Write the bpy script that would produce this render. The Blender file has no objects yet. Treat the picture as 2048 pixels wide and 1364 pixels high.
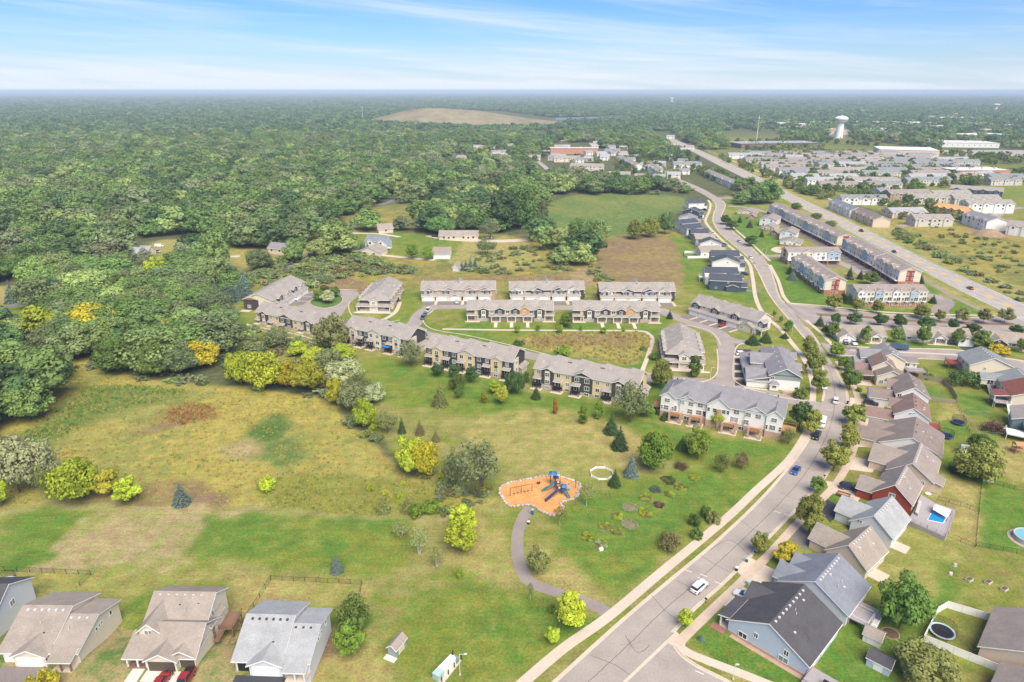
import bpy, bmesh, math, random
import numpy as np
from mathutils import Vector, Matrix, noise as mnoise
random.seed(7)
rng = np.random.default_rng(11)
R = math.radians
scene = bpy.context.scene
COL = scene.collection
# ------------------------------------------------------------ camera
CAM_H, FPX, HORIZON = 100.0,1340.0,180.0
PITCH = math.atan((682.0 - HORIZON) / FPX)
cam_data = bpy.data.cameras.new('camera')
cam_data.sensor_width = 36.0
cam_data.lens = 36.0 * FPX / 2048.0
cam_data.clip_start = 0.5
cam_data.clip_end = 90000.0
cam = bpy.data.objects.new('camera', cam_data)
COL.objects.link(cam)
cam.location = (0,0, CAM_H)
cam.rotation_euler = (math.pi / 2 - PITCH, 0,0)
scene.camera = cam
# ------------------------------------------------------------ light
SUN_ELEV, SUN_AZ = R(52), R(159)      # azimuth clockwise from +Y
world = bpy.data.worlds.new('World')
scene.world = world
world.use_nodes = True
wn, wl = world.node_tree.nodes, world.node_tree.links
wn.clear()
def wnode(t, **kw):
 n = wn.new(t)
 for k, v in kw.items(): setattr(n, k, v)
 return n
def wmath(op, a, b=None, c=None):
 n = wnode('ShaderNodeMath', operation=op)
 for i, v in enumerate((a, b, c)):
  if v is None: continue
  if isinstance(v, (int, float)): n.inputs[i].default_value = v
  else: wl.new(v, n.inputs[i])
 return n.outputs[0]
def build_sky():
 out = wnode('ShaderNodeOutputWorld')
 bg = wnode('ShaderNodeBackground')
 bg.inputs['Strength'].default_value = 0.1
 sky = wnode('ShaderNodeTexSky', sky_type='NISHITA')
 sky.sun_disc = False
 sky.sun_elevation = SUN_ELEV
 sky.sun_rotation = SUN_AZ
 sky.altitude = 300
 sky.air_density = 1.0
 sky.dust_density = 0.6
 sky.ozone_density = 2.2
 tc = wnode('ShaderNodeTexCoord')
 sep = wnode('ShaderNodeSeparateXYZ'); wl.new(tc.outputs['Generated'], sep.inputs[0])
 az = wmath('ARCTAN2', sep.outputs[0], sep.outputs[1]); el = wmath('ARCSINE', sep.outputs[2])
 def wisps(su, sv, tilt, off, scale, det, lo, hi, dist):
  cmb = wnode('ShaderNodeCombineXYZ'); wl.new(wmath('ADD', wmath('MULTIPLY', az, su), off), cmb.inputs[0])
  wl.new(wmath('MULTIPLY', wmath('ADD', el, wmath('MULTIPLY', az, tilt)), sv), cmb.inputs[1])
  n = wnode('ShaderNodeTexNoise'); wl.new(cmb.outputs[0], n.inputs['Vector']); n.inputs['Scale'].default_value = scale; n.inputs['Detail'].default_value = det; n.inputs['Roughness'].default_value = 0.58; n.inputs['Distortion'].default_value = dist
  r = wnode('ShaderNodeMapRange', interpolation_type='SMOOTHSTEP'); wl.new(n.outputs[0], r.inputs[0]); r.inputs[1].default_value = lo; r.inputs[2].default_value = hi; return r.outputs[0]
 w1 = wisps(1.6,26.0,0.085,3.3,1.0,7,0.40,0.82,0.6); w2 = wisps(3.2,60.0,0.05,8.1,1.0,8,0.42,0.84,0.9)
 veil = wmath('POWER', wmath('MAXIMUM', wmath('SUBTRACT', 1.0, wmath('MULTIPLY', wmath('ABSOLUTE', sep.outputs[2]),8.0)),0.0),2.0)
 cl = wmath('MINIMUM', wmath('ADD', wmath('ADD', wmath('MULTIPLY', w1,0.68), wmath('MULTIPLY', w2,0.32)), wmath('MULTIPLY', veil, 0.72)),0.95)
 hsv = wnode('ShaderNodeHueSaturation'); wl.new(sky.outputs[0], hsv.inputs['Color'])
 hsv.inputs['Saturation'].default_value = 1.15; hsv.inputs['Value'].default_value = 1.0
 mix = wnode('ShaderNodeMixRGB'); wl.new(cl, mix.inputs[0]);
 tint = wnode('ShaderNodeMixRGB', blend_type='MULTIPLY'); tint.inputs[0].default_value = 1.0; tint.inputs[2].default_value = (0.265,0.39,0.59,1)
 wl.new(hsv.outputs[0], tint.inputs[1]); wl.new(tint.outputs[0], mix.inputs[1])
 mix.inputs[2].default_value = (3.2,3.5,3.9,1)
 wl.new(mix.outputs[0], bg.inputs['Color'])
 wl.new(bg.outputs[0], out.inputs['Surface'])
build_sky()
sun_data = bpy.data.lights.new('sun', 'SUN')
sun_data.energy = 2.5
sun_data.angle = R(50)
sun_data.color = (1.0,0.915,0.76)
sun = bpy.data.objects.new('sun', sun_data)
COL.objects.link(sun)
sdir = Vector((math.sin(SUN_AZ) * math.cos(SUN_ELEV), math.cos(SUN_AZ) * math.cos(SUN_ELEV), math.sin(SUN_ELEV)))
sun.rotation_euler = sdir.to_track_quat('Z', 'Y').to_euler()
vs = scene.view_settings
vs.view_transform = 'Standard'; vs.look = 'None'; vs.gamma = 1.0; vs.exposure = 1.4
vs.use_curve_mapping = False
cy = scene.cycles
cy.max_bounces = 5; cy.diffuse_bounces = 2; cy.glossy_bounces = 2; cy.transmission_bounces = 2
cy.transparent_max_bounces = 4; cy.volume_bounces = 0
cy.use_denoising = True
cy.caustics_reflective = False; cy.caustics_refractive = False
# ------------------------------------------------------------ geometry helpers
def G(x, y, z=0.0):
 dx = (x - 1024.0) / FPX; dy = -(y - 682.0) / FPX
 rz = -math.sin(PITCH) + dy * math.cos(PITCH); ry = math.cos(PITCH) + dy * math.sin(PITCH)
 t = (CAM_H - z) / -rz
 return (dx * t, ry * t)
def proj(X, Y, Z=0.0):
 z = Z - CAM_H; yc = math.cos(PITCH) * Y - math.sin(PITCH) * z; uc = math.sin(PITCH) * Y + math.cos(PITCH) * z
 return 1024 + FPX * X / yc, 682 - FPX * uc / yc
def GP(pts, z=0.0): return [G(a, b, z) for a, b in pts]
def smooth(pts, n=6, closed=False):
 out = []; m = len(pts)
 for i in range(m if closed else m - 1):
  if closed: p0, p1, p2, p3 = (pts[(i + k) % m] for k in (-1,0,1,2))
  else: p0, p1, p2, p3 = pts[max(i - 1,0)], pts[i], pts[i + 1], pts[min(i + 2, m - 1)]
  for j in range(n):
   t = j / n
   out.append(tuple(0.5 * ((2 * p1[k]) + (-p0[k] + p2[k]) * t + (2 * p0[k] - 5 * p1[k] + 4 * p2[k] - p3[k]) * t * t
         + (-p0[k] + 3 * p1[k] - 3 * p2[k] + p3[k]) * t ** 3) for k in (0,1)))
 if not closed: out.append(tuple(pts[-1]))
 return out
def resample(pts, n):
 a = np.array(pts, float); d = np.r_[0, np.cumsum(np.hypot(*np.diff(a, axis=0).T))]
 t = np.linspace(0, d[-1], n)
 return [(float(np.interp(s, d, a[:, 0])), float(np.interp(s, d, a[:, 1]))) for s in t]
def offset(pts, o):
 a = np.array(pts, float); t = np.gradient(a, axis=0); t /= np.linalg.norm(t, axis=1)[:, None] + 1e-9
 n = np.c_[-t[:, 1], t[:, 0]]
 return [tuple(map(float, q)) for q in a + n * o]
def inside(poly, X, Y):
 P = np.asarray(poly, float); c = np.zeros(X.shape, bool); j = len(P) - 1
 x0, y0, x1, y1 = P[:, 0].min(), P[:, 1].min(), P[:, 0].max(), P[:, 1].max()
 bb = (X >= x0) & (X <= x1) & (Y >= y0) & (Y <= y1)
 xs, ys = X[bb], Y[bb]; cc = np.zeros(xs.shape, bool)
 for i in range(len(P)):
  xi, yi, xj, yj = P[i, 0], P[i, 1], P[j, 0], P[j, 1]
  if yi != yj:
   m = ((yi > ys) != (yj > ys)) & (xs < (xj - xi) * (ys - yi) / (yj - yi) + xi)
   cc ^= m
  j = i
 c[bb] = cc
 return c
_vn = {}
def vnoise(X, Y, s, seed=0):
 if seed not in _vn: _vn[seed] = np.random.default_rng(seed + 100).random((256,256))
 T = _vn[seed]; u, v = X / s, Y / s
 i, j = np.floor(u).astype(int), np.floor(v).astype(int); a, b = u - i, v - j
 a = a * a * (3 - 2 * a); b = b * b * (3 - 2 * b)
 g = lambda k, l: T[(i + k) % 256,(j + l) % 256]
 return (g(0,0) * (1 - a) + g(1,0) * a) * (1 - b) + (g(0,1) * (1 - a) + g(1,1) * a) * b
class MB:
 def __init__(s): s.v, s.f = [],[]
 def face(s, pts):
  n = len(s.v); s.v += [tuple(p) for p in pts]; s.f.append(tuple(range(n, n + len(pts))))
 def box(s, x0, x1, y0, y1, z0, z1):
  n = len(s.v)
  s.v += [(x0, y0, z0),(x1, y0, z0),(x1, y1, z0),(x0, y1, z0),(x0, y0, z1),(x1, y0, z1),(x1, y1, z1),(x0, y1, z1)]
  s.f += [tuple(n + i for i in q) for q in ((0,3,2,1),(4,5,6,7),(0,1,5,4),(1,2,6,5),(2,3,7,6),(3,0,4,7))]
  return s
 def prism(s, poly, z0, z1):
  n, m = len(s.v), len(poly)
  a = sum(poly[i][0] * poly[(i + 1) % m][1] - poly[(i + 1) % m][0] * poly[i][1] for i in range(m))
  if a < 0: poly = poly[::-1]
  s.v += [(x, y, z0) for x, y in poly] + [(x, y, z1) for x, y in poly]
  s.f.append(tuple(n + m + i for i in range(m))); s.f.append(tuple(n + m - 1 - i for i in range(m)))
  s.f += [(n + i, n + (i + 1) % m, n + m + (i + 1) % m, n + m + i) for i in range(m)]
  return s
 def xprism(s, prof, x0, x1):
  n, m = len(s.v), len(prof)
  s.v += [(x0, y, z) for y, z in prof] + [(x1, y, z) for y, z in prof]
  s.f.append(tuple(n + m + i for i in range(m))); s.f.append(tuple(n + m - 1 - i for i in range(m)))
  s.f += [(n + i, n + (i + 1) % m, n + m + (i + 1) % m, n + m + i) for i in range(m)]
  return s
 def tube(s, p, q, r0, r1=None, k=6):
  r1 = r0 if r1 is None else r1
  p, q = Vector(p), Vector(q); d = (q - p).normalized()
  a = d.orthogonal().normalized(); b = d.cross(a); n = len(s.v)
  for c, r in ((p, r0),(q, r1)):
   for i in range(k):
    t = 2 * math.pi * i / k; s.v.append(tuple(c + a * (math.cos(t) * r) + b * (math.sin(t) * r)))
  s.f += [(n + i, n + (i + 1) % k, n + k + (i + 1) % k, n + k + i) for i in range(k)]
  s.f.append(tuple(n + k - 1 - i for i in range(k))); s.f.append(tuple(n + k + i for i in range(k)))
  return s
 def lathe(s, prof, k=16, c=(0,0), sy=1.0):
  n = len(s.v)
  for r, z in prof:
   for i in range(k):
    t = 2 * math.pi * i / k; s.v.append((c[0] + r * math.cos(t), c[1] + sy * r * math.sin(t), z))
  for j in range(len(prof) - 1):
   s.f += [(n + j * k + i, n + j * k + (i + 1) % k, n + (j + 1) * k + (i + 1) % k, n + (j + 1) * k + i) for i in range(k)]
  return s
 def strip(s, A, B, z, zb=None):
  n, m = len(s.v), len(A)
  zb = z if zb is None else zb
  s.v += [(x, y, z) for x, y in A] + [(x, y, zb) for x, y in B]
  s.f += [(n + i, n + i + 1, n + m + i + 1, n + m + i) for i in range(m - 1)]
  return s
 def slab(s, A, B, z0, z1):
  m = len(A); n = len(s.v)
  s.v += [(x, y, z1) for x, y in A] + [(x, y, z1) for x, y in B] + [(x, y, z0) for x, y in A] + [(x, y, z0) for x, y in B]
  for i in range(m - 1):
   s.f += [(n + i, n + i + 1, n + m + i + 1, n + m + i),(n + i, n + 2 * m + i, n + 2 * m + i + 1, n + i + 1),
     (n + m + i, n + m + i + 1, n + 3 * m + i + 1, n + 3 * m + i)]
  return s
 def mesh(s, name, m, smooth_=False):
  me = bpy.data.meshes.new(name); me.from_pydata(s.v, [], s.f)
  if m: me.materials.append(m)
  if smooth_: me.polygons.foreach_set('use_smooth', [True] * len(me.polygons))
  me.update(); return me
 def build(s, name, m, parent=None, loc=None, rz=0.0, smooth_=False):
  return link(name, s.mesh(name, m, smooth_), parent, loc, rz)
def link(name, me, parent=None, loc=None, rz=0.0):
 o = bpy.data.objects.new(name, me); COL.objects.link(o)
 if loc is not None: o.location = loc if len(loc) == 3 else (loc[0], loc[1],0)
 if rz: o.rotation_euler = (0,0, rz)
 if parent: o.parent = parent
 return o
def tag(o, label, cat=None, group=None, kind=None):
 o['label'] = label
 if cat: o['category'] = cat
 if group: o['group'] = group
 if kind: o['kind'] = kind
 return o
def thing(name, label, cat, loc=(0,0), rz=0.0, group=None):
 return tag(link(name, None, None, loc, rz), label, cat, group)
def struct(o): o['kind'] = 'structure'; return o
def copy_tree(o, parent=None):
 c = o.copy(); COL.objects.link(c); c.parent = parent
 for ch in o.children: copy_tree(ch, c)
 return c
ORD = ['first', 'second', 'third', 'fourth', 'fifth', 'sixth', 'seventh', 'eighth', 'ninth', 'tenth', 'eleventh', 'twelfth', 'thirteenth',
       'fourteenth', 'fifteenth', 'sixteenth', 'seventeenth', 'eighteenth', 'nineteenth', 'twentieth']
# ------------------------------------------------------------ materials
MATS = {}
def nodes_of(name):
 m = bpy.data.materials.new(name); m.use_nodes = True
 nt = m.node_tree; b = nt.nodes['Principled BSDF']
 return m, nt.nodes, nt.links, b
def mat(name, col, rough=0.8, var=0.12, scale=3.0, spec=0.3, metal=0.0, bump=0.0, scale2=None, emit=None):
 if name in MATS: return MATS[name]
 m, N, L, b = nodes_of(name)
 b.inputs['Roughness'].default_value = rough; b.inputs['Metallic'].default_value = metal
 b.inputs['Specular IOR Level'].default_value = spec
 if var > 0:
  tc = N.new('ShaderNodeTexCoord')
  n1 = N.new('ShaderNodeTexNoise'); n1.inputs['Scale'].default_value = scale; n1.inputs['Detail'].default_value = 4
  n2 = N.new('ShaderNodeTexNoise'); n2.inputs['Scale'].default_value = scale2 or scale * 0.11; n2.inputs['Detail'].default_value = 3
  L.new(tc.outputs['Object'], n1.inputs['Vector']); L.new(tc.outputs['Object'], n2.inputs['Vector'])
  ad = N.new('ShaderNodeMath'); ad.operation = 'ADD'; L.new(n1.outputs[0], ad.inputs[0]); L.new(n2.outputs[0], ad.inputs[1])
  mr = N.new('ShaderNodeMapRange'); L.new(ad.outputs[0], mr.inputs[0])
  mr.inputs[1].default_value = 0.6; mr.inputs[2].default_value = 1.4; mr.inputs[3].default_value = 1 - var; mr.inputs[4].default_value = 1 + var
  mx = N.new('ShaderNodeVectorMath'); mx.operation = 'SCALE'; mx.inputs[0].default_value = col[:3]
  L.new(mr.outputs[0], mx.inputs['Scale']); L.new(mx.outputs[0], b.inputs['Base Color'])
  if bump:
   bp = N.new('ShaderNodeBump'); bp.inputs['Strength'].default_value = bump; bp.inputs['Distance'].default_value = 0.05
   L.new(n1.outputs[0], bp.inputs['Height']); L.new(bp.outputs[0], b.inputs['Normal'])
 else: b.inputs['Base Color'].default_value = (*col[:3],1)
 MATS[name] = m; return m
def srgb(r, g, b, k=1.0):
 f = lambda c: ((c / 255 + 0.055) / 1.055) ** 2.4 if c > 10 else c / 255 / 12.92
 return (f(r) * k, f(g) * k, f(b) * k)
# ------------------------------------------------------------ the ground: one sheet to the horizon
def axis(parts):
 out = []
 for a, b, s in parts: out += list(np.arange(a, b, s))
 return np.array(out + [parts[-1][1]])
def geo(a, b, s0, k):
 out = [a]; s = s0
 while out[-1] < b: out.append(out[-1] + s); s *= k
 return out
gx = np.array([-v for v in geo(330,60000,8,1.35)][::-1] + list(np.arange(-320,-110,4.0)) + list(np.arange(-110,150,0.9)) + list(np.arange(150,420,2.2)) + geo(420,60000,8,1.35))
gy = np.array([-60000,-20000,-5000,-1000,0,50] + list(np.arange(70,235,0.9)) + list(np.arange(235,420,1.8)) + list(np.arange(420,760,4.0)) + geo(760,60000,8,1.25))
GX, GY = np.meshgrid(gx, gy)
C_FOREST = np.array((0.085,0.095,0.045)); C_DRY = np.array((0.325,0.275,0.095)); C_LAWN = np.array((0.170,0.205,0.034))
C_GREEN = np.array((0.100,0.185,0.028)); C_GOLD = np.array((0.345,0.285,0.070)); C_TAN = np.array((0.335,0.270,0.130))
C_BROWN = np.array((0.215,0.150,0.085)); C_YEL = np.array((0.215,0.215,0.035)); C_DIRT = np.array((0.28,0.19,0.12)); C_RUST = np.array((0.21,0.105,0.035))
C_WET = np.array((0.115,0.17,0.045)); C_DGREEN = np.array((0.085,0.145,0.034)); C_OLIVE = np.array((0.205,0.215,0.060)); C_MULCH = np.array((0.12,0.08,0.05))
n5, n9, n25, n60 = vnoise(GX, GY, 2.6,1), vnoise(GX, GY, 7,2), vnoise(GX, GY, 19,3), vnoise(GX, GY, 60,4)
fine = vnoise(GX, GY, 1.3,5)
def two(a, b, w): return a[None, None, :] * (1 - w[..., None]) + b[None, None, :] * w[..., None]
def clamp(v): return np.clip(v, 0,1)
patch = clamp((n9 * 0.45 + n25 * 0.35 + n5 * 0.35 + fine * .2 - 0.56) * 3.4)
patch2 = clamp((n5 * 0.4 + n25 * 0.5 + fine * 0.25 - 0.45) * 3.0)
MIXES = {
 'park': two(C_DRY * (0.78,0.86,0.78), C_LAWN, patch), 'lawn': two(C_LAWN, C_GREEN, clamp(patch * 0.9)), 'green': two(C_GREEN, C_LAWN, patch2 * 0.4),
 'dry': two(C_DRY, C_LAWN * 1.1, patch2 * 0.62), 'tan': two(C_TAN, C_LAWN * 1.2, clamp(patch2 * .85 - 0.12)), 'gold': two(C_GOLD, C_OLIVE * 1.1, patch2 * 0.9),
 'yellow': two(C_YEL, C_OLIVE, patch2 * 0.6), 'rust': two(C_RUST, C_GOLD * 0.7, clamp(fine - 0.3)), 'brown': two(C_BROWN, C_GOLD * 0.85, patch2 * 0.5),
 'wet': two(C_WET, C_OLIVE, clamp(patch2 * 0.7)), 'dgreen': two(C_DGREEN, C_LAWN * 0.8, patch2 * 0.5), 'scrub': two(C_GOLD * 0.85, C_OLIVE * 0.8, patch),
 'yard': two(C_DRY * (0.7,0.78,0.6), C_LAWN * 0.95, clamp(patch * 1.2)), 'dirt': two(C_DIRT, C_TAN, patch2 * 0.7), 'mulch': two(C_MULCH, C_BROWN, fine * 0.4),
 'forest': two(C_FOREST, C_OLIVE * 0.7, patch * 0.4),
}
far = clamp((GY - 900) / 900)
COLR = MIXES['forest'].copy()
jx = GX + (vnoise(GX, GY, 5.0,21) - 0.5) * 3.2; jy = GY + (vnoise(GX, GY, 5.0,22) - 0.5) * 3.2
def area(poly, kind, soft=1, rough=1.0, sm=True):
 w = GP(poly)
 if sm: w = smooth(w, 5, True)
 m = inside(w, GX + (jx - GX) * rough, GY + (jy - GY) * rough).astype(float)
 if soft:
  for _ in range(soft):
   q = m.copy(); q[1:-1,1:-1] = (m[1:-1,1:-1] * 2 + m[:-2,1:-1] + m[2:, 1:-1] + m[1:-1, :-2] + m[1:-1,2:]) / 6; m = q
 global COLR
 COLR = COLR * (1 - m[..., None]) + MIXES[kind] * m[..., None]
AREA_LIST = [
 ('park', 2,[(-700,1600),(-700,1030),(0,1020),(430,1015),(880,1030),(760,880),(640,760),(480,690),(440,620),(470,590),(620,575),(1360,560),(1400,480),(1425,400),(1560,385),(2048,560),(2500,700),(2900,1600)]),
 ('scrub', 3,[(440,600),(480,545),(560,520),(640,505),(720,480),(900,470),(1000,470),(1060,470),(1100,440),(1180,440),(1365,470),(1372,570),(1200,575),(840,575),(640,580),(560,590)]),
 ('lawn', 1,[(600,490),(640,470),(700,462),(800,465),(950,472),(985,480),(960,500),(890,522),(800,510),(690,492)]),
 ('dry', 2,[(950,470),(1040,480),(1080,520),(1010,540),(930,530),(900,520)]),
 ('brown', 1,[(840,554),(1000,552),(1140,545),(1190,540),(1195,556),(1100,566),(1000,562),(840,562)]),
 ('brown', 1,[(640,560),(690,552),(735,568),(725,586),(650,584)]),
 ('dirt', 1,[(1145,545),(1168,535),(1188,545),(1182,572),(1150,570)]),
 ('brown', 2,[(1205,485),(1285,468),(1338,474),(1360,500),(1366,560),(1352,572),(1225,562),(1192,530)]),
 ('wet', 2,[(1070,425),(1130,395),(1250,383),(1375,398),(1345,430),(1290,462),(1190,472),(1085,455)]),
 ('scrub', 1,[(60,432),(180,425),(178,460),(90,472)]),
 ('wet', 1,[(105,440),(170,432),(165,452),(110,455)]),
 ('lawn', 1,[(225,510),(330,490),(350,500),(300,520),(240,525)]),
 ('dry', 1,[(300,485),(400,480),(450,510),(350,530)]),
 ('dry', 1,[(430,500),(520,495),(560,520),(480,540)]),
 ('dry', 1,[(540,485),(700,450),(700,470),(600,510)]),
 ('dry', 1,[(-40,580),(70,575),(60,640),(-40,650)]),
 ('lawn', 1,[(0,620),(60,615),(50,650),(0,650)]),
 ('lawn', 2,[(1340,470),(1375,478),(1412,520),(1420,560),(1520,580),(1520,610),(1440,592),(1372,585),(1366,540),(1358,500)]),
 ('lawn', 1,[(845,625),(940,618),(1120,625),(1330,620),(1345,640),(1310,690),(1290,745),(1180,732),(1060,705),(860,662)]),
 ('gold', 2,[(1045,672),(1180,665),(1296,668),(1285,715),(1240,728),(1150,712),(1050,694)]),
 ('brown', 3,[(1060,674),(1150,668),(1260,670),(1270,690),(1180,692),(1080,690)]),
 ('yard', 1,[(855,634),(930,630),(932,650),(860,655)]),
 ('lawn', 1,[(800,588),(842,588),(832,622),(805,642),(765,648),(775,615)]),
 ('lawn', 1,[(455,632),(510,622),(505,655),(460,660)]),
 ('green', 1,[(690,625),(700,640),(760,645),(795,642),(780,650),(720,648)]),
 ('lawn', 4,[(680,740),(760,715),(850,725),(1000,760),(1060,785),(1230,815),(1320,850),(1300,880),(1150,850),(1000,850),(880,820),(760,800)]),
 ('green', 2,[(850,735),(1000,765),(1060,785),(1230,815),(1230,825),(1050,800),(900,770)]),
 ('dry', 5,[(960,830),(1090,815),(1180,830),(1290,880),(1270,930),(1150,960),(1000,930),(940,880)]),
 ('lawn', 3,[(1300,845),(1420,880),(1585,890),(1560,935),(1440,960),(1330,920),(1290,880)]),
 ('green', 2,[(1310,850),(1420,872),(1560,895),(1545,910),(1400,900)]),
 ('green', 2,[(1270,760),(1320,750),(1335,790),(1310,840),(1270,800)]),
 ('lawn', 5,[(1130,1010),(1300,950),(1450,930),(1560,925),(1450,1030),(1340,1110),(1220,1190),(1130,1130)]),
 ('green', 4,[(1180,1020),(1320,960),(1450,945),(1420,1010),(1280,1100),(1190,1110)]),
 ('dry', 4,[(1060,1080),(1140,1130),(1210,1190),(1170,1195),(1080,1160)]),
 ('dry', 4,[(900,1040),(1000,1050),(1030,1120),(1000,1180),(920,1120)]),
 ('lawn', 5,[(860,1180),(1050,1180),(1180,1240),(1150,1290),(1050,1364),(850,1364),(760,1300)]),
 ('gold', 2,[(-300,1060),(-60,960),(0,860),(150,715),(300,760),(440,770),(640,795),(700,850),(790,930),(900,980),(1000,1000),(940,1028),(880,1032),(700,1030),(430,1015),(170,1000),(40,1015),(-100,1090)]),
 ('dgreen', 2,[(-80,920),(40,870),(150,795),(200,770),(350,778),(360,797),(240,820),(150,860),(60,905),(-80,960)]),
 ('wet', 2,[(250,785),(350,790),(400,800),(280,815),(200,830)]),
 ('rust', 3,[(330,832),(370,808),(425,815),(432,830),(400,845),(350,848)]),
 ('brown', 1,[(270,862),(350,838),(390,845),(300,868)]),
 ('dgreen', 6,[(490,872),(530,830),(570,825),(590,850),(560,880),(520,890)]),
 ('wet', 7,[(520,890),(600,870),(610,915),(560,935),(500,920),(440,905)]),
 ('tan', 6,[(430,895),(500,880),(530,905),(470,920)]),
 ('yellow', 4,[(500,985),(600,950),(760,955),(900,990),(880,1030),(700,1032),(560,1018)]),
 ('brown', 2,[(250,975),(360,960),(440,985),(440,1012),(170,1000)]),
 ('tan', 2,[(-40,1040),(60,1008),(430,1014),(880,1035),(960,1010),(880,1050),(700,1042),(430,1030),(180,1028),(60,1030)]),
 ('green', 1,[(-300,1200),(-60,1100),(40,1024),(180,1024),(165,1050),(112,1088),(125,1108),(90,1130),(55,1145),(-100,1160)]),
 ('tan', 1,[(178,1028),(300,1025),(430,1035),(428,1060),(375,1108),(350,1145),(60,1143),(120,1110),(112,1090)]),
 ('lawn', 3,[(430,1036),(600,1030),(760,1040),(830,1060),(800,1150),(640,1140),(500,1128),(372,1112)]),
 ('green', 2,[(432,1040),(560,1045),(590,1090),(480,1118),(378,1110)]),
 ('green', 2,[(640,1070),(700,1080),(690,1100),(640,1105)]),
 ('green', 2,[(405,1030),(435,1025),(430,1045),(408,1046)]),
 ('dry', 2,[(-300,1400),(-300,1160),(60,1146),(350,1145),(500,1140),(650,1150),(735,1165),(735,1260),(740,1500),(-300,1500)]),
 ('gold', 1,[(40,1145),(182,1148),(150,1185),(60,1200)]),
 ('yard', 2,[(210,1330),(300,1180),(380,1165),(480,1190),(400,1290),(330,1400),(230,1400)]),
 ('green', 2,[(215,1330),(262,1260),(285,1270),(270,1310),(235,1340)]),
 ('lawn', 2,[(235,1222),(290,1180),(330,1185),(260,1230)]),
 ('green', 2,[(640,1240),(740,1230),(735,1260),(660,1280)]),
 ('brown', 2,[(650,1260),(690,1255),(680,1300),(640,1340),(620,1330)]),
 ('green', 1,[(1384,1278),(1455,1215),(1500,1230),(1490,1290),(1620,1364),(1680,1500),(1480,1500),(1440,1350),(1400,1312)]),
 ('yard', 1,[(1352,1280),(1425,1208),(1436,1212),(1394,1255),(1360,1290)]),
 ('dry', 1,[(1366,1306),(1400,1318),(1480,1350),(1530,1372),(1490,1372),(1420,1335)]),
 ('green', 1,[(1650,1250),(1760,1225),(1850,1250),(1860,1280),(1800,1340),(1800,1500),(1620,1500)]),
 ('dry', 2,[(1740,1140),(1800,1060),(1900,1060),(1950,1110),(1950,1200),(1860,1230),(1830,1170)]),
 ('lawn', 2,[(1880,1130),(1935,1120),(1930,1170),(1890,1220),(1860,1210)]),
 ('yard', 2,[(1930,1070),(2060,1110),(2200,1200),(2200,1260),(1990,1220),(1930,1200)]),
 ('green', 1,[(1952,1050),(1962,958),(2060,985),(2300,1050),(2300,1160),(2060,1105),(1952,1092)]),
 ('dry', 2,[(1880,945),(1955,962),(1948,1085),(1895,1070),(1900,1000),(1870,960)]),
 ('lawn', 1,[(1870,915),(1960,940),(1955,965),(1880,945)]),
 ('yard', 1,[(1850,1300),(1890,1210),(1990,1250),(2000,1330),(1980,1345)]),
 ('dry', 2,[(1820,1364),(1850,1320),(1970,1350),(1990,1400),(1850,1420)]),
 ('lawn', 1,[(1850,1270),(1900,1300),(2000,1340),(2000,1360),(1900,1330)]),
 ('yard', 2,[(1830,720),(1930,715),(2000,790),(2060,850),(2200,900),(2200,1000),(1990,950),(1900,900),(1860,820)]),
 ('green', 1,[(1908,785),(1975,795),(1982,828),(1935,832)]),('green', 1,[(1846,765),(1870,775),(1885,798),(1862,800)]),
 ('dry', 2,[(1880,810),(1910,805),(1925,840),(1890,850)]),('green', 1,[(1880,850),(1930,850),(1945,890),(1885,910)]),
 ('lawn', 1,[(1870,880),(1990,870),(2040,890),(2000,920),(1900,925)]),
 ('dry', 2,[(1985,900),(2060,880),(2200,950),(2200,1000),(2040,960),(1990,940)]),
 ('lawn', 1,[(1655,648),(1700,655),(1960,670),(2200,690),(2200,715),(1920,700),(1690,690),(1650,668)]),
 ('green', 1,[(1810,690),(1800,665),(1850,672),(1920,690),(1920,700)]),
 ('green', 1,[(1713,858),(1760,855),(1758,878),(1712,882)]),('lawn', 1,[(1700,905),(1748,895),(1742,922),(1700,928)]),
 ('dry', 1,[(1700,912),(1740,910),(1735,926),(1698,926)]),('lawn', 1,[(1730,812),(1765,815),(1765,835),(1730,832)]),
 ('yard', 1,[(1690,940),(1735,945),(1722,970),(1672,968)]),('lawn', 1,[(1655,990),(1692,1000),(1675,1022),(1642,1012)]),
 ('green', 1,[(1505,1128),(1560,1095),(1575,1110),(1560,1140)]),('green', 1,[(1490,1160),(1535,1170),(1530,1180),(1485,1172)]),
 ('dry', 1,[(1690,760),(1760,770),(1755,795),(1715,795)]),
 ('green', 1,[(1535,525),(1570,520),(1600,545),(1640,580),(1680,600),(1710,612),(1860,620),(1875,600),(1890,610),(1900,630),(1880,636),(1700,622),(1585,610),(1556,575)]),
 ('green', 1,[(1905,600),(1935,596),(1990,630),(1985,638),(1905,638),(1895,620)]),
 ('green', 1,[(1470,470),(1460,440),(1480,425),(1545,440),(1570,480),(1590,505),(1520,508),(1490,485)]),
 ('green', 1,[(1840,560),(1895,575),(1880,590),(1850,580)]),
 ('lawn', 1,[(1670,545),(1700,555),(1740,575),(1720,585),(1680,560)]),
 ('lawn', 1,[(1440,400),(1480,395),(1500,415),(1455,420)]),
 ('dry', 1,[(1425,312),(1440,306),(1640,390),(1800,452),(2060,570),(2300,690),(2300,740),(2048,605),(1800,490),(1600,398)]),
 ('scrub', 2,[(1770,440),(1850,440),(1960,450),(2300,520),(2300,690),(2060,585),(1900,515),(1800,468)]),
 ('dry', 1,[(1535,398),(1660,445),(1750,500),(1900,580),(2010,632),(1990,636),(1880,580),(1740,505),(1640,448)]),
 ('yard', 3,[(1440,306),(1500,290),(1700,285),(2048,330),(2600,400),(2600,560),(2048,470),(1850,440),(1640,388)]),
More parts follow.
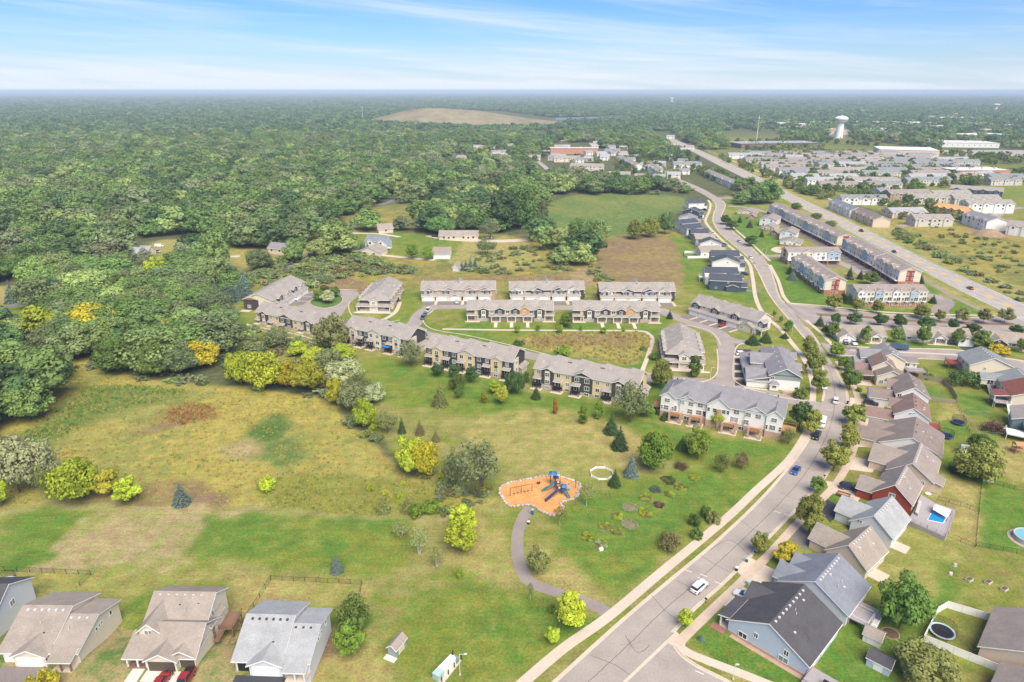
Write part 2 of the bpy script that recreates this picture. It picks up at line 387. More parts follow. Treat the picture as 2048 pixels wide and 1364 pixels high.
 ('dirt', 1,[(1940,440),(2010,440),(2048,455),(2048,470),(1950,470)]),
 ('tan', 1,[(1640,262),(1780,250),(1800,262),(1650,274)]),('tan', 1,[(1500,245),(1650,240),(1640,250),(1510,252)]),
 ('lawn', 2,[(1940,365),(2060,370),(2060,400),(1960,392)]),('wet', 2,[(1440,272),(1540,262),(1560,275),(1470,282)]),
 ('wet', 2,[(1060,265),(1130,258),(1140,268),(1070,275)]),('lawn', 1,[(1080,350),(1130,345),(1125,362),(1085,362)]),
]
cn = clamp((vnoise(GX, GY, 95,41) - .82) * 12)[..., None] * (GY > 480)[..., None]; COLR = COLR * (1 - cn) + MIXES['scrub'] * cn
for kind, soft, poly in AREA_LIST: area(poly, kind, soft)
spk = vnoise(GX, GY, 1.9,51); w1 = (clamp((spk - .7) * 5) * .42)[..., None]; w2 = (clamp((.3 - spk) * 5) * .4)[..., None]; COLR = COLR * (1 - w1) + (COLR * .55 + C_DRY * .5) * w1; COLR = COLR * (1 - w2) + (COLR * (.62,.82,.6)) * w2
def ground_material():
 m, N, L, b = nodes_of('ground_cover')
 at = N.new('ShaderNodeAttribute'); at.attribute_name = 'cover'
 tc = N.new('ShaderNodeTexCoord')
 def ns(s, d, r=0.6):
  n = N.new('ShaderNodeTexNoise'); n.inputs['Scale'].default_value = s; n.inputs['Detail'].default_value = d; n.inputs['Roughness'].default_value = r
  L.new(tc.outputs['Object'], n.inputs['Vector']); return n
 mp = N.new('ShaderNodeMapping'); mp.inputs['Scale'].default_value = (.05,.9,1); mp.inputs['Rotation'].default_value = (0,0,.12); L.new(tc.outputs['Object'], mp.inputs['Vector']); st = N.new('ShaderNodeTexNoise'); st.inputs['Scale'].default_value = 1.0; st.inputs['Detail'].default_value = 3; L.new(mp.outputs[0], st.inputs['Vector'])
 a, c, d = ns(1.8,7,0.85), ns(0.22,4), ns(0.5,4,0.7)
 def mr(src, lo, hi, o0, o1):
  n = N.new('ShaderNodeMapRange'); L.new(src, n.inputs[0])
  for i, v in enumerate((lo, hi, o0, o1)): n.inputs[i + 1].default_value = v
  return n.outputs[0]
 mul = N.new('ShaderNodeMath'); mul.operation = 'MULTIPLY'
 L.new(mr(a.outputs[0],0.3,0.7,0.45,1.55), mul.inputs[0]); L.new(mr(c.outputs[0],0.3,0.7,0.82,1.18), mul.inputs[1])
 m2 = N.new('ShaderNodeMath'); m2.operation = 'MULTIPLY'; L.new(mul.outputs[0], m2.inputs[0]); L.new(mr(st.outputs[0],0.3,0.7,0.93,1.07), m2.inputs[1]); mul = m2
 sc = N.new('ShaderNodeVectorMath'); sc.operation = 'SCALE'; L.new(at.outputs['Color'], sc.inputs[0]); L.new(mul.outputs[0], sc.inputs['Scale'])
 hs = N.new('ShaderNodeHueSaturation'); L.new(sc.outputs[0], hs.inputs['Color'])
 L.new(mr(d.outputs[0],0.3,0.7,0.455,0.54), hs.inputs['Hue'])
 L.new(hs.outputs[0], b.inputs['Base Color'])
 b.inputs['Roughness'].default_value = 0.95; b.inputs['Specular IOR Level'].default_value = 0.1
 bp = N.new('ShaderNodeBump'); bp.inputs['Strength'].default_value = 0.55; bp.inputs['Distance'].default_value = 0.35
 L.new(a.outputs[0], bp.inputs['Height']); L.new(bp.outputs[0], b.inputs['Normal'])
 return m
def build_ground():
 ny, nx = GX.shape
 V = np.c_[GX.ravel(), GY.ravel(), np.zeros(GX.size)]
 i = np.arange(ny * nx).reshape(ny, nx)
 Q = np.stack([i[:-1, :-1], i[:-1,1:], i[1:, 1:], i[1:, :-1]],-1).reshape(-1,4)
 me = bpy.data.meshes.new('ground')
 me.vertices.add(len(V)); me.vertices.foreach_set('co', V.ravel())
 me.loops.add(Q.size); me.loops.foreach_set('vertex_index', Q.ravel().astype(np.int32))
 me.polygons.add(len(Q)); me.polygons.foreach_set('loop_start', np.arange(0, Q.size, 4, dtype=np.int32))
 me.update(); me.validate()
 at = me.attributes.new('cover', 'FLOAT_COLOR', 'POINT')
 at.data.foreach_set('color', np.c_[COLR.reshape(-1,3), np.ones(len(V))].ravel())
 me.materials.append(ground_material())
 struct(link('ground', me))
build_ground()
# ------------------------------------------------------------ roads, pavements, kerbs
def asphalt(name, col, seed=0):
 return mat(name, col, 0.9,0.2,2.6,0.2, bump=0.15, scale2=0.17)
ASPH = asphalt('asphalt', (0.345,0.297,0.258)); ASPH_LANE = asphalt('lane_asphalt', (0.32,0.275,0.25)); ASPH_DARK = asphalt('dark_asphalt', (0.055,0.057,0.066))
ASPH_HWY = asphalt('highway_asphalt', (0.36,0.325,0.295)); CONC = mat('concrete', (0.55,0.455,0.36),0.9,0.12,1.2, bump=0.1); CONC_NEW = mat('pale_concrete', (0.60,0.55,0.48),0.9,0.08,1.2)
ASPH_MID = asphalt('drive_asphalt', (0.20,0.172,0.16)); ASPH_BLUE = asphalt('old_road_asphalt', (0.17,0.18,0.195)); PATH = asphalt('path_asphalt', (0.27,0.225,0.20))
TAR = mat('crack_tar', (0.045,0.042,0.04),0.7,0); PAINT = mat('road_paint', (0.75,0.72,0.65),0.7,0.1,4); PAINT_Y = mat('yellow_road_paint', (0.62,0.42,0.10),0.7,0.12,4)
BROWNC = mat('tinted_concrete', (0.52,0.40,0.305),0.9,0.12,1.0)
def edges(Lp, Rp, n=None, px=True):
 A = smooth(GP(Lp) if px else Lp); B = smooth(GP(Rp) if px else Rp)
 n = n or max(len(A), len(B)) + 10
 return resample(A, n), resample(B, n)
def road(name, Lp, Rp, m, z=0.008, kerbs=''):
 A, B = edges(Lp, Rp)
 o = struct(MB().strip(B, A, z).build(name, m))
 return o, A, B
def centre(pts, w, px=True, n=None):
 c = smooth(GP(pts) if px else pts); n = n or len(c) * 2
 c = resample(c, n); return offset(c, w / 2), offset(c, -w / 2), c
LANES = []
def lane(name, pts, w, m, z=0.008, px=True):
 A, B, c = centre(pts, w, px); LANES.extend((x, y, w / 2 + 5) for x, y in resample(c, 40)); o = struct(MB().strip(B, A, z).build(name, m)); return o, A, B, c
def walk(name, pts, w, m=None, z=0.05, px=True, joints=True):
 A, B, c = centre(pts, w, px)
 d = np.r_[0, np.cumsum(np.hypot(*np.diff(np.array(c), axis=0).T))][-1]
 n = max(int(d / 1.8),2); A, B = resample(A, n * 2), resample(B, n * 2)
 return struct(MB().slab(B, A, -0.05, z).build(name, m or CONC))
def kerb(line, side, name='kerb', w=0.32, g=0.45):
 mb = MB(); a = offset(line, 0); b = offset(line, side * w); c = offset(line, -side * g)
 if side > 0: mb.slab(a, b, -0.02,0.13); mb.strip(c, a, 0.016)
 else: mb.slab(b, a, -0.02,0.13); mb.strip(a, c, 0.016)
 return struct(mb.build(name, CONC))
def pad(name, pts, m, z=0.02, px=True, sm=False):
 w = GP(pts) if px else pts
 if sm: w = smooth(w, 5, True)
 mb = MB(); mb.prism(w, -0.03, z); return struct(mb.build(name, m))
MAIN_L = [(1000,1460),(1108,1364),(1245,1240),(1340,1160),(1430,1085),(1510,1010),(1560,955),(1600,905),(1622,868),(1638,825),(1647,790),(1650,757),(1641,725),(1622,692),(1600,666),(1575,636),(1550,606),(1534,582),(1523,558),(1513,538),(1500,519),(1483,503),(1461,485),(1437,463),(1426,443),(1427,428),(1432,414),(1427,402),(1412,392),(1385,378),(1350,362)]
MAIN_R = [(1150,1460),(1245,1364),(1330,1283),(1385,1222),(1444,1170),(1504,1110),(1550,1063),(1620,990),(1656,945),(1681,885),(1694,845),(1697,812),(1693,782),(1681,757),(1662,722),(1640,690),(1622,664),(1600,640),(1582,616),(1560,596),(1550,566),(1542,541),(1530,519),(1515,507),(1495,487),(1471,467),(1454,450),(1443,436),(1446,424),(1451,411),(1446,402),(1432,392),(1402,376),(1365,360)]
main_road, MA, MBR = road('main_street', MAIN_L, MAIN_R, ASPH, 0.012)
def sub(line, p, q):
 a = np.array(line); i = int(np.argmin(np.hypot(*(a - G(*p)).T))); j = int(np.argmin(np.hypot(*(a - G(*q)).T)))
 return [tuple(v) for v in a[min(i, j):max(i, j) + 1]]
for p, q in [((1030,1434),(1634,838)),((1648,800),(1414,393))]: kerb(sub(MA, p, q),1)
for p, q in [((1345,1266),(1668,730)),((1640,692),(1614,656)),((1572,606),(1534,528)),((1520,510),(1448,402))]: kerb(sub(MBR, p, q),-1)
side_street, SA, SB = road('side_street', [(1640,684),(1683,692),(1809,697),(1925,701),(2060,726),(2200,760)],[(1664,714),(1721,711),(1809,716),(1897,721),(1990,736),(2060,770),(2140,820)], ASPH_LANE, 0.008)
kerb(sub(SA, (1690,693),(2060,726)),1); kerb(sub(SB, (1685,711),(2040,760)),-1)
corner_street, _, _ = road('corner_street', [(1330,1283),(1352,1294),(1366,1312),(1396,1333),(1450,1360),(1560,1420)],[(1245,1364),(1250,1380),(1270,1400),(1320,1430),(1380,1450),(1480,1500)], ASPH, 0.008)
kerb(smooth(GP([(1350,1292),(1366,1312),(1396,1333),(1450,1360),(1560,1420)])),1)
MB().slab(*edges([(1330,1283),(1245,1364)],[(1336,1286),(1251,1367)],6),-0.01,0.018).build('valley_gutter', CONC, main_road)
blvd, BA, BB = road('boulevard', [(1560,597),(1578,607),(1660,616),(1767,628),(1888,634),(1990,634),(2025,628)],[(1612,648),(1625,648),(1720,655),(1816,661),(1968,668),(2048,672),(2140,680)], ASPH_LANE, 0.007)
kerb(sub(BA, (1584,608),(1990,634)),1); kerb(sub(BB, (1640,649),(2100,676)),-1)
md = smooth(GP([(1634,629),(1700,632),(1800,640),(1900,645),(2030,649)])); A, B = offset(md, 1.6), offset(md, -1.6)
struct(MB().slab(B, A, 0.0,0.14).build('median', mat('median_mulch', (0.19,0.12,0.08),0.95,0.3,2)))
HW_L = [(1330,277),(1352,287),(1392,307),(1438,331),(1500,362),(1562,395),(1655,440),(1746,488),(1822,528),(1908,574),(2014,626),(2126,678)]
HW_R = [(1344,276),(1368,286),(1412,306),(1462,328),(1526,358),(1586,389),(1680,434),(1778,482),(1862,524),(1948,564),(2042,606),(2190,670)]
hwy, HA, HB = road('highway', HW_L, HW_R, ASPH_HWY, 0.010)
mid = [tuple((np.array(a) + b) / 2) for a, b in zip(HA, HB)]
def dashes(line, ln, gap, w, m, z, parent, name, i0=0):
 a = np.array(line); d = np.r_[0, np.cumsum(np.hypot(*np.diff(a, axis=0).T))]; mb = MB(); s = i0
 while s + ln < d[-1]:
  t = np.linspace(s, s + ln, 4); c = np.c_[np.interp(t, d, a[:, 0]), np.interp(t, d, a[:, 1])]
  mb.strip(offset(c, -w / 2), offset(c, w / 2), z); s += ln + gap
 return mb.build(name, m, parent)
for k in (-2.1,2.1): dashes(offset(mid, k),60,0.3,0.28, PAINT_Y, 0.016, hwy, 'centre_line')
dashes(mid, 5,10,3.2, mat('turn_lane_hatching', (0.50,0.37,0.17),0.8,0.15,3),0.015, hwy, 'lane_marking', 30)
for k in (-5.6,5.6): dashes(offset(mid, k),3.5,9,0.22, PAINT, 0.016, hwy, 'lane_marking')
for k in (-8.6,8.6): dashes(offset(mid, k),60,0.3,0.22, PAINT, 0.016, hwy, 'edge_line')
lane('townhouse_lane', [(590,632),(650,640),(740,655),(800,658),(850,668),(960,691),(1070,713),(1180,736),(1290,755),(1420,765),(1470,772),(1540,790),(1600,803),(1650,815)],7.0, ASPH_LANE, 0.004)
lane('courtyard_lane', [(806,660),(828,648),(840,630),(862,616),(900,613),(1100,615),(1300,618),(1340,630),(1400,652),(1440,668),(1452,690),(1455,720),(1450,770)],7.0, ASPH_LANE, 0.0075)
lane('connecting_lane', [(1440,672),(1480,684),(1520,682)],6.0, ASPH_LANE, 0.0105)
ring = smooth(GP([(594,606),(615,588),(655,580),(700,580),(718,588),(700,606),(672,640),(630,640)]),6, True)
mb = MB(); mb.prism(ring, -0.02,0.006); struct(mb.build('cul_de_sac', ASPH_LANE))
def island(pts, kind='lawn', name='island'):
 w = smooth(GP(pts),5, True); o = [tuple(np.array(q)) for q in w]
 c = np.mean(np.array(w), axis=0); big = [tuple(c + (np.array(q) - c) * 1.035) for q in w]
 st = struct(MB().prism(big, -0.01,0.11).build('kerb', CONC))
 return struct(MB().prism(w, 0,0.14).build(name, mat('island_grass_' + kind, {'lawn': (0.10,0.17,0.035), 'dry': (0.2,0.19,0.08)}[kind],0.95,0.35,1.2, bump=0.4)))
island([(620,607),(632,594),(648,588),(680,592),(684,602),(670,612),(645,616)])
KL = mat('kerb_line', (0.50,0.42,0.33),0.9,0.1)
def kerbline(pts, w=0.5, z=0.1): A, B, c = centre(pts, w); return struct(MB().slab(B, A, -0.02, z).build('kerb', CONC))
for pts in [[(1434,698),(1436,730),(1430,752),(1400,764),(1345,758),(1290,745)],[(1441,690),(1434,676),(1415,660),(1370,650)],[(1498,684),(1475,692),(1468,715),(1466,745),(1470,762),(1500,778),(1560,794),(1620,803)],
   [(700,604),(697,612),(702,628),(720,642),(770,645),(800,640)],[(866,622),(850,634),(848,646),(870,660),(940,672),(1040,695),(1120,715),(1270,742)],[(594,603),(612,588),(650,579),(716,580)]]: kerbline(pts)
lane('brick_row_lane', [(1522,513),(1560,512),(1610,514),(1660,521),(1700,533),(1740,556),(1780,580)],7.0, ASPH_LANE, 0.005)
lane('back_lane', [(1560,432),(1590,452),(1640,482),(1700,518),(1745,548),(1790,575),(1850,590),(1885,595)],8.0, ASPH_LANE, 0.0085)
lane('entry_lane', [(1850,588),(1882,596),(1892,606),(1880,620),(1886,632)],7.5, PATH, 0.006)
lane('verge_path', [(1640,436),(1740,500),(1860,566),(1900,590),(1990,634)],2.5, PATH, 0.005)
lane('upper_street', [(1420,397),(1470,396),(1500,400)],8.0, ASPH_LANE, 0.005)
lane('cluster_lane', [(1455,412),(1500,416),(1560,432)],6.0, ASPH_LANE, 0.004)
lane('woodland_road', [(460,560),(540,545),(610,515),(650,490),(690,462),(720,440)],7.0, ASPH_BLUE, 0.006)
lane('woodland_road', [(300,530),(340,510),(385,495),(395,482)],6.0, ASPH_BLUE, 0.006)
lane('woodland_road', [(-60,625),(20,612),(60,604)],6.0, ASPH_BLUE, 0.006)
lane('woodland_road', [(760,410),(800,395),(820,380),(840,366)],7.0, ASPH_BLUE, 0.006)
lane('woodland_road', [(885,330),(905,315),(920,295)],9.0, ASPH_BLUE, 0.006)
lane('woodland_road', [(380,378),(395,370),(392,358)],7.0, ASPH_BLUE, 0.006)
lane('far_road', [(1075,322),(1100,345),(1085,360)],7.0, ASPH_HWY, 0.006)
lane('gravel_drive', [(860,470),(900,478),(1000,482),(1060,478)],9.0, CONC, 0.006)
lane('gravel_drive', [(700,466),(760,468),(800,474)],4.0, CONC, 0.006)
lane('gravel_drive', [(690,500),(780,512),(870,520)],4.0, CONC, 0.006)
lane('gravel_drive', [(400,512),(440,514),(480,512)],5.0, CONC, 0.006)
LW = [(1030,1380),(1125,1298),(1217,1233),(1323,1144),(1450,1039),(1515,978),(1570,928),(1597,893),(1612,866),(1620,838)]
walk('pavement', LW, 2.2)
walk('pavement', [(1625,803),(1626,771),(1617,737),(1603,710),(1587,690),(1561,658),(1529,630),(1512,598),(1506,560),(1500,531),(1488,516),(1471,502),(1446,482),(1419,455),(1411,441),(1418,424),(1421,409),(1416,400)],2.0)
RW = [(1354,1288),(1394,1249),(1438,1207),(1473,1174),(1504,1143),(1543,1104),(1594,1048),(1640,1002),(1672,968),(1694,931),(1706,902),(1714,863),(1718,830),(1716,800),(1706,770),(1690,745),(1675,723)]
walk('pavement', RW, 2.0, BROWNC, 0.055)
walk('pavement', [(1352,1286),(1372,1303),(1405,1318),(1482,1347),(1540,1370),(1640,1410)],1.9, None, 0.05)
pad('pavement_corner', [(1330,1283),(1352,1262),(1372,1284),(1366,1306),(1350,1294)], CONC, 0.045)
walk('pavement', [(1612,640),(1640,664),(1665,690)],1.6)
walk('pavement', [(1540,530),(1556,560),(1566,590),(1578,606)],1.8)
walk('pavement', [(1578,606),(1660,613),(1767,624),(1890,629),(1990,631)],1.6, None, 0.045)
walk('pavement', [(1540,522),(1500,484),(1470,458),(1455,440)],1.6, None, 0.045)
walk('pavement', [(885,658),(1000,660),(1150,661),(1275,662),(1297,668),(1305,680),(1298,705),(1285,740),(1281,748)],1.7)
walk('pavement', [(800,604),(790,625),(760,642),(730,645)],2.0, None, 0.045)
walk('pavement', [(1690,711),(1750,714),(1830,720)],1.4, None, 0.045)
walk('pavement', [(1700,700),(1960,712),(2048,722)],1.4, None, 0.04)
pth, PA, PB, PC = lane('park_path', [(1060,1015),(1046,1035),(1036,1065),(1035,1105),(1044,1140),(1062,1165),(1100,1180),(1150,1196),(1200,1216),(1222,1232)],2.9, PATH, 0.015)
def seams():
 mb = MB(); mid = [tuple((np.array(a) + b) / 2) for a, b in zip(MA, MBR)]
 rr = random.Random(3)
 def line(pts, w):
  c = resample(smooth(pts, 5), max(len(pts) * 5,8)); c = [(x + rr.uniform(-.05,.05), y + rr.uniform(-.05,.05)) for x, y in c]
  mb.strip(offset(c, -w / 2), offset(c, w / 2),0.0165)
 seg = sub(mid, (1160,1380),(1560,610)); line(resample(seg, 60),0.09)
 for (a, b, c) in [((1390,1102),(1432,1130),(1475,1150)),((1352,1160),(1395,1180),(1420,1170)),((1285,1170),(1340,1230),(1380,1240)),((1480,1040),(1520,1065),(1555,1062)),
                      ((1250,1270),(1275,1305),(1300,1290)),((1590,925),(1625,940),(1650,935)),((1628,880),(1655,890),(1684,868)),((1560,985),(1600,1000),(1625,985)),
                      ((1640,850),(1660,840),(1690,842)),((1649,770),(1670,775),(1690,770)),((1180,1310),(1230,1330),(1260,1350)),((1420,1100),(1460,1080),(1500,1112))]:
  line(GP([a, b, c]),0.08)
 for k in range(34):
  i = rr.randrange(30, len(mid) - 70); a, b = np.array(MA[i]), np.array(MBR[i]); t0, t1 = rr.choice([(0.04,.5),(.5,.96),(.04,.96)]); j = min(i + rr.randrange(-3,4), len(mid) - 1)
  line([tuple(a + (b - a) * t0), tuple((a + (b - a) * (t0 + t1) / 2) + (rr.uniform(-1,1), rr.uniform(-1,1))), tuple(np.array(MA[j]) + (np.array(MBR[j]) - np.array(MA[j])) * t1)],0.06)
 x0, y0 = G(1262,1290)
 for k in range(5):
  t = k * 1.3 + 0.3; line([(x0, y0),(x0 + 1.1 * math.cos(t), y0 + 1.1 * math.sin(t)),(x0 + 2.1 * math.cos(t + .15), y0 + 1.7 * math.sin(t + .3))],0.035)
 mb.build('crack_seal', TAR, main_road)
seams()
def bar(px, py, ang, ln=1.6, w=0.16, m=PAINT, name='road_mark', parent=None, z=0.0175):
 x, y = G(px, py); c, s = math.cos(ang) * ln / 2, math.sin(ang) * ln / 2
 mb = MB(); mb.strip(offset([(x - c, y - s),(x, y),(x + c, y + s)],-w / 2), offset([(x - c, y - s),(x, y),(x + c, y + s)], w / 2), z); return mb.build(name, m, parent or main_road)
for p in [(1377,1142),(1402,1157),(1408,1151),(1437,1166),(1399,1345),(1575,1030),(1555,1024),(1683,806),(1658,820)]: bar(*p, -0.55)
# ------------------------------------------------------------ trees
def leaf_material(col=None, name='foliage'):
 m, N, L, b = nodes_of(name)
 oi = N.new('ShaderNodeObjectInfo')
 at = N.new('ShaderNodeAttribute'); at.attribute_name = 'tint'
 sc = N.new('ShaderNodeVectorMath'); sc.operation = 'SCALE';
 if col: sc.inputs[0].default_value = col
 else: L.new(oi.outputs['Color'], sc.inputs[0])
 mr = N.new('ShaderNodeMapRange'); L.new(at.outputs['Fac'], mr.inputs[0]); mr.inputs[3].default_value = 0.58; mr.inputs[4].default_value = 1.42
 L.new(mr.outputs[0], sc.inputs['Scale'])
 hs = N.new('ShaderNodeHueSaturation'); L.new(sc.outputs[0], hs.inputs['Color'])
 m2 = N.new('ShaderNodeMapRange'); L.new(oi.outputs['Random'], m2.inputs[0]); m2.inputs[3].default_value = 0.486; m2.inputs[4].default_value = 0.508
 L.new(m2.outputs[0], hs.inputs['Hue'])
 mu = N.new('ShaderNodeMath'); mu.operation = 'MULTIPLY'; mu.inputs[1].default_value = 7.31; L.new(oi.outputs['Random'], mu.inputs[0])
 fr = N.new('ShaderNodeMath'); fr.operation = 'FRACT'; L.new(mu.outputs[0], fr.inputs[0])
 m3 = N.new('ShaderNodeMapRange'); L.new(fr.outputs[0], m3.inputs[0]); m3.inputs[3].default_value = 0.78; m3.inputs[4].default_value = 1.22
 L.new(m3.outputs[0], hs.inputs['Value'])
 L.new(hs.outputs[0], b.inputs['Base Color']); b.inputs['Roughness'].default_value = 0.75; b.inputs['Specular IOR Level'].default_value = 0.15
 tr = N.new('ShaderNodeBsdfTranslucent'); L.new(hs.outputs[0], tr.inputs['Color'])
 mx = N.new('ShaderNodeMixShader'); mx.inputs[0].default_value = 0.3; L.new(b.outputs[0], mx.inputs[1]); L.new(tr.outputs[0], mx.inputs[2])
 L.new(mx.outputs[0], N['Material Output'].inputs['Surface'])
 return m
LEAF = leaf_material()
BARK = mat('bark', (0.13,0.10,0.075),0.95,0.25,3); BARK_WHITE = mat('birch_bark', (0.55,0.52,0.46),0.9,0.3,5)
class Leaves:
 def __init__(s): s.c, s.n, s.s, s.t = [],[],[],[]
 def add(s, c, n, size, tint): s.c.append(c); s.n.append(n); s.s.append(size); s.t.append(tint)
 def mesh(s, name, seed=0, quadasp=0.75):
  r = np.random.default_rng(seed)
  c = np.concatenate(s.c); n = np.concatenate(s.n); sz = np.concatenate(s.s); t = np.concatenate(s.t)
  n = n / (np.linalg.norm(n, axis=1)[:, None] + 1e-9); k = len(c)
  a = np.cross(n, r.normal(size=(k, 3))); a /= np.linalg.norm(a, axis=1)[:, None] + 1e-9
  b = np.cross(n, a); e = sz[:, None]
  fold = n * e * 0.25
  P = np.stack([c - a * e - fold, c - b * e * quadasp, c + a * e - fold, c + b * e * quadasp],1)
  me = bpy.data.meshes.new(name); V = P.reshape(-1,3)
  me.vertices.add(len(V)); me.vertices.foreach_set('co', V.ravel())
  me.loops.add(len(V)); me.loops.foreach_set('vertex_index', np.arange(len(V), dtype=np.int32))
  me.polygons.add(k); me.polygons.foreach_set('loop_start', np.arange(0,4 * k, 4, dtype=np.int32))
  me.update(); at = me.attributes.new('tint', 'FLOAT', 'FACE'); at.data.foreach_set('value', np.clip(t, 0,1))
  me.materials.append(LEAF); return me
def unit(r, k):
 v = r.normal(size=(k, 3)); return v / np.linalg.norm(v, axis=1)[:, None]
def crown_broad(name, seed, w=1.0, h=1.2, base=0.25, clumps=34, leaves=46, size=0.075, gap=0.0, up=0.0, lobes=5, spread=1.0):
 r = np.random.default_rng(seed); lv = Leaves()
 zc = base + (1 - base) * 0.48; rz = (1 - base) * 0.5; rx = w * 0.5
 ph = r.uniform(0,6.28,3)
 for i in range(clumps):
  u = unit(r, 1)[0]; q = r.uniform(0.38,1.06) ** 0.7
  if u[2] < -0.35: u[2] *= 0.5
  lob = 1 + 0.16 * math.sin(lobes * math.atan2(u[1], u[0]) + ph[0]) * (1 - abs(u[2])) + 0.10 * math.sin(3 * u[2] * 3 + ph[1]) + r.uniform(-.10,.10)
  c = np.array([u[0] * rx * lob * q, u[1] * rx * lob * q, zc + u[2] * rz * q * (1 + r.uniform(-.08,.08))])
  cr = r.uniform(0.12,0.25) * w * (0.8 if q > .8 else 1.15)
  k = int(leaves * r.uniform(.6,1.4)); d = unit(r, k); d[:, 2] = d[:, 2] * 0.8 + 0.12
  rad = cr * r.uniform(0.6,1.08, k) ** 0.6
  p = c + d * rad[:, None] * spread
  lv.add(p, d * 1.2 + unit(r, k) * 0.45 + np.array([0,0,0.4]), size * r.uniform(.6,1.3, k), np.full(k, r.uniform(.3,.7)) + r.uniform(-.2,.2, k))
 return lv.mesh(name, seed)
def crown_upright(name, seed, w=0.45, base=0.12, clumps=36, leaves=40, size=0.05):
 r = np.random.default_rng(seed); lv = Leaves()
 for i in range(clumps):
  z = base + (1 - base) * r.uniform(0.02,0.97); t = (z - base) / (1 - base)
  rad = w * 0.5 * (math.sin(math.pi * min(1,(t * 0.86 + 0.14))) ** 0.7) * r.uniform(.35,1.0); a = r.uniform(0,6.28)
  c = np.array([math.cos(a) * rad, math.sin(a) * rad, z]); k = int(leaves * r.uniform(.6,1.4)); d = unit(r, k)
  p = c + d * (0.10 * r.uniform(.4,1.1, k))[:, None] * np.array([1,1,1.3])
  lv.add(p, d + unit(r, k) * .8 + np.array([0,0,.3]), size * r.uniform(.5,1.2, k), np.full(k, r.uniform(.25,.75)) + r.uniform(-.25,.25, k))
 return lv.mesh(name, seed)
def crown_spruce(name, seed, w=0.42, tiers=17, size=0.045, dense=1.0):
 r = np.random.default_rng(seed); lv = Leaves()
 for i in range(tiers):
  t = i / (tiers - 1); z = 0.05 + 0.93 * t; rad = w * 0.5 * (1 - t) ** 0.85 + 0.012
  nb = max(5, int(17 * (1 - t) ** 0.7 * dense))
  for b in range(nb):
   a = 6.283 * (b + r.uniform(-.3,.3)) / nb + i * 0.7; L = rad * r.uniform(.78,1.08); k = max(3, int(L / 0.016))
   s = np.linspace(0.25,1, k) ; x = np.cos(a) * L * s; y = np.sin(a) * L * s
   zz = z - 0.035 * s * (1 + 2 * L) + 0.02 * s ** 3 + r.uniform(-.006,.006, k)
   nrm = np.stack([np.full(k, math.cos(a) * .6), np.full(k, math.sin(a) * .6), np.full(k, 1.0)],1) + unit(r, k) * .55
   lv.add(np.stack([x + r.uniform(-.008,.008, k), y + r.uniform(-.008,.008, k), zz],1), nrm, size * r.uniform(.5,1.0, k) * (0.55 + 0.6 * (1 - t)), np.full(k, r.uniform(.3,.7)) + r.uniform(-.25,.25, k))
 lv.add(np.array([[0,0,.985],[0,0,.97]]), np.array([[1,0,.2],[0,1,.2]], float), np.array([.02,.02]), np.array([.5,.5]))
 return lv.mesh(name, seed)
def crown_shrub(name, seed, clumps=18, leaves=40, size=0.09, h=0.8, airy=1.0):
 r = np.random.default_rng(seed); lv = Leaves()
 for i in range(clumps):
  a, q = r.uniform(0,6.28), math.sqrt(r.uniform(0,1)) * 0.42; z = h * r.uniform(.2,.78) * (1.15 - q)
  c = np.array([math.cos(a) * q, math.sin(a) * q, z]); k = int(leaves * r.uniform(.6,1.3)); d = unit(r, k)
  p = c + d * (r.uniform(.10,.19) * airy * r.uniform(.5,1.1, k))[:, None]; p[:, 2] = np.maximum(p[:, 2],0.02)
  lv.add(p, d + unit(r, k) * .7 + np.array([0,0,.4]), size * r.uniform(.5,1.2, k), np.full(k, r.uniform(.25,.75)) + r.uniform(-.25,.25, k))
 return lv.mesh(name, seed)
def trunk_mesh(name, seed, h=0.55, r0=0.022, m=None, stems=1, limbs=5, lean=0.04):
 r = random.Random(seed); mb = MB()
 for s in range(stems):
  a0 = 6.28 * s / max(stems, 1) + r.random(); off = 0.0 if stems == 1 else 0.02
  p = Vector((math.cos(a0) * off, math.sin(a0) * off, -0.01)); n = 4
  tip = Vector((p.x + math.cos(a0) * (lean + (0.10 if stems > 1 else 0)), p.y + math.sin(a0) * (lean + (0.10 if stems > 1 else 0)), h)); prev = p
  for i in range(1, n + 1):
   t = i / n; q = p.lerp(tip, t) + Vector((r.uniform(-.008,.008), r.uniform(-.008,.008),0)); mb.tube(prev, q, r0 * (1 - .7 * (i - 1) / n), r0 * (1 - .7 * t),6); prev = q
  for i in range(limbs):
   t = r.uniform(.45,.95); b = p.lerp(tip, t); a = r.uniform(0,6.28); L = r.uniform(.14,.26)
   mb.tube(b, b + Vector((math.cos(a) * L, math.sin(a) * L, L * r.uniform(.6,1.2))), r0 * .42, r0 * .12,5)
 return mb.mesh(name, m or BARK)
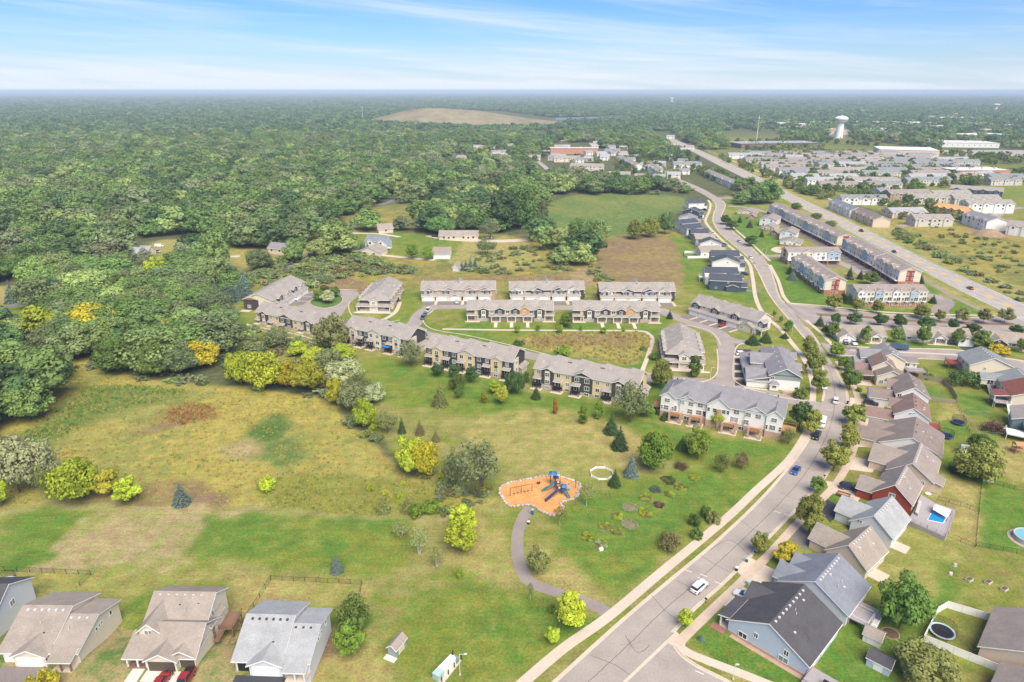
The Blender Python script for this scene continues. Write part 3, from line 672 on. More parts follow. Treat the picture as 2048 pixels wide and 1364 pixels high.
CROWN = {
 'broad': [crown_broad('crown_broad', 10 + i, 0.98 + .08 * (i % 3), clumps=60, leaves=110, size=0.036, base=0.07) for i in range(5)],
 'round': [crown_broad('crown_round', 30 + i, 0.74, base=0.09, clumps=54, leaves=95, size=0.034, lobes=3) for i in range(3)],
 'airy': [crown_broad('crown_airy', 40 + i, 0.8, base=0.14, clumps=46, leaves=60, size=0.026, spread=1.25) for i in range(3)],
 'sparse': [crown_broad('crown_sparse', 45 + i, 0.62, base=0.3, clumps=24, leaves=34, size=0.026, spread=1.3) for i in range(3)],
 'tall': [crown_broad('crown_tall', 50 + i, 0.62, base=0.06, clumps=60, leaves=85, size=0.032, lobes=4) for i in range(3)],
 'upright': [crown_upright('crown_upright', 60 + i, clumps=44, leaves=70, size=.034) for i in range(2)],
 'spruce': [crown_spruce('crown_spruce', 70 + i, tiers=22, size=.034, dense=1.25) for i in range(3)],
 'pine': [crown_spruce('crown_pine', 80 + i, w=0.6, tiers=15, size=0.045, dense=1.1) for i in range(2)],
 'shrub': [crown_shrub('crown_shrub', 90 + i, clumps=26, leaves=80, size=.05) for i in range(3)],
 'brush': [crown_shrub('crown_brush', 100 + i, clumps=24, leaves=60, size=0.036, airy=1.35) for i in range(3)],
}
TRUNK = {'one': trunk_mesh('trunk', 1), 'thin': trunk_mesh('trunk', 2,0.6,0.013), 'multi': trunk_mesh('trunk', 3,0.6,0.013, None, 3), 'birch': trunk_mesh('trunk', 4,0.62,0.013, BARK_WHITE, 3,4),
         'whitestem': trunk_mesh('trunk', 5,0.6,0.014, BARK_WHITE, 1,4,0.02), 'straight': trunk_mesh('trunk', 6,0.9,0.018, None, 1,0,0.0), 'short': trunk_mesh('trunk', 7,0.3,0.03, None, 4,2)}
PAL = {
 'green': (0.142,0.227,0.048), 'mid': (0.179,0.273,0.057), 'dark': (0.085,0.155,0.046), 'olive': (0.235,0.255,0.081), 'pale': (0.311,0.346,0.122), 'lime': (0.434,0.528,0.048),
 'yellow': (0.526,0.462,0.041), 'gold': (0.420,0.395,0.048), 'orange': (0.420,0.220,0.050), 'blue': (0.191,0.254,0.207), 'conifer': (0.072,0.127,0.048), 'grey': (0.215,0.255,0.110), 'plum': (0.135,0.085,0.062),
 'brownish': (0.239,0.200,0.089), 'fresh': (0.235,0.346,0.048), 'street': (0.275,0.300,0.065), 'silver': (0.470,0.510,0.260),
}
PAL.update({'wood_green': (0.170,0.275,0.080), 'wood_dark': (0.115,0.195,0.075), 'wood_mid': (0.225,0.335,0.095), 'wood_pale': (0.315,0.405,0.135), 'wood_dull': (0.205,0.265,0.110), 'wood_grey': (0.255,0.300,0.150)})
NT = [0]
def tree(px, py, h, shape, colour, label, group=None, trunk='one', name='tree', cat='tree', wide=1.0, xy=None, z=0.0, jit=0.08):
 i = NT[0]; NT[0] += 1; rr = random.Random(i * 7 + 1)
 x, y = xy if xy else G(px, py)
 t = thing(name, label, cat, (x, y, z), rr.uniform(0,6.28), group)
 t.scale = (h * wide, h * wide, h)
 cm = CROWN[shape][i % len(CROWN[shape])]
 c = link('crown' if cat == 'tree' else 'foliage', cm, t)
 col = PAL[colour] if isinstance(colour, str) else colour
 kf = 1 + rr.uniform(-jit, jit); c.color = tuple(v * kf * (1 + rr.uniform(-.04,.04)) for v in col) + (1,)
 link('trunk' if cat == 'tree' else 'stem', TRUNK[trunk], t)
 return t
# ------------------------------------------------------------ scatter helper for uncountable cover
def protos(cname, items):
 c = bpy.data.collections.new(cname)
 for k, (me, col) in enumerate(items):
  if me.materials[0] == LEAF or col is not None:
   me.materials[0] = leaf_material(col, 'foliage_%s_%d' % (cname, k))
  o = bpy.data.objects.new('%s_%03d' % (cname, k), me); c.objects.link(o)
 return c
def scatter(name, label, pts, scl, idx, coll, cat):
 me = bpy.data.meshes.new(name); n = len(pts)
 me.vertices.add(n); me.vertices.foreach_set('co', np.asarray(pts, float).ravel())
 a = me.attributes.new('s', 'FLOAT_VECTOR', 'POINT'); a.data.foreach_set('vector', np.asarray(scl, float).ravel())
 a = me.attributes.new('r', 'FLOAT_VECTOR', 'POINT'); a.data.foreach_set('vector', np.c_[np.zeros((n, 2)), rng.uniform(0,6.283, n)].ravel())
 a = me.attributes.new('i', 'INT', 'POINT'); a.data.foreach_set('value', np.asarray(idx, np.int32))
 me.update(); o = link(name, me)
 ng = bpy.data.node_groups.new(name, 'GeometryNodeTree')
 ng.interface.new_socket('Geometry', in_out='INPUT', socket_type='NodeSocketGeometry'); ng.interface.new_socket('Geometry', in_out='OUTPUT', socket_type='NodeSocketGeometry')
 N, L = ng.nodes, ng.links
 gi, go = N.new('NodeGroupInput'), N.new('NodeGroupOutput')
 ip = N.new('GeometryNodeInstanceOnPoints'); ci = N.new('GeometryNodeCollectionInfo')
 ci.inputs['Collection'].default_value = coll; ci.inputs['Separate Children'].default_value = True; ci.inputs['Reset Children'].default_value = True
 def na(nm, t):
  q = N.new('GeometryNodeInputNamedAttribute'); q.data_type = t; q.inputs['Name'].default_value = nm; return q.outputs['Attribute']
 L.new(gi.outputs[0], ip.inputs['Points']); L.new(ci.outputs[0], ip.inputs['Instance']); ip.inputs['Pick Instance'].default_value = True
 L.new(na('i', 'INT'), ip.inputs['Instance Index']); L.new(na('r', 'FLOAT_VECTOR'), ip.inputs['Rotation']); L.new(na('s', 'FLOAT_VECTOR'), ip.inputs['Scale'])
 L.new(ip.outputs[0], go.inputs[0])
 md = o.modifiers.new('cover', 'NODES'); md.node_group = ng
 tag(o, label, cat, None, 'stuff'); return o
def far_crown(seed, w, cl, lv, size): return crown_broad('far_crown', seed, w, base=0.02, clumps=cl, leaves=lv, size=size)
# ------------------------------------------------------------ building kit
def siding(name, col, var=0.05): return mat(name, col, 0.75, var, 1.5,0.3)
W_WHITE = siding('white_siding', (0.74,0.72,0.68)); W_CREAM = siding('cream_siding', (0.66,0.51,0.29)); W_PALE = siding('pale_siding', (0.68,0.60,0.47)); W_DARK = siding('charcoal_siding', (0.062,0.056,0.060))
W_TAN = siding('tan_siding', (0.40,0.29,0.20)); W_ORANGE = siding('amber_shakes', (0.55,0.27,0.085)); W_BLUE = siding('pale_blue_siding', (0.46,0.51,0.60)); W_GREYW = siding('grey_white_siding', (0.62,0.63,0.66))
W_NAVY = siding('navy_siding', (0.060,0.078,0.105)); W_RED = siding('red_siding', (0.30,0.055,0.035)); W_SAGE = siding('sage_siding', (0.27,0.31,0.29)); W_TEAL = siding('teal_siding', (0.15,0.215,0.22)); W_BEIGE = siding('beige_siding', (0.62,0.50,0.39))
W_SKY = siding('sky_blue_siding', (0.34,0.43,0.52)); W_OSB = siding('raw_sheathing', (0.62,0.33,0.12)); W_SALMON = siding('salmon_brick', (0.50,0.25,0.17)); W_STEEL = siding('pale_metal', (0.60,0.58,0.55)); W_GREY = siding('grey_siding', (0.33,0.32,0.32))
BRICK = mat('red_brick', (0.38,0.165,0.11),0.9,0.22,5); STONE = mat('stone_veneer', (0.40,0.33,0.285),0.9,0.32,4.5, bump=0.3); BRICK_TAN = mat('tan_brick', (0.44,0.30,0.22),0.9,0.18,5)
def shingle(name, col):
 if name in MATS: return MATS[name]
 m, N, L, b = nodes_of(name); tc = N.new('ShaderNodeTexCoord')
 def ns(sc, d, map_=None):
  n = N.new('ShaderNodeTexNoise'); n.inputs['Scale'].default_value = sc; n.inputs['Detail'].default_value = d; n.inputs['Roughness'].default_value = 0.7
  if map_:
   mp = N.new('ShaderNodeMapping'); mp.inputs['Scale'].default_value = map_; L.new(tc.outputs['Object'], mp.inputs['Vector']); L.new(mp.outputs[0], n.inputs['Vector'])
  else: L.new(tc.outputs['Object'], n.inputs['Vector'])
  return n.outputs[0]
 a = N.new('ShaderNodeMath'); a.operation = 'ADD'; L.new(ns(3.4,3), a.inputs[0]); L.new(ns(0.35,4), a.inputs[1])
 mr = N.new('ShaderNodeMapRange'); L.new(a.outputs[0], mr.inputs[0]); mr.inputs[1].default_value = .62; mr.inputs[2].default_value = 1.38; mr.inputs[3].default_value = .74; mr.inputs[4].default_value = 1.26
 sc = N.new('ShaderNodeVectorMath'); sc.operation = 'SCALE'; sc.inputs[0].default_value = col; L.new(mr.outputs[0], sc.inputs['Scale']); L.new(sc.outputs[0], b.inputs['Base Color'])
 b.inputs['Roughness'].default_value = 0.92; b.inputs['Specular IOR Level'].default_value = 0.15
 bp = N.new('ShaderNodeBump'); bp.inputs['Strength'].default_value = .35; bp.inputs['Distance'].default_value = .06; L.new(ns(5,2), bp.inputs['Height']); L.new(bp.outputs[0], b.inputs['Normal'])
 MATS[name] = m; return m
R_GREY = shingle('warm_grey_shingles', (0.310,0.275,0.245)); R_SLATE = shingle('slate_shingles', (0.235,0.222,0.232)); R_DARK = shingle('charcoal_shingles', (0.085,0.080,0.088)); R_BROWN = shingle('brown_shingles', (0.225,0.180,0.160)); R_TAN = shingle('tan_shingles', (0.315,0.265,0.222))
R_BLUE = shingle('blue_grey_shingles', (0.205,0.215,0.245)); R_LIGHT = shingle('light_grey_shingles', (0.34,0.34,0.34)); R_RED = shingle('red_brown_shingles', (0.240,0.160,0.135)); R_BRN2 = shingle('weathered_brown_shingles', (0.285,0.238,0.21)); R_NAVY = shingle('navy_shingles', (0.070,0.078,0.098)); R_GREEN = shingle('grey_green_shingles', (0.225,0.235,0.235)); R_MAROON = shingle('maroon_shingles', (0.20,0.075,0.06))
TRIM = mat('white_trim', (0.80,0.78,0.74),0.6,0.04); DARKM = mat('black_metal', (0.03,0.03,0.033),0.5,0.0, metal=0.4); GDOOR = mat('white_garage_door', (0.80,0.78,0.75),0.55,0.03); GDARK = mat('dark_garage_door', (0.10,0.075,0.06),0.6,0.05)  # dark door colour also paints the shade inside open garages and recesses
DECKW = mat('brown_deck_boards', (0.22,0.125,0.085),0.8,0.15,2); DECKG = mat('grey_deck_boards', (0.36,0.32,0.32),0.8,0.12,2); WOOD = mat('orange_wood', (0.42,0.22,0.12),0.8,0.15,2); WOODR = mat('red_stained_wood', (0.28,0.06,0.05),0.8,0.12,2); VENTM = mat('vent_plastic', (0.62,0.60,0.57),0.6,0); VENTD = mat('dark_vent', (0.06,0.06,0.06),0.6,0); DOORW = mat('timber_door', (0.40,0.24,0.12),0.6,0.1)
def glass(name, col, rough=0.08):
 m, N, L, b = nodes_of(name); b.inputs['Base Color'].default_value = (*col, 1); b.inputs['Roughness'].default_value = rough; b.inputs['Specular IOR Level'].default_value = 0.8; MATS[name] = m; return m
PANE = glass('window_glass', (0.035,0.042,0.05)); PANE_L = glass('curtained_glass', (0.20,0.23,0.25),0.15); PANE_B = glass('sky_glass', (0.10,0.14,0.18),0.05)
FACE = {'S': 0.0, 'E': math.pi / 2, 'N': math.pi, 'W': -math.pi / 2}
_MC = {}
def cached(key, fn):
 if key not in _MC: _MC[key] = fn()
 return _MC[key]
def window_mesh(w, h, style, frame):
 mb = MB(); c = 0.11; d = 0.07
 mb.box(-w/2 - c, w/2 + c, -d, 0.02, h, h + c); mb.box(-w/2 - c, w/2 + c, -d - .02,0.02,-c, 0); mb.box(-w/2 - c, -w/2,-d, 0.02,0, h); mb.box(w/2, w/2 + c, -d, 0.02,0, h)
 if 'v' in style: mb.box(-.05,.05,-d * .8,0.02,0, h)
 if 'h' in style: mb.box(-w/2, w/2,-d * .75,0.02, h/2 - .035, h/2 + .035)
 if 'q' in style:
  for t in (-.25,.25): mb.box(w * t - .03, w * t + .03,-d * .7,0.02,0, h)
 return mb.mesh('window', frame)
def pane_mesh(w, h, m): return MB().box(-w/2, w/2,-0.022,0.01,0, h).mesh('pane', m)
def gdoor_mesh(w, h, m):
 mb = MB().box(-w/2, w/2,-.03,.03,0, h); n = max(2, int(w / .7)); r = 4
 for i in range(n):
  for j in range(r): mb.box(-w/2 + (i + .1) * w / n, -w/2 + (i + .9) * w / n, -.05,0,(j + .12) * h / r, (j + .88) * h / r)
 return mb.mesh('garage_door', m)
def slab_poly(mb, P, t0, t1):
 n, m = len(mb.v), len(P)
 mb.v += [(x, y, z + t1) for x, y, z in P] + [(x, y, z + t0) for x, y, z in P]
 mb.f.append(tuple(n + i for i in range(m))); mb.f.append(tuple(n + 2 * m - 1 - i for i in range(m)))
 mb.f += [(n + i, n + m + i, n + m + (i + 1) % m, n + (i + 1) % m) for i in range(m)]
KEEP = []
class Bld:
 def __init__(s, name, label, pa, pb, z, cat='house', group=None, world=None):
  A, B = world if world else (G(*pa, z), G(*pb, z))
  s.L = math.hypot(B[0] - A[0], B[1] - A[1]); s.ang = math.atan2(B[1] - A[1], B[0] - A[0]); s.A = A
  s.root = thing(name, label, cat, A, s.ang, group); KEEP.append((*s.w2(s.L / 2,4), max(11, s.L * .6 + 3))); s.trim = TRIM; s.rr = random.Random(int(A[0] * 13 + A[1] * 7))
 def w2(s, x, y): return (s.A[0] + x * math.cos(s.ang) - y * math.sin(s.ang), s.A[1] + x * math.sin(s.ang) + y * math.cos(s.ang))
 def part(s, mb, name, m, parent=None, smooth_=False): return mb.build(name, m, parent or s.root, smooth_=smooth_)
 def box(s, name, m, *b, parent=None): return s.part(MB().box(*b), name, m, parent)
 def walls(s, x0, x1, y0, y1, h, m, z0=-0.2, ridge=None, rise=0.0, name='wall', at=0.5):
  mb = MB()
  if ridge == 'x': k = y0 + (y1 - y0) * at; mb.xprism([(y0, z0),(y1, z0),(y1, h),(k, h + rise),(y0, h)], x0, x1)
  elif ridge == 'y':
   k = x0 + (x1 - x0) * at; mb.xprism([(-x1, z0),(-x0, z0),(-x0, h),(-k, h + rise),(-x1, h)], y0, y1); mb.v = [(-q[1], q[0], q[2]) for q in mb.v]
  else: mb.box(x0, x1, y0, y1, z0, h)
  return s.part(mb, name, m)
 def roof(s, P, m, name='roof', trim=True):
  mb = MB()
  for p in P: slab_poly(mb, p, -0.02,0.09)
  o = s.part(mb, name, m)
  if trim:
   mt = MB()
   for p in P:
    c = np.mean(np.array(p), axis=0); q = []
    for v in p:
     d = np.array(v) - c; d[2] = 0; L = np.linalg.norm(d[:2]); q.append(tuple(np.array(v) + d / max(L, .1) * 0.05))
    slab_poly(mt, q, -0.24,-0.024)
   s.part(mt, 'fascia', s.trim, o)
  return o
 def gable(s, x0, x1, y0, y1, z, rise, ridge, m, ov=0.4, at=0.5, name='roof', trim=True, e0=None, e1=None):
  e0 = ov if e0 is None else e0; e1 = ov if e1 is None else e1
  if ridge == 'x':
   k = y0 + (y1 - y0) * at; za = z - ov * rise / max(k - y0,.1); zb = z - ov * rise / max(y1 - k, .1); r = z + rise; X0, X1 = x0 - e0, x1 + e1
   P = [[(X0, y0 - ov, za),(X1, y0 - ov, za),(X1, k, r),(X0, k, r)],[(X1, y1 + ov, zb),(X0, y1 + ov, zb),(X0, k, r),(X1, k, r)]]
  else:
   k = x0 + (x1 - x0) * at; za = z - ov * rise / max(k - x0,.1); zb = z - ov * rise / max(x1 - k, .1); r = z + rise; Y0, Y1 = y0 - e0, y1 + e1
   P = [[(x0 - ov, Y1, za),(x0 - ov, Y0, za),(k, Y0, r),(k, Y1, r)],[(x1 + ov, Y0, zb),(x1 + ov, Y1, zb),(k, Y1, r),(k, Y0, r)]]
  return s.roof(P, m, name, trim)
 def hip(s, x0, x1, y0, y1, z, rise, m, ov=0.4, name='roof', sides='WE'):
  w, d = x1 - x0, y1 - y0
  if w >= d:
   k = (y0 + y1) / 2; r = z + rise; sl = rise / (d / 2); za = z - ov * sl
   a = x0 + d / 2 if 'W' in sides else x0 - ov; b = x1 - d / 2 if 'E' in sides else x1 + ov; X0, X1, Y0, Y1 = x0 - ov, x1 + ov, y0 - ov, y1 + ov
   P = [[(X0, Y0, za),(X1, Y0, za),(b, k, r),(a, k, r)],[(X1, Y1, za),(X0, Y1, za),(a, k, r),(b, k, r)]]
   if 'W' in sides: P.append([(X0, Y1, za),(X0, Y0, za),(a, k, r)])
   if 'E' in sides: P.append([(X1, Y0, za),(X1, Y1, za),(b, k, r)])
  else:
   k = (x0 + x1) / 2; r = z + rise; sl = rise / (w / 2); za = z - ov * sl; X0, X1, Y0, Y1 = x0 - ov, x1 + ov, y0 - ov, y1 + ov
   a = y0 + w / 2 if 'S' in sides else Y0; b = y1 - w / 2 if 'N' in sides else Y1
   P = [[(X0, Y1, za),(X0, Y0, za),(k, a, r),(k, b, r)],[(X1, Y0, za),(X1, Y1, za),(k, b, r),(k, a, r)]]
   if 'S' in sides: P.append([(X0, Y0, za),(X1, Y0, za),(k, a, r)])
   if 'N' in sides: P.append([(X1, Y1, za),(X0, Y1, za),(k, b, r)])
  return s.roof(P, m, name)
 def shed(s, x0, x1, y0, y1, z0, z1, m, ov=0.25, name='porch_roof', low='S'):
  if low == 'S': P = [(x0 - ov, y0 - ov, z0),(x1 + ov, y0 - ov, z0),(x1 + ov, y1, z1),(x0 - ov, y1, z1)]
  elif low == 'N': P = [(x0 - ov, y0, z1),(x1 + ov, y0, z1),(x1 + ov, y1 + ov, z0),(x0 - ov, y1 + ov, z0)]
  elif low == 'W': P = [(x0 - ov, y0 - ov, z0),(x1, y0 - ov, z1),(x1, y1 + ov, z1),(x0 - ov, y1 + ov, z0)]
  else: P = [(x0, y0 - ov, z1),(x1 + ov, y0 - ov, z0),(x1 + ov, y1 + ov, z0),(x0, y1 + ov, z1)]
  return s.roof([P], m, name)
 def put(s, name, me, x, y, z, face='S', parent=None):
  o = link(name, me, parent or s.root, (x, y, z), FACE[face]); return o
 def win(s, x, y, z, w=1.0, h=1.3, face='S', style='v', frame=None, pane=None):
  frame = frame or s.trim; pane = pane or (PANE_L if s.rr.random() < .35 else PANE)
  o = s.put('window', cached(('w', w, h, style, frame.name), lambda: window_mesh(w, h, style, frame)), x, y, z, face)
  link('pane', cached(('p', w, h, pane.name), lambda: pane_mesh(w, h, pane)), o); return o
 def gdoor(s, x, y, w=4.9, h=2.15, face='S', m=None, z=0.02):
  m = m or GDOOR; return s.put('garage_door', cached(('g', w, h, m.name), lambda: gdoor_mesh(w, h, m)), x, y, z, face)
 def door(s, x, y, z=0.05, w=1.0, h=2.1, face='S', m=None):
  m = m or DOORW; o = s.put('door', cached(('d', w, h, m.name), lambda: MB().box(-w/2, w/2,-.06,.02,0, h).mesh('door', m)), x, y, z, face)
  link('door_frame', cached(('df', w, h), lambda: MB().box(-w/2 - .12,-w/2,-.08,.02,0, h + .12).box(w/2, w/2 + .12,-.08,.02,0, h + .12).box(-w/2, w/2,-.08,.02, h, h + .12).mesh('door_frame', TRIM)), o); return o
 def slider(s, x, y, z, w=1.8, h=2.05, face='S'): return s.win(x, y, z, w, h, face, 'v', None, PANE)
 def post(s, x, y, h, r=0.09, m=None, z=0.0, name='post'): return s.box(name, m or s.trim, x - r, x + r, y - r, y + r, z, z + h)
 def vents(s, pts, m=None):
  me = cached(('vent', (m or VENTM).name), lambda: MB().box(-.2,.2,-.2,.2,-.25,.2).mesh('roof_vent', m or VENTM))
  for x, y, z in pts: link('roof_vent', me, s.root, (x, y, z))
 def pipes(s, pts):
  me = cached('pipe', lambda: MB().tube((0,0,-.3),(0,0,.5),.075,.075,6).mesh('vent_pipe', VENTM))
  for x, y, z in pts: link('vent_pipe', me, s.root, (x, y, z))
 def rail(s, pts, z, h=0.95, m=None, name='railing', close=False, gap=0.35):
  mb = MB(); m = m or DARKM
  for (a, b) in zip(pts[:-1], pts[1:]):
   mb.tube((*a, z + h),(*b, z + h),.045, None, 4); mb.tube((*a, z + .12),(*b, z + .12),.03, None, 4); L = math.hypot(b[0] - a[0], b[1] - a[1]); n = max(1, int(L / gap))
   for i in range(n + 1): t = i / n; p = (a[0] + (b[0] - a[0]) * t, a[1] + (b[1] - a[1]) * t); r = .05 if i in (0, n) else .014; mb.tube((*p, z),(*p, z + h), r, None, 4)
  return s.part(mb, name, m)
 def deck(s, x0, x1, y0, y1, z, m=DECKW, rail=DARKM, open_='N', rm=None):
  d = MB(); n = max(2, int((x1 - x0) / .28)); w = (x1 - x0) / n
  for i in range(n): d.box(x0 + i * w + .008, x0 + (i + 1) * w - .008, y0, y1, z - .05, z)
  o = s.part(d, 'deck', m); s.part(MB().box(x0 + .05, x1 - .05, y0 + .05, y1 - .05, z - .25, z - .052), 'deck_frame', m, o)
  c = {'N': [(x0, y1),(x0, y0),(x1, y0),(x1, y1)], 'S': [(x0, y0),(x0, y1),(x1, y1),(x1, y0)], 'W': [(x0, y0),(x1, y0),(x1, y1),(x0, y1)], 'E': [(x1, y0),(x0, y0),(x0, y1),(x1, y1)]}[open_]
  s.rail(c, z, .95, rail)
  if z > .8:
   for p in c: s.post(p[0] + (.12 if p[0] == x0 else -.12), p[1] + (.12 if p[1] == y0 else -.12), z - .26,.08, m)
  return o
 def stairs(s, x0, x1, ya, yb, z, m=DECKW, face='S'):
  mb = MB(); n = max(3, int(z / .2))
  for i in range(n):
   t0, t1 = i / n, (i + 1) / n; a, b = ya + (yb - ya) * t0, ya + (yb - ya) * t1; zz = z * (1 - t1) + .02
   mb.box(x0, x1, min(a, b), max(a, b), max(zz - .12,0), zz + z / n * .5)
  o = s.part(mb, 'stairs', m)
  for x in (x0, x1):
   r = MB(); r.tube((x, ya, z + .9),(x, yb, .9),.035, None, 4)
   for i in range(5): t = i / 4; r.tube((x, ya + (yb - ya) * t, z * (1 - t)),(x, ya + (yb - ya) * t, z * (1 - t) + .9),.03, None, 4)
   s.part(r, 'railing', m, o)
  return o
# ------------------------------------------------------------ townhouse rows of the central complex
def canopy(b, x0, x1, y, z, m): return b.shed(x0, x1, y - 1.35, y, z, z + .55, m, .1, 'canopy')
def backrow(label, pa, pb, H, depth, cmain, calt, mir=False, base=0.0, decks=True, wd=1, tag_=''):
 b = Bld('townhouse_row', label, pa, pb, H, 'townhouses', 'dark and cream townhouse rows'); L = b.L; lv = 2.75
 b.walls(0, L, 0, depth, H, cmain, -0.2, 'x', 3.1)
 b.gable(0, L, 0, depth, H, 3.1, 'x', R_GREY, .45)
 z1 = H - 2.35; z2 = H - 5.05; z3 = H - 7.15
 fr = [0,.082,.2,.38,.58,.77,.89,1.0]; fr = [1 - f for f in fr[::-1]] if mir else fr
 X = [f * L for f in fr]
 def stone(x0, x1, y, z): b.box('stone_base', STONE, x0, x1, y - .05, y + .2,-.2, z)
 for k in (1,3,5):     # gabled bays
  x0, x1 = X[k], X[k + 1]; big = k == 3; pr = .35 if big else .75; rise = 1.5 if big else 1.05
  b.walls(x0, x1,-pr, 1.0, H, calt, -0.2, 'y', rise, 'bay')
  b.gable(x0, x1,-pr, 5.0 if big else 3.0, H + .02, rise, 'y', R_GREY, .3, e0=.35)
  if H > 6.5: stone(x0 - .03, x1 + .03,-pr - .04,1.9 if not big else 1.2)
  else: stone(x0 - .03, x1 + .03,-pr - .04,1.0)
  c = (x0 + x1) / 2
  if not big:
   b.box('bay_panel', calt if calt is not W_DARK else W_PALE, c - .95, c + .95,-pr - .03,-pr + .1, z2 - .3, H - .3) if calt is W_DARK else b.box('bay_panel', W_DARK, c - .7, c + .7,-pr - .03,-pr + .1, z2 + 1.2, z1 + .05)
   b.win(c, -pr - .04, z1,1.5,1.35, style='vh'); b.win(c, -pr - .04, z2,1.5,1.25, style='vh')
   if H > 6.5: b.win(c, -pr - .1,.35,1.5,.95, style='v')
  else:
   w = (x1 - x0)
   b.win(x0 + w * .25,-pr, z1,1.4,1.35); b.win(x0 + w * .74,-pr, z1,1.5,1.35); b.win(x0 + w * .74,-pr, z2,1.6,1.35)
   q = x0 + w * .25; b.slider(q, -pr, z2 - .75); canopy(b, q - 1.5, q + 1.4,-pr, z2 + 1.55, R_GREY)
   if H > 6.5:
    b.deck(q - 1.6, q + 1.5,-pr - 1.9,-pr, z2 - .8, DARKM); b.win(x0 + w * .74,-pr - .1,.35,1.5,.95)
    b.box('patio', CONC, q - 2.0, q + 2.2,-pr - 2.8,-pr, -.05,.08)
 for k in (0,2,4,6):   # flat stretches
  x0, x1 = X[k], X[k + 1]; w = x1 - x0; side = k in (0,6)
  q = (x0 + x1) / 2 if side else (x0 + w * .25 if k == 2 else x0 + w * .74); o = x0 + w * .75 if k == 2 else x0 + w * .25
  b.win(q, 0, z1,1.2,1.3)
  if not side: b.win(o, 0, z1,1.3,1.3); b.win(o, 0, z2,1.3,1.3)
  b.slider(q, 0, z2 - .75); canopy(b, q - 1.45, q + 1.45,0, z2 + 1.55, R_GREY)
  stone(x0, x1,0,.85)
  if H > 6.5:
   b.deck(q - 1.6, q + 1.6,-1.95,-.02, z2 - .8, DARKM); b.box('patio', CONC, q - 2.1, q + 2.1,-2.9,-.02,-.05,.08)
   if not side: b.win(o, -.06,.35,1.4,.95)
  else: b.box('patio', CONC, q - 1.7, q + 1.7,-2.4,-.02,-.05,.08)
 for k in range(4):
  x0 = L * (.06 + .245 * k); x1 = x0 + L * .15
  b.walls(x0, x1, depth, depth + 2.2, H - 2.6, cmain, -.2, None); b.hip(x0 - .6, x1 + .6, depth - 5.5, depth + 2.2, H - .2,2.1, R_GREY, .35, 'roof', 'N'); b.walls(x0, x1, depth - .5, depth + 1.9, H - .3, calt, 2, None, 0, 'bay')
  b.gdoor((x0 + x1) / 2, depth + 2.2,4.6,2.1, 'N')
 b.box('end_bay', calt if calt is W_DARK else W_PALE, L + .0, L + .35, depth * .12, depth * .45,-.2, H - .2); b.box('end_bay', W_PALE, L, L + 1.3, depth * .55, depth * .95,-.2,2.6); b.shed(L, L + 1.4, depth * .5, depth, 2.6,3.4, R_GREY, .3, 'porch_roof', 'E')
 b.win(L + .36, depth * .28, z2,1.4,1.3, 'E'); b.win(L + .36, depth * .28, z1,1.2,1.2, 'E')
 b.win(0, depth * .3, z2,1.2,1.2, 'W'); b.win(0, depth * .6, z1,1.2,1.2, 'W')
 for k in range(9):
  x = L * (k + .6) / 9.4; y = depth * b.rr.uniform(.2,.42); z = H + 3.1 * y / (depth / 2)
  (b.pipes if k % 3 else b.vents)([(x, y, z + .1)])
  if k % 2: b.pipes([(x + .8, y + .2, z + .2)])
 b.vents([(L * .3 + i * .55, depth * .36, H + 3.1 * .72 + .05) for i in range(3)], VENTD); b.vents([(L * .62 + i * .55, depth * .36, H + 3.1 * .72 + .05) for i in range(3)], VENTD)
 return b
t5 = backrow('cream and charcoal townhouse row nearest the white row, yellow end bay at its left', (1069,734),(1276,772),7.4,11.5, W_CREAM, W_DARK)
t6 = backrow('charcoal row with cream gables and dark balconies, second from the white row', (852,692),(1024,722),7.4,11.5, W_DARK, W_CREAM)
t7 = backrow('charcoal and off-white row with a blue canopy on its deck', (690,652),(816,678),7.4,11.5, W_DARK, W_PALE)
t8 = backrow('two-storey cream row above the terraced stone wall at left', (511,622),(640,648),5.4,11.0, W_CREAM, W_DARK)
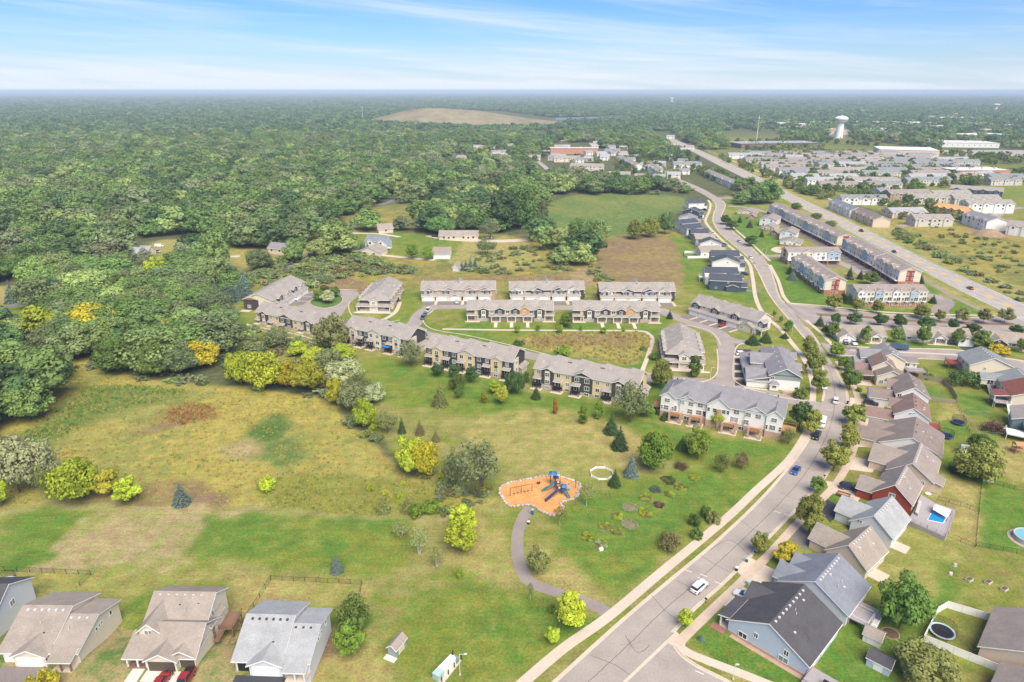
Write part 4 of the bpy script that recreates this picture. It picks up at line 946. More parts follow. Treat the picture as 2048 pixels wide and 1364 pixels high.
def garagerow(label, pa, pb, depth, bay, main, dbl=(1,), garage=None):
 H = 5.6; b = Bld('townhouse_row', label, pa, pb, H, 'townhouses', 'garage-fronted townhouse rows'); L = b.L
 b.walls(0, L, 0, depth, H, main, -.2, 'x', 2.9); b.gable(0, L, 0, depth, H, 2.9, 'x', R_GREY, .45)
 units = [(.005,.18),(.195,.54),(.565,.745),(.77,.945)]
 for k, (f0, f1) in enumerate(units):
  x0, x1 = f0 * L, f1 * L; pr = 2.6; gm = garage or W_PALE
  b.walls(x0, x1,-pr, 0.1,2.75, gm, -.2, None, 0, 'garage'); b.shed(x0, x1,-pr, 0.2,2.75,4.0, R_GREY, .3, 'garage_roof')
  n = 2 if k == 1 else 1
  for j in range(n):
   c = x0 + (x1 - x0) * (j + .5) / n; b.gdoor(c, -pr, 4.7 if n == 1 else 4.3)
   if n == 2 and j == 1: b.walls(c - 2.6, c + 2.6,-pr - .15,-pr + .3,2.75, W_DARK if garage else W_TAN, 2.4, 'y', .95, 'gable_wall'); b.gable(c - 2.6, c + 2.6,-pr - .15,-.4,2.78,.95, 'y', R_GREY, .25)
  c = (x0 + x1) / 2; w = min(x1 - x0,6.4) - .4; m = bay[k % len(bay)]
  b.walls(c - w/2, c + w/2,-1.0,1.0, H, m, 3.2, 'y', 1.3, 'bay'); b.gable(c - w/2, c + w/2,-1.0,4.4, H + .02,1.3, 'y', R_GREY, .35)
  b.walls(c - w/2 + (.2 if k < 2 else w * .42), c + w/2 - (w * .42 if k < 2 else .2),-1.35,-.5, H - .35, W_DARK if m is not W_DARK else W_NAVY, 3.25, 'y', .6, 'bay'); b.gable(c - w/2 + (.2 if k < 2 else w * .42), c + w/2 - (w * .42 if k < 2 else .2),-1.35,.2, H - .33,.6, 'y', R_GREY, .2)
  b.win(c - w * .24,-1.36 if k < 2 else -1.0,3.75,1.3,1.25); b.win(c + w * .24,-1.0 if k < 2 else -1.36,3.75,1.3,1.25)
  if k < 3:
   g = (f1 + units[k + 1][0]) / 2 * L; b.box('recess_panel', W_ORANGE, g + .1, g + .9,-.5,.15,3.3,5.2); b.win(g + .5,-.51,4.0,.6,.9, style=''); b.door(g, -.02,.05,.9,2.1, m=DARKM)
  b.part(MB().box(x0 + .3, x1 - .3,-pr - 6.4,-pr, -.05,.03), 'driveway', ASPH_MID)
  b.part(MB().box(x1 + .1, x1 + 1.5,-pr - 6.0,-pr + 1.5,-.05,.05), 'entry_walk', CONC)
 b.walls(L * .95, L + .8, depth * .2, depth * .8,2.7, main, -.2); b.shed(L * .95, L + .9, depth * .2, depth * .8,2.7,3.3, R_GREY, .2, 'porch_roof', 'E')
 for k in range(6): x = L * (k + .5) / 6; b.pipes([(x, depth * .4, H + 2.4)]); b.vents([(x + 1.5, depth * .34, H + 2.0)]) if k % 2 else None
 b.gable(L * .42, L * .58, depth * .4, depth + .5, H + .4,3.0, 'y', R_GREY, .3)
 return b
garagerow('tan garage-front row at the left end of the back line, near the curved lane', (843,578.5),(990,577.5),10.5,[W_TAN, W_TAN, W_TAN, W_TAN], W_TAN, garage=W_PALE)
garagerow('middle garage-front row of the back line with white outer bays', (1020,579),(1168,577.5),10.5,[W_WHITE, W_NAVY, W_DARK, W_WHITE], W_DARK)
garagerow('right-hand garage-front row of the back line next to the navy houses', (1200,581),(1350,581),10.5,[W_PALE, W_DARK, W_DARK, W_PALE], W_DARK)
def frontrow(label, pa, pb, depth):
 H = 5.6; b = Bld('townhouse_row', label, pa, pb, H, 'townhouses', 'porch-fronted townhouse rows'); L = b.L
 b.walls(L * .08, L * .92,0, depth, H, W_CREAM, -.2, 'x', 2.9); b.walls(0, L * .08,1.8, depth, H - .1, W_TAN); b.walls(L * .92, L, 1.8, depth, H - .1, W_TAN)
 b.gable(0, L, 0, depth, H, 2.9, 'x', R_GREY, .4); b.box('stone_base', STONE, L * .1, L * .9,-.08,.3,-.2,1.6)
 def bay(f0, f1, m, pr, rise, gab=True):
  x0, x1 = f0 * L, f1 * L; b.walls(x0, x1,-pr, .8, H, m, -.1 if pr > .5 else 2.2, 'y', rise, 'bay')
  b.gable(x0, x1,-pr, 3.5, H + .02, rise, 'y', R_GREY, .3); return (x0 + x1) / 2
 for f0, f1 in ((.128,.248),(.783,.903)):
  c = bay(f0, f1, W_DARK, .8,.95); b.box('bay_panel', W_PALE, c - 1.0, c + 1.0,-.84,-.7,1.2,5.3); b.box('stone_base', STONE, f0 * L - .02, f1 * L + .02,-.9,.2,-.2,1.5)
  b.win(c, -.85,3.6,1.4,1.3, style='vh'); b.win(c, -.85,1.5,1.4,1.0, style='vh')
 for f0, f1, m in ((.32,.435, W_DARK),(.51,.61, W_DARK),(.615,.72, W_ORANGE)):
  c = bay(f0, f1, m, .45,1.0 if m is W_DARK else 1.5); b.win(c, -.46,3.7,1.2,1.2)
 for f in (.285,.47,.745): b.win(f * L, 0,3.7,1.6,1.2)
 b.shed(L * .25, L * .78,-1.6,0,2.75,3.35, R_GREY, .1, 'porch_roof')
 for f0, f1 in ((.28,.385),(.465,.565),(.65,.755)):
  x0, x1 = f0 * L, f1 * L; c = (x0 + x1) / 2; b.gable(x0, x1,-2.6,.2,2.85,.75, 'y', R_GREY, .3, name='porch_roof'); b.walls(x0, x1,-2.55,-2.4,2.85, W_WHITE, 2.6, 'y', .7, 'porch_gable')
  for x in (x0 + .1, x1 - .1): b.post(x, -2.45,2.6,.14)
  b.box('porch_floor', CONC, x0, x1,-2.6,0,-.05,.15); b.door(c - .7,-.09,.15); b.win(c + .8,-.09,.9,1.1,1.3); b.part(MB().box(c - .7, c + .8,-9.5,-2.6,-.05,.055), 'entry_walk', CONC_NEW)
  b.win(x0 - .7,-.09,1.6,.6,.8, style=''); b.win(x1 + .7,-.09,1.6,.6,.8, style='')
 for sgn, x0, x1 in ((-1,-.2, L * .125),(1, L * .9, L + .4)):
  b.shed(x0, x1,-.6,1.9,2.75,3.7, R_GREY, .25, 'porch_roof'); b.box('porch_floor', CONC, x0, x1,-.7,1.8,-.05,.15)
  for x in (x0 + .15, x1 - .15): b.post(x, -.55,2.6,.13)
  b.win((x0 + x1) / 2,1.79,.9,1.5,1.3); b.win((x0 + x1) / 2,1.79,3.9,.7,1.1, style=''); b.rail([(x0 + .2,-.5),(x1 - .2,-.5)],.15)
  b.part(MB().box(min(x0, x0) - .8, x1 + .8,-2.4,-.7,-.05,.03), 'planting_bed', CONC)
 for k in range(6): x = L * (k + .6) / 6.3; b.pipes([(x, depth * .38, H + 2.25)]); b.vents([(x + 1.2, depth * .3, H + 1.8)]) if k % 2 else None
 for f in (.2,.5,.8): b.hip(L * f - 2.9, L * f + 2.9, depth * .35, depth + 1.2, H + .1,2.3, R_GREY, .3, 'roof', 'N')
 return b
t14 = frontrow('left-hand porch-front row facing the courtyard walk', (935,618),(1106,618.5),10.0)
t15 = frontrow('right-hand porch-front row facing the courtyard walk', (1147,619),(1318,621),10.0)
def endrow(label, pa, pb, N, sideporch, dm):
 H = 5.6; b = Bld('townhouse_row', label, pa, pb, H, 'townhouses', 'townhouse rows seen end-on'); L = b.L
 b.walls(0, L, 0, N, H, dm, -.2); b.walls(0, L, N - .3, N, H, dm, H - .5, 'y', 2.9, 'gable_wall'); b.hip(0, L, 0, N, H, 3.0, R_GREY, .5, sides='S')
 c = L * .5; b.walls(c - 1.9, c + 1.9,-1.6,1, H - .2, W_PALE, 0, 'y', 1.0, 'bay'); b.gable(c - 1.9, c + 1.9,-1.6,3.2, H - .18,1.0, 'y', R_GREY, .35); b.win(c, -1.61,3.6,1.5,1.2, style='vh')
 b.shed(-1.2, L + 1.0,-2.2,0.0,2.7,3.4, R_GREY, .3, 'porch_roof'); b.walls(0, L, -.9,.05,2.7, dm, -.2)
 b.box('stone_base', STONE, 0, L, -.98,-.5,-.2,1.0)
 for x in (-1.0, c - 1.7, c + 1.7, L + .8): b.post(x, -2.1,2.6,.13)
 b.door(c, -.91,.1); b.win(c - 3.4,-.99,.9,1.1,1.3); b.win(c + 2.9,-.99,.9,1.2,1.3); b.win(c + 4.6,-.99,1.0,1.0,1.2); b.box('porch_floor', CONC, -1.2, L + 1.0,-3.2,-.9,-.05,.1); b.part(MB().box(-2, L + 3,-4.6,-3.2,-.05,.04), 'patio', CONC_NEW)
 for k in range(5):
  y = 2.5 + k * (N - 4) / 5
  for s_ in (0,1):
   x = -1.3 if s_ == 0 else L + .1; b.walls(x, x + 1.2, y, y + 3.2,3.0,[W_PALE, W_TAN, W_DARK][k % 3],-.2); b.shed(x - (.3 if s_ == 0 else 0), x + (1.2 if s_ == 0 else 1.6), y - .2, y + 3.4,2.9,3.5, R_GREY, .1, 'porch_roof', 'W' if s_ == 0 else 'E')
   b.walls(x + (.6 if s_ == 0 else -.2), x + (1.3 if s_ == 0 else .8), y, y + 2.6, H + .2, W_TAN, 2.5, 'x', .8, 'bay'); b.gable(x + (.4 if s_ == 0 else -.2), x + (1.4 if s_ == 0 else .9), y, y + 2.6, H + .2,.8, 'x', R_GREY, .2)
   b.win(x + (.6 if s_ == 0 else .81), y + 1.3,3.9,1.0,1.2, 'W' if s_ == 0 else 'E')
 for k in range(22): x, y = b.rr.uniform(1.5, L - 1.5), b.rr.uniform(3, N - 1); z = H + 3.0 * (1 - abs(x - L/2) / (L/2)); (b.pipes if k % 3 else b.vents)([(x, y, min(z, H + 3.0 * y / (L / 2)) + .1)])
 return b
endrow('broad-roofed charcoal row seen end-on beside the courtyard path, young tree at its corner', (1333,705),(1404,709),27, True, W_DARK)
endrow('broad-roofed row seen end-on beside the cul-de-sac island', (719,598),(777,599),31, True, W_DARK)
def westrow():
 H = 5.6; b = Bld('townhouse_row', 'row at the wood edge with a white van before its garages', (487,597),(545,600), H, 'townhouses'); L = b.L; N = 34
 b.walls(0, L, 0, N, H, W_PALE, -.2, 'y', 3.0); b.gable(0, L, 0, N, H, 3.0, 'y', R_GREY, .45); b.box('end_panel', W_DARK, -.02, L * .5,-.35,.05,-.2, H - .2); b.win(L * .18,-.36,1.2,1.6,1.3)
 b.walls(0, L * .5,-.4,2, H, W_ORANGE, H - .25, 'y', 1.2, 'bay'); b.gable(0, L * .5,-.4,5, H, 1.2, 'y', R_GREY, .35)
 b.box('patio', CONC, -1,4,-3.5,-.4,-.05,.08)
 for k in range(4):
  y = 3 + k * 7.6; b.walls(L, L + 2.4, y, y + 6.6,2.7, W_WHITE, -.2, None, 0, 'garage'); b.shed(L, L + 2.4, y, y + 6.6,2.7,4.0, R_GREY, .3, 'garage_roof', 'E'); b.gdoor(L + 2.4, y + 3.3,5.0,2.15, 'E'); b.walls(L - 1, L + 1.0, y + 1, y + 5.2, H - .1, W_PALE if k % 2 else W_DARK, 3, 'x', 1.2, 'bay'); b.gable(L - 4.5, L + 1.0, y + 1, y + 5.2, H - .1,1.2, 'x', R_GREY, .35)
  b.win(L + 1.01, y + 3.1,3.8,1.4,1.3, 'E'); b.part(MB().box(L + 2.4, L + 9, y + .3, y + 6.3,-.05,.03), 'driveway', ASPH_MID)
 for k in range(9): b.pipes([(L * b.rr.uniform(.25,.75),2 + k * 3.4, H + 2.0)])
 return b
westrow()
def slantrow():
 H = 5.6; b = Bld('townhouse_row', 'garage row with a red car outside, beside the sloping lane', (1385,604),(1484,633), H, 'townhouses'); L = b.L; N = 10.5
 b.walls(0, L + 8,0, N, H, W_PALE, -.2, 'x', 2.9); b.gable(0, L + 8,0, N, H, 2.9, 'x', R_GREY, .45)
 b.shed(0, L, -2.4,.1,2.75,3.7, R_GREY, .3, 'garage_roof'); b.walls(0, L, -2.2,0,2.75, W_PALE, -.2, None, 0, 'garage')
 for k in range(5):
  x = L * (.015 + k * .197); c = x + L * .085
  if k == 3: b.gdoor(c, -2.2,4.4, m=DARKM)
  else: b.gdoor(c, -2.2,4.4)
  b.part(MB().box(c - 2.5, c + 2.5,-8.8,-2.2,-.05,.03), 'driveway', ASPH_MID); b.part(MB().box(c + 2.6, c + 3.6,-8.4,-2.0,-.05,.05), 'entry_walk', CONC)
  if k in (0,2,4):
   w = 4.2; b.walls(c - w/2, c + w/2,-.9,1, H, W_DARK, 3.0, 'y', 1.0, 'bay'); b.gable(c - w/2, c + w/2,-.9,3.6, H + .02,1.0, 'y', R_GREY, .3); b.win(c, -.91,3.6,1.7,1.5, style='vh')
  else: b.win(c - 1.3,0,4.2,.9,.9); b.win(c + 1.6,0,4.2,.9,.9)
 x = L + 4.0; b.walls(x - 3.6, x + 4.4,-2.4,.5,2.75, W_PALE, -.2, 'y', 1.7, 'wing'); b.gable(x - 3.6, x + 4.4,-2.4,1.5,2.78,1.7, 'y', R_GREY, .4); b.win(x - 2,-2.41,1.0,1.2,1.2); b.door(x + 3,-2.41)
 b.walls(x + 4.2, x + 6.8,.2,3.5, H - .2, W_DARK, 2.8, 'y', .8, 'bay'); b.gable(x + 4.2, x + 6.8,.2,4, H - .2,.8, 'y', R_GREY, .25); b.win(x + 5.5,.19,3.6,1.4,1.2); b.shed(x + 4.2, x + 8.0,-2.2,3,2.7,3.3, R_GREY, .2, 'porch_roof', 'E')
 for px_ in (x + 7.8, x + 4.6): b.post(px_, -2.1,2.6,.13)
 b.walls(-2.6,0,2, N - 1,2.7, W_PALE); b.shed(-2.8,0,1.6, N - .6,2.7,3.4, R_GREY, .2, 'porch_roof', 'W')
 for k in range(12): xx = L * 1.15 * k / 12 + 1; b.pipes([(xx, N * b.rr.uniform(.2,.45), H + 2)]); b.vents([(xx + 1, N * .62, H + 2.3)])
 for f in (.15,.42,.7,.95): b.hip(L * f - 2.8, L * f + 2.8, N * .35, N + 1.0, H + .1,2.1, R_GREY, .3, 'roof', 'N')
slantrow()
def bluegreyrow():
 H = 5.7; b = Bld('townhouse_row', 'slate-roofed row with white lower walls and sage gable beside the main street', (1541,748),(1602,753), H, 'townhouses'); L = b.L; N = 27
 b.walls(0, L, 0, N, H, W_SAGE, -.2); b.walls(0, L, 0,2, H, W_SAGE, H - .5, 'y', 2.6, 'gable_wall'); b.box('lower_wall', W_WHITE, -.04, L + .04,-.06, N * .5,-.2,3.7); b.hip(0, L, 0, N, H, 2.7, R_SLATE, .6, sides='N')
 b.walls(-7.5,0,.4, N - 1,2.9, W_WHITE, -.2, None, 0, 'garage'); b.shed(-7.5,0,.2, N - 1,2.9,4.6, R_SLATE, .5, 'garage_roof', 'W')
 b.gable(-7.4,2,.4,10.5,2.95,2.6, 'x', R_SLATE, .5, name='garage_roof', e1=0); b.walls(-7.5,0,.5,10.4,2.95, W_WHITE, 1, 'x', 2.3, 'gable_wall')
 b.walls(-5.0,1,12.5,20, H - .6, W_SAGE, 2, 'x', 2.4, 'dormer'); b.gable(-5.0,3,12.5,20, H - .6,2.4, 'x', R_SLATE, .5); b.win(-3.4,12.49,3.9,.8,.9, style='')
 for k in range(5): b.gdoor(-7.5,3 + k * 4.9,4.2,2.15, 'W')
 b.win(L * .08,-.07,3.75,1.0,1.1); b.walls(L*.02, L * .3,-1.2,0,2.6, W_WHITE, -.2, None, 0, 'bay'); b.hip(L * .02, L * .3,-1.2,.6,2.6,.8, R_SLATE, .35, 'bay_roof', 'WES'); b.win(L * .16,-1.21,.9,1.2,1.4); b.win(L * .02,-.6,.9,.7,1.4, 'W', ''); b.win(L * .3,-.6,.9,.7,1.4, 'E', '')
 for k in range(5):
  y = 3 + k * 5; b.win(L, y, 3.8,1.3,1.3, 'E'); b.win(L, y, 1.0,1.3,1.4, 'E'); b.vents([(L * .35, y, H + 1.9)]); b.pipes([(L * .7, y + 2, H + 1.7)])
 for y in (7,18): b.walls(L - 1, L + 1.2, y, y + 4.5, H, W_SAGE, -.2, 'x', 1.4, 'bay'); b.gable(L - 5, L + 1.2, y, y + 4.5, H, 1.4, 'x', R_SLATE, .35)
 b.part(MB().box(L * .42, L * .98,-3.6,-.1,-.05,.1), 'patio', BRICK_TAN); b.part(MB().box(-8.5,-.5,-1.6,-.6,-.05,.06), 'entry_walk', CONC)
 for x in (L * .44, L * .96): b.post(x, -3.4,1.1,.3, BRICK_TAN, name='pier')
 b.box('garden_wall', BRICK_TAN, L * .5, L * .9,-3.5,-3.2,0,.7)
bluegreyrow()
for k, (m, y) in enumerate([(ASPH_DARK, 703),(ASPH_DARK, 722),(ASPH_DARK, 735),(ASPH_DARK, 750),(ASPH_DARK, 766)]):
 pad('driveway', [(1470, y - 5),(1502, y - 4),(1503, y + 5),(1470, y + 5)], m, .02)
for k, y in enumerate((714,728,743,757)): pad('entry_walk', [(1468, y - 2.2),(1503, y - 1.2),(1503, y + 1.2),(1468, y + 2)], CONC, .05)
def whiterow():
 H = 7.9; b = Bld('townhouse_row', 'long white row with slate roof and brick-pillared balconies', (1324,787),(1567,832), H, 'townhouses'); L = b.L; N = 12.5
 b.walls(0, L, 0, N, H, W_WHITE, -.2); b.hip(0, L, 0, N, H, 3.6, R_SLATE, .55)
 b.box('brick_base', BRICK_TAN, -.05, L + .05,-.1, N * .6,-.2,2.3); f = lambda v: v * L
 for f0, f1, pr, r in ((0,.115,.7,1.6),(.165,.285,.3,1.5),(.395,.58,.8,2.6),(.705,.865,.3,1.7),(.875,1.0,.7,1.7)):
  x0, x1 = f(f0), f(f1); b.walls(x0, x1,-pr, 1, H, W_WHITE, 2.3, 'y', r, 'bay'); b.gable(x0, x1,-pr, 6.0, H + .02, r, 'y', R_SLATE, .45); b.box('brick_base', BRICK_TAN, x0 - .03, x1 + .03,-pr - .08,.2,-.2,2.25)
 for x, y in ((.055,-.7),(.18,-.3),(.258,-.3),(.335,0),(.635,0),(.73,-.3),(.81,-.3),(.935,-.7)): b.win(f(x), y, 5.6,1.5,1.25, style='vqh')
 for x, y, w in ((.05,-.7,1.5),(.185,0,1.6),(.255,-.3,1.5),(.33,0,1.6),(.63,0,1.7),(.72,-.3,1.5),(.8,0,1.6),(.93,-.7,1.6)): b.win(f(x), y, 2.9, w, 1.5, style='vqh')
 for x, y in ((.235,-.4),(.69,-.1)): b.win(f(x), y, .5,1.8,1.2)
 for x in (.41,.46,.535,.57): b.win(f(x),-.8,5.3,.8 if x in (.41,.57) else 1.1,1.2, style='h')
 b.box('chimney_breast', BRICK_TAN, f(.487), f(.515),-1.4,-.75,0,6.6)
 for x in (.012,.108,.885,.99): b.win(f(x),-.71,2.9,.6,1.4, style='h')
 for x in (.375,.125,.605,.835): b.win(f(x),-.02,2.6,.9,1.9, style='')
 b.win(L + .0,3.0,5.5,1.2,1.2, 'E'); b.win(L, 7,2.9,1.3,1.4, 'E')
 for f0, f1 in ((.095,.195),(.27,.37),(.54,.65),(.75,.85)):
  x0, x1 = f(f0), f(f1); b.deck(x0, x1,-3.3,-.1,2.5, WOOD, WOOD)
  for x in (x0 + .1, x1 - .1): b.post(x, -3.2,3.4,.32, BRICK_TAN, name='brick_pillar')
  b.part(MB().box(x0 - .9, x1 + .4,-4.0,-.1,-.05,.09), 'patio', CONC); b.slider((x0 + x1) / 2,-.1,.1,2.2,2.0); b.box('railing_panel', WOOD, x0 + .4, x1 - .4,-3.25,-3.2,2.55,3.35)
 for x0, x1 in ((-3.2,-.1),(L + .1, L + 4)):
  b.deck(x0, x1,1.0,5.5,2.4, WOOD, WOOD, 'E' if x0 < 0 else 'W'); b.post(x0 + .3 if x0 < 0 else x1 - .3,1.2,3.2,.32, BRICK_TAN, name='brick_pillar')
 for k in range(11): x = L * (k + .7) / 11.8; (b.vents if k % 2 else b.pipes)([(x, N * .55, H + 3.3)]); b.vents([(x + .9, N * .62, H + 2.8)], VENTD)
whiterow()
# ------------------------------------------------------------ detached houses
def frame_back(b, c, r, e, rise):
 B, C, Q = np.array(G(*b, e)), np.array(G(*c, e)), np.array(G(*r, e + rise)); y = C - B; N = np.linalg.norm(y); y /= N; x = np.array([y[1],-y[0]]); h = float(np.dot(B - Q, x))
 return (tuple(B - 2 * h * x), tuple(B)), N, 2 * h
def frame_side(a, c, e, L):
 A, C = np.array(G(*a, e)), np.array(G(*c, e)); y = C - A; N = np.linalg.norm(y); y /= N; x = np.array([y[1],-y[0]]); return (tuple(A), tuple(A + L * x)), N
STREET = 'houses along the east side of the main street'
def rhouse(label, b, c, r, e, rise, roof, wall, wings=(), nv=7, swin=(), backwin=True, N=None, group=STREET, gw=None, front=W_BEIGE, drive=None, trimm=None):
 w, n, W = frame_back(b, c, r, e, rise); h = Bld('house', label, None, None, e, 'house', group, w); N = N or n; h.N, h.W, h.e, h.rise = N, W, e, rise
 h.walls(0, W, 0, N, e, wall, -.2, 'y', rise); h.gable(0, W, 0, N, e, rise, 'y', roof, .45, e0=.35)
 for (y0, y1, p, wr, ze) in wings:   # street-facing gables
  Y0, Y1 = y0 * N, y1 * N; h.walls(-p, .1, Y0, Y1, ze, front, -.2, 'x', wr, 'garage'); h.gable(-p, W * .45, Y0, Y1, ze + .02, wr, 'x', roof, .4, e1=0)
  h.gdoor(-p, (Y0 + Y1) / 2, min(4.9,(Y1 - Y0) - .8),2.1, 'W')
 k = W / 2
 for i in range(nv): y = N * (i + .8) / (nv + .8); h.vents([(k + .55, y, e + rise - .2)], VENTM if nv > 3 else VENTD)
 for i in range(4): x, y = W * h.rr.uniform(.58,.9), N * h.rr.uniform(.15,.85); (h.pipes if i % 2 else h.vents)([(x, y, e + rise * (1 - (x - k) / k) + .1)] if i % 2 else [(x, y, e + rise * (1 - (x - k) / k) + .05)])
 for (f, z, ww, hh) in swin: h.win(f * W, 0, z, ww, hh)
 if backwin:
  for f in (.2,.5,.8): h.win(W, N * f, .9 if e < 4 else 3.2,1.4,1.3, 'E'); (h.win(W, N * f, .5,1.4,1.2, 'E') if e > 4 else None)
 h.box('gutter', TRIM, W + .38, W + .5,-.3, N + .3, e - .28 - .4 * rise / k, e - .16 - .4 * rise / k)
 return h
r1 = rhouse('pale blue house with dark roof and stone base at the street corner', (1617,1328),(1680,1245),(1545,1240),3.2,4.2, R_DARK, W_BLUE, [(.5,.97,.6,2.4,3.0)],9,[(.36,2.3,.7,1.0),(.74,2.2,.8,1.1)], front=W_BLUE)
r1.box('stone_base', BRICK_TAN, .3, r1.W - .3,-.12,.05,-.2,.55); r1.win(r1.W * .2,-.05,.62,1.6,1.1); r1.win(r1.W * .72,-.05,.5,1.7,1.1)
r1.shed(-1.9,.2,.2, r1.N * .48,2.9,3.5, R_DARK, .35, 'porch_roof', 'W'); [r1.post(-1.8, y, 2.7,.14) for y in (.4, r1.N * .45)]; r1.box('porch_floor', CONC, -2.0,0,.2, r1.N * .48,-.05,.2); r1.box('porch_wall', STONE, -2.0,-1.8,.2, r1.N * .3,0,.8)
r1.deck(r1.W + .05, r1.W + 5.6,-2.6,2.4,.9, DECKG, DARKM, 'N'); r1.part(MB().box(-3.2,-.2,-1.5,.2,-.05,.1), 'planting_bed', mat('red_gravel', (.30,.14,.11),.95,.25,3)); r1.part(MB().box(1, r1.W, -1.1,-.1,-.05,.06), 'planting_bed', BRICK_TAN)
r2 = rhouse('blue-grey roofed house with plain white side wall, second from the corner', (1695,1227),(1737,1170),(1634,1158),3.2,4.0, R_BLUE, W_GREYW, [(.1,.55,1.6,2.2,3.0),(.6,.98,.6,1.8,3.0)],9, front=W_GREYW)
r2.deck(r2.W + .1, r2.W + 3.6,1,5,1.7, DECKG, TRIM, 'W'); r2.stairs(r2.W + 3.8, r2.W + 4.9,4.5,.2,1.7, TRIM); r2.box('rear_slab', CONC, r2.W, r2.W + 4.2,6.5,9.5,-.05,.1)
r3 = rhouse('tan-roofed beige house with white dotted ridge vents, third from the corner', (1733,1137),(1773,1099),(1692,1094),3.2,3.8, R_TAN, W_BEIGE, [(.15,.75,4.6,2.6,3.0)],8)
r3.box('rear_slab', CONC, r3.W, r3.W + 3,2,6,-.05,.1)
r4 = rhouse('light grey roofed house with pale white gable, between tan and red houses', (1785,1074),(1818,1035),(1745,1034),3.3,3.7, R_LIGHT, W_GREYW, [(.2,.8,4.4,2.4,3.0)],8,[(.2,3.4,1.0,.7)], front=W_GREYW)
r4.box('rear_slab', CONC, r4.W, r4.W + 3.2,.5,4,-.05,.12)
r5 = rhouse('barn-red sided house with brown roof beside the pool deck', (1824,1007),(1843,968),(1787,975),3.6,3.8, R_BRN2, W_RED, [(.05,.55,3.8,2.2,3.0)],9,[(.48,3.2,1.3,1.3)], front=W_RED)
r6 = rhouse('beige house with weathered brown roof just beyond the red one', (1866,963),(1879,921),(1825,927),3.6,3.8, R_BRN2, W_BEIGE, [(.3,.98,5.0,3.0,3.0)],9,[(.8,1.6,.7,1.2)])
r6.walls(r6.W, r6.W + 2.2,1,5,2.7, W_BEIGE); r6.shed(r6.W, r6.W + 2.2,.8,5.2,2.7,3.5, R_BRN2,.3, 'porch_roof', 'E')
r7 = rhouse('wide brown-roofed house with long white gable and no windows in it', (1882,911),(1886,869),(1825,876),3.6,3.6, R_BROWN, W_WHITE, [(.1,.5,5.2,2.2,3.0),(.55,.95,4.0,2.0,3.0)],2)
r7.pipes([(r7.W * .7,3,5.9),(r7.W * .72,5,5.8)])
r8 = rhouse('red-brown roofed white house with three tiny gable windows', (1860,839),(1856,809),(1829,818),5.2,3.0, R_RED, W_WHITE, [(.0,.5,7.5,1.8,2.9)],3,[(.42,5.6,.5,.5),(.48,5.8,.5,.5),(.54,6.0,.5,.5)], front=W_WHITE)
r8.gable(-1.5, r8.W * .5,.55 * r8.N, r8.N, 4.6,1.9, 'x', R_RED, .35); r8.deck(r8.W + .1, r8.W + 3.2,.5,4.5,2.2, WOODR, WOODR, 'W'); r8.stairs(r8.W + .4, r8.W + 1.5,.5,-3,2.2, WOODR)
r9 = rhouse('brown-roofed white house with one small window, long garage roof towards street', (1859,795),(1844,765),(1831,777),5.2,3.0, R_BROWN, W_WHITE, [(.0,.55,7.5,1.8,2.9)],1,[(.1,4.0,1.1,1.1)], front=W_WHITE)
r9.gable(-1.5, r9.W * .5,.5 * r9.N, r9.N, 4.4,2.0, 'x', R_BROWN, .35)
r10 = rhouse('cream house with copper-brown roof stepping down to a second gable', (1792,737),(1783,721),(1775,727.5),5.4,2.6, R_RED, W_PALE, [(.1,.9,5.0,1.6,2.9)],3, N=9, front=W_PALE)
r10.walls(1.0, r10.W + 2.5,-5.0,.2,4.0, W_PALE, -.2, 'y', 2.4, 'wing'); r10.gable(1.0, r10.W + 2.5,-5.0,1.0,4.0,2.4, 'y', R_BROWN, .4); r10.win(2.5,-5.0,1.0,1.2,1.2); r10.shed(-6.5,0.2,-3.5,.8,2.7,3.4, R_RED, .3, 'porch_roof', 'W'); [r10.post(-6.3, y, 2.6,.14) for y in (-3.3,.5)]
r11 = rhouse('slate-roofed house with hipped top at the side-street corner', (1812,722),(1795,702),(1788,709.5),5.4,2.8, R_SLATE, W_PALE, [(.2,.8,4.5,2.0,5.2)],2,[(.6,3.4,.8,.9)], N=11, front=W_PALE)
r11.walls(-6.5,0,.5,7,2.8, W_PALE); r11.gable(-6.5,.5,.5,7,2.8,1.6, 'x', R_SLATE, .35); r11.walls(r11.W, r11.W + 4.6,1.5,6.5,4.6, W_PALE); r11.gable(r11.W, r11.W + 4.6,1.5,6.5,4.6,1.0, 'x', R_BROWN, .4, e0=0); r11.win(r11.W + 1.2,1.5,2.9,1.6,1.5); r11.win(r11.W + 3.6,1.5,2.9,.8,1.5, style='')
r11.deck(r11.W + .2, r11.W + 7.0,-2.6,1.4,2.4, DECKG, DARKM, 'N')
EDGE = 'houses at the right edge facing the cul-de-sac'
def ehouse(label, a, c, e, L, rise, roof, wall, ridge='y', nv=6, group=EDGE):
 w, N = frame_side(a, c, e, L); h = Bld('house', label, None, None, e, 'house', group, w); h.N, h.W = N, L
 h.walls(0, L, 0, N, e, wall, -.2, ridge, rise); h.gable(0, L, 0, N, e, rise, ridge, roof, .45); h.vents([(L * .5 - .5, N * (i + .7) / nv, e + rise - .15) for i in range(nv - 1)] if ridge == 'y' else [(L * (i + .7) / nv, N * .5 - .5, e + rise - .15) for i in range(nv - 1)])
 for f in (.2,.5,.8): h.win(0, N * f, e - 1.9,1.2,1.3, 'W'); (h.win(0, N * f, .8,1.3,1.3, 'W') if e > 4 else None)
 return h
c1 = ehouse('cream house with light grey roof and raised red deck', (1941,728),(1917,706),5.3,14.5,3.2, R_GREEN, W_PALE)
c1.deck(-4.4,-.1, c1.N - 5, c1.N - .5,2.6, WOODR, WOODR, 'E'); c1.win(5,0,3.4,.8,1.0)
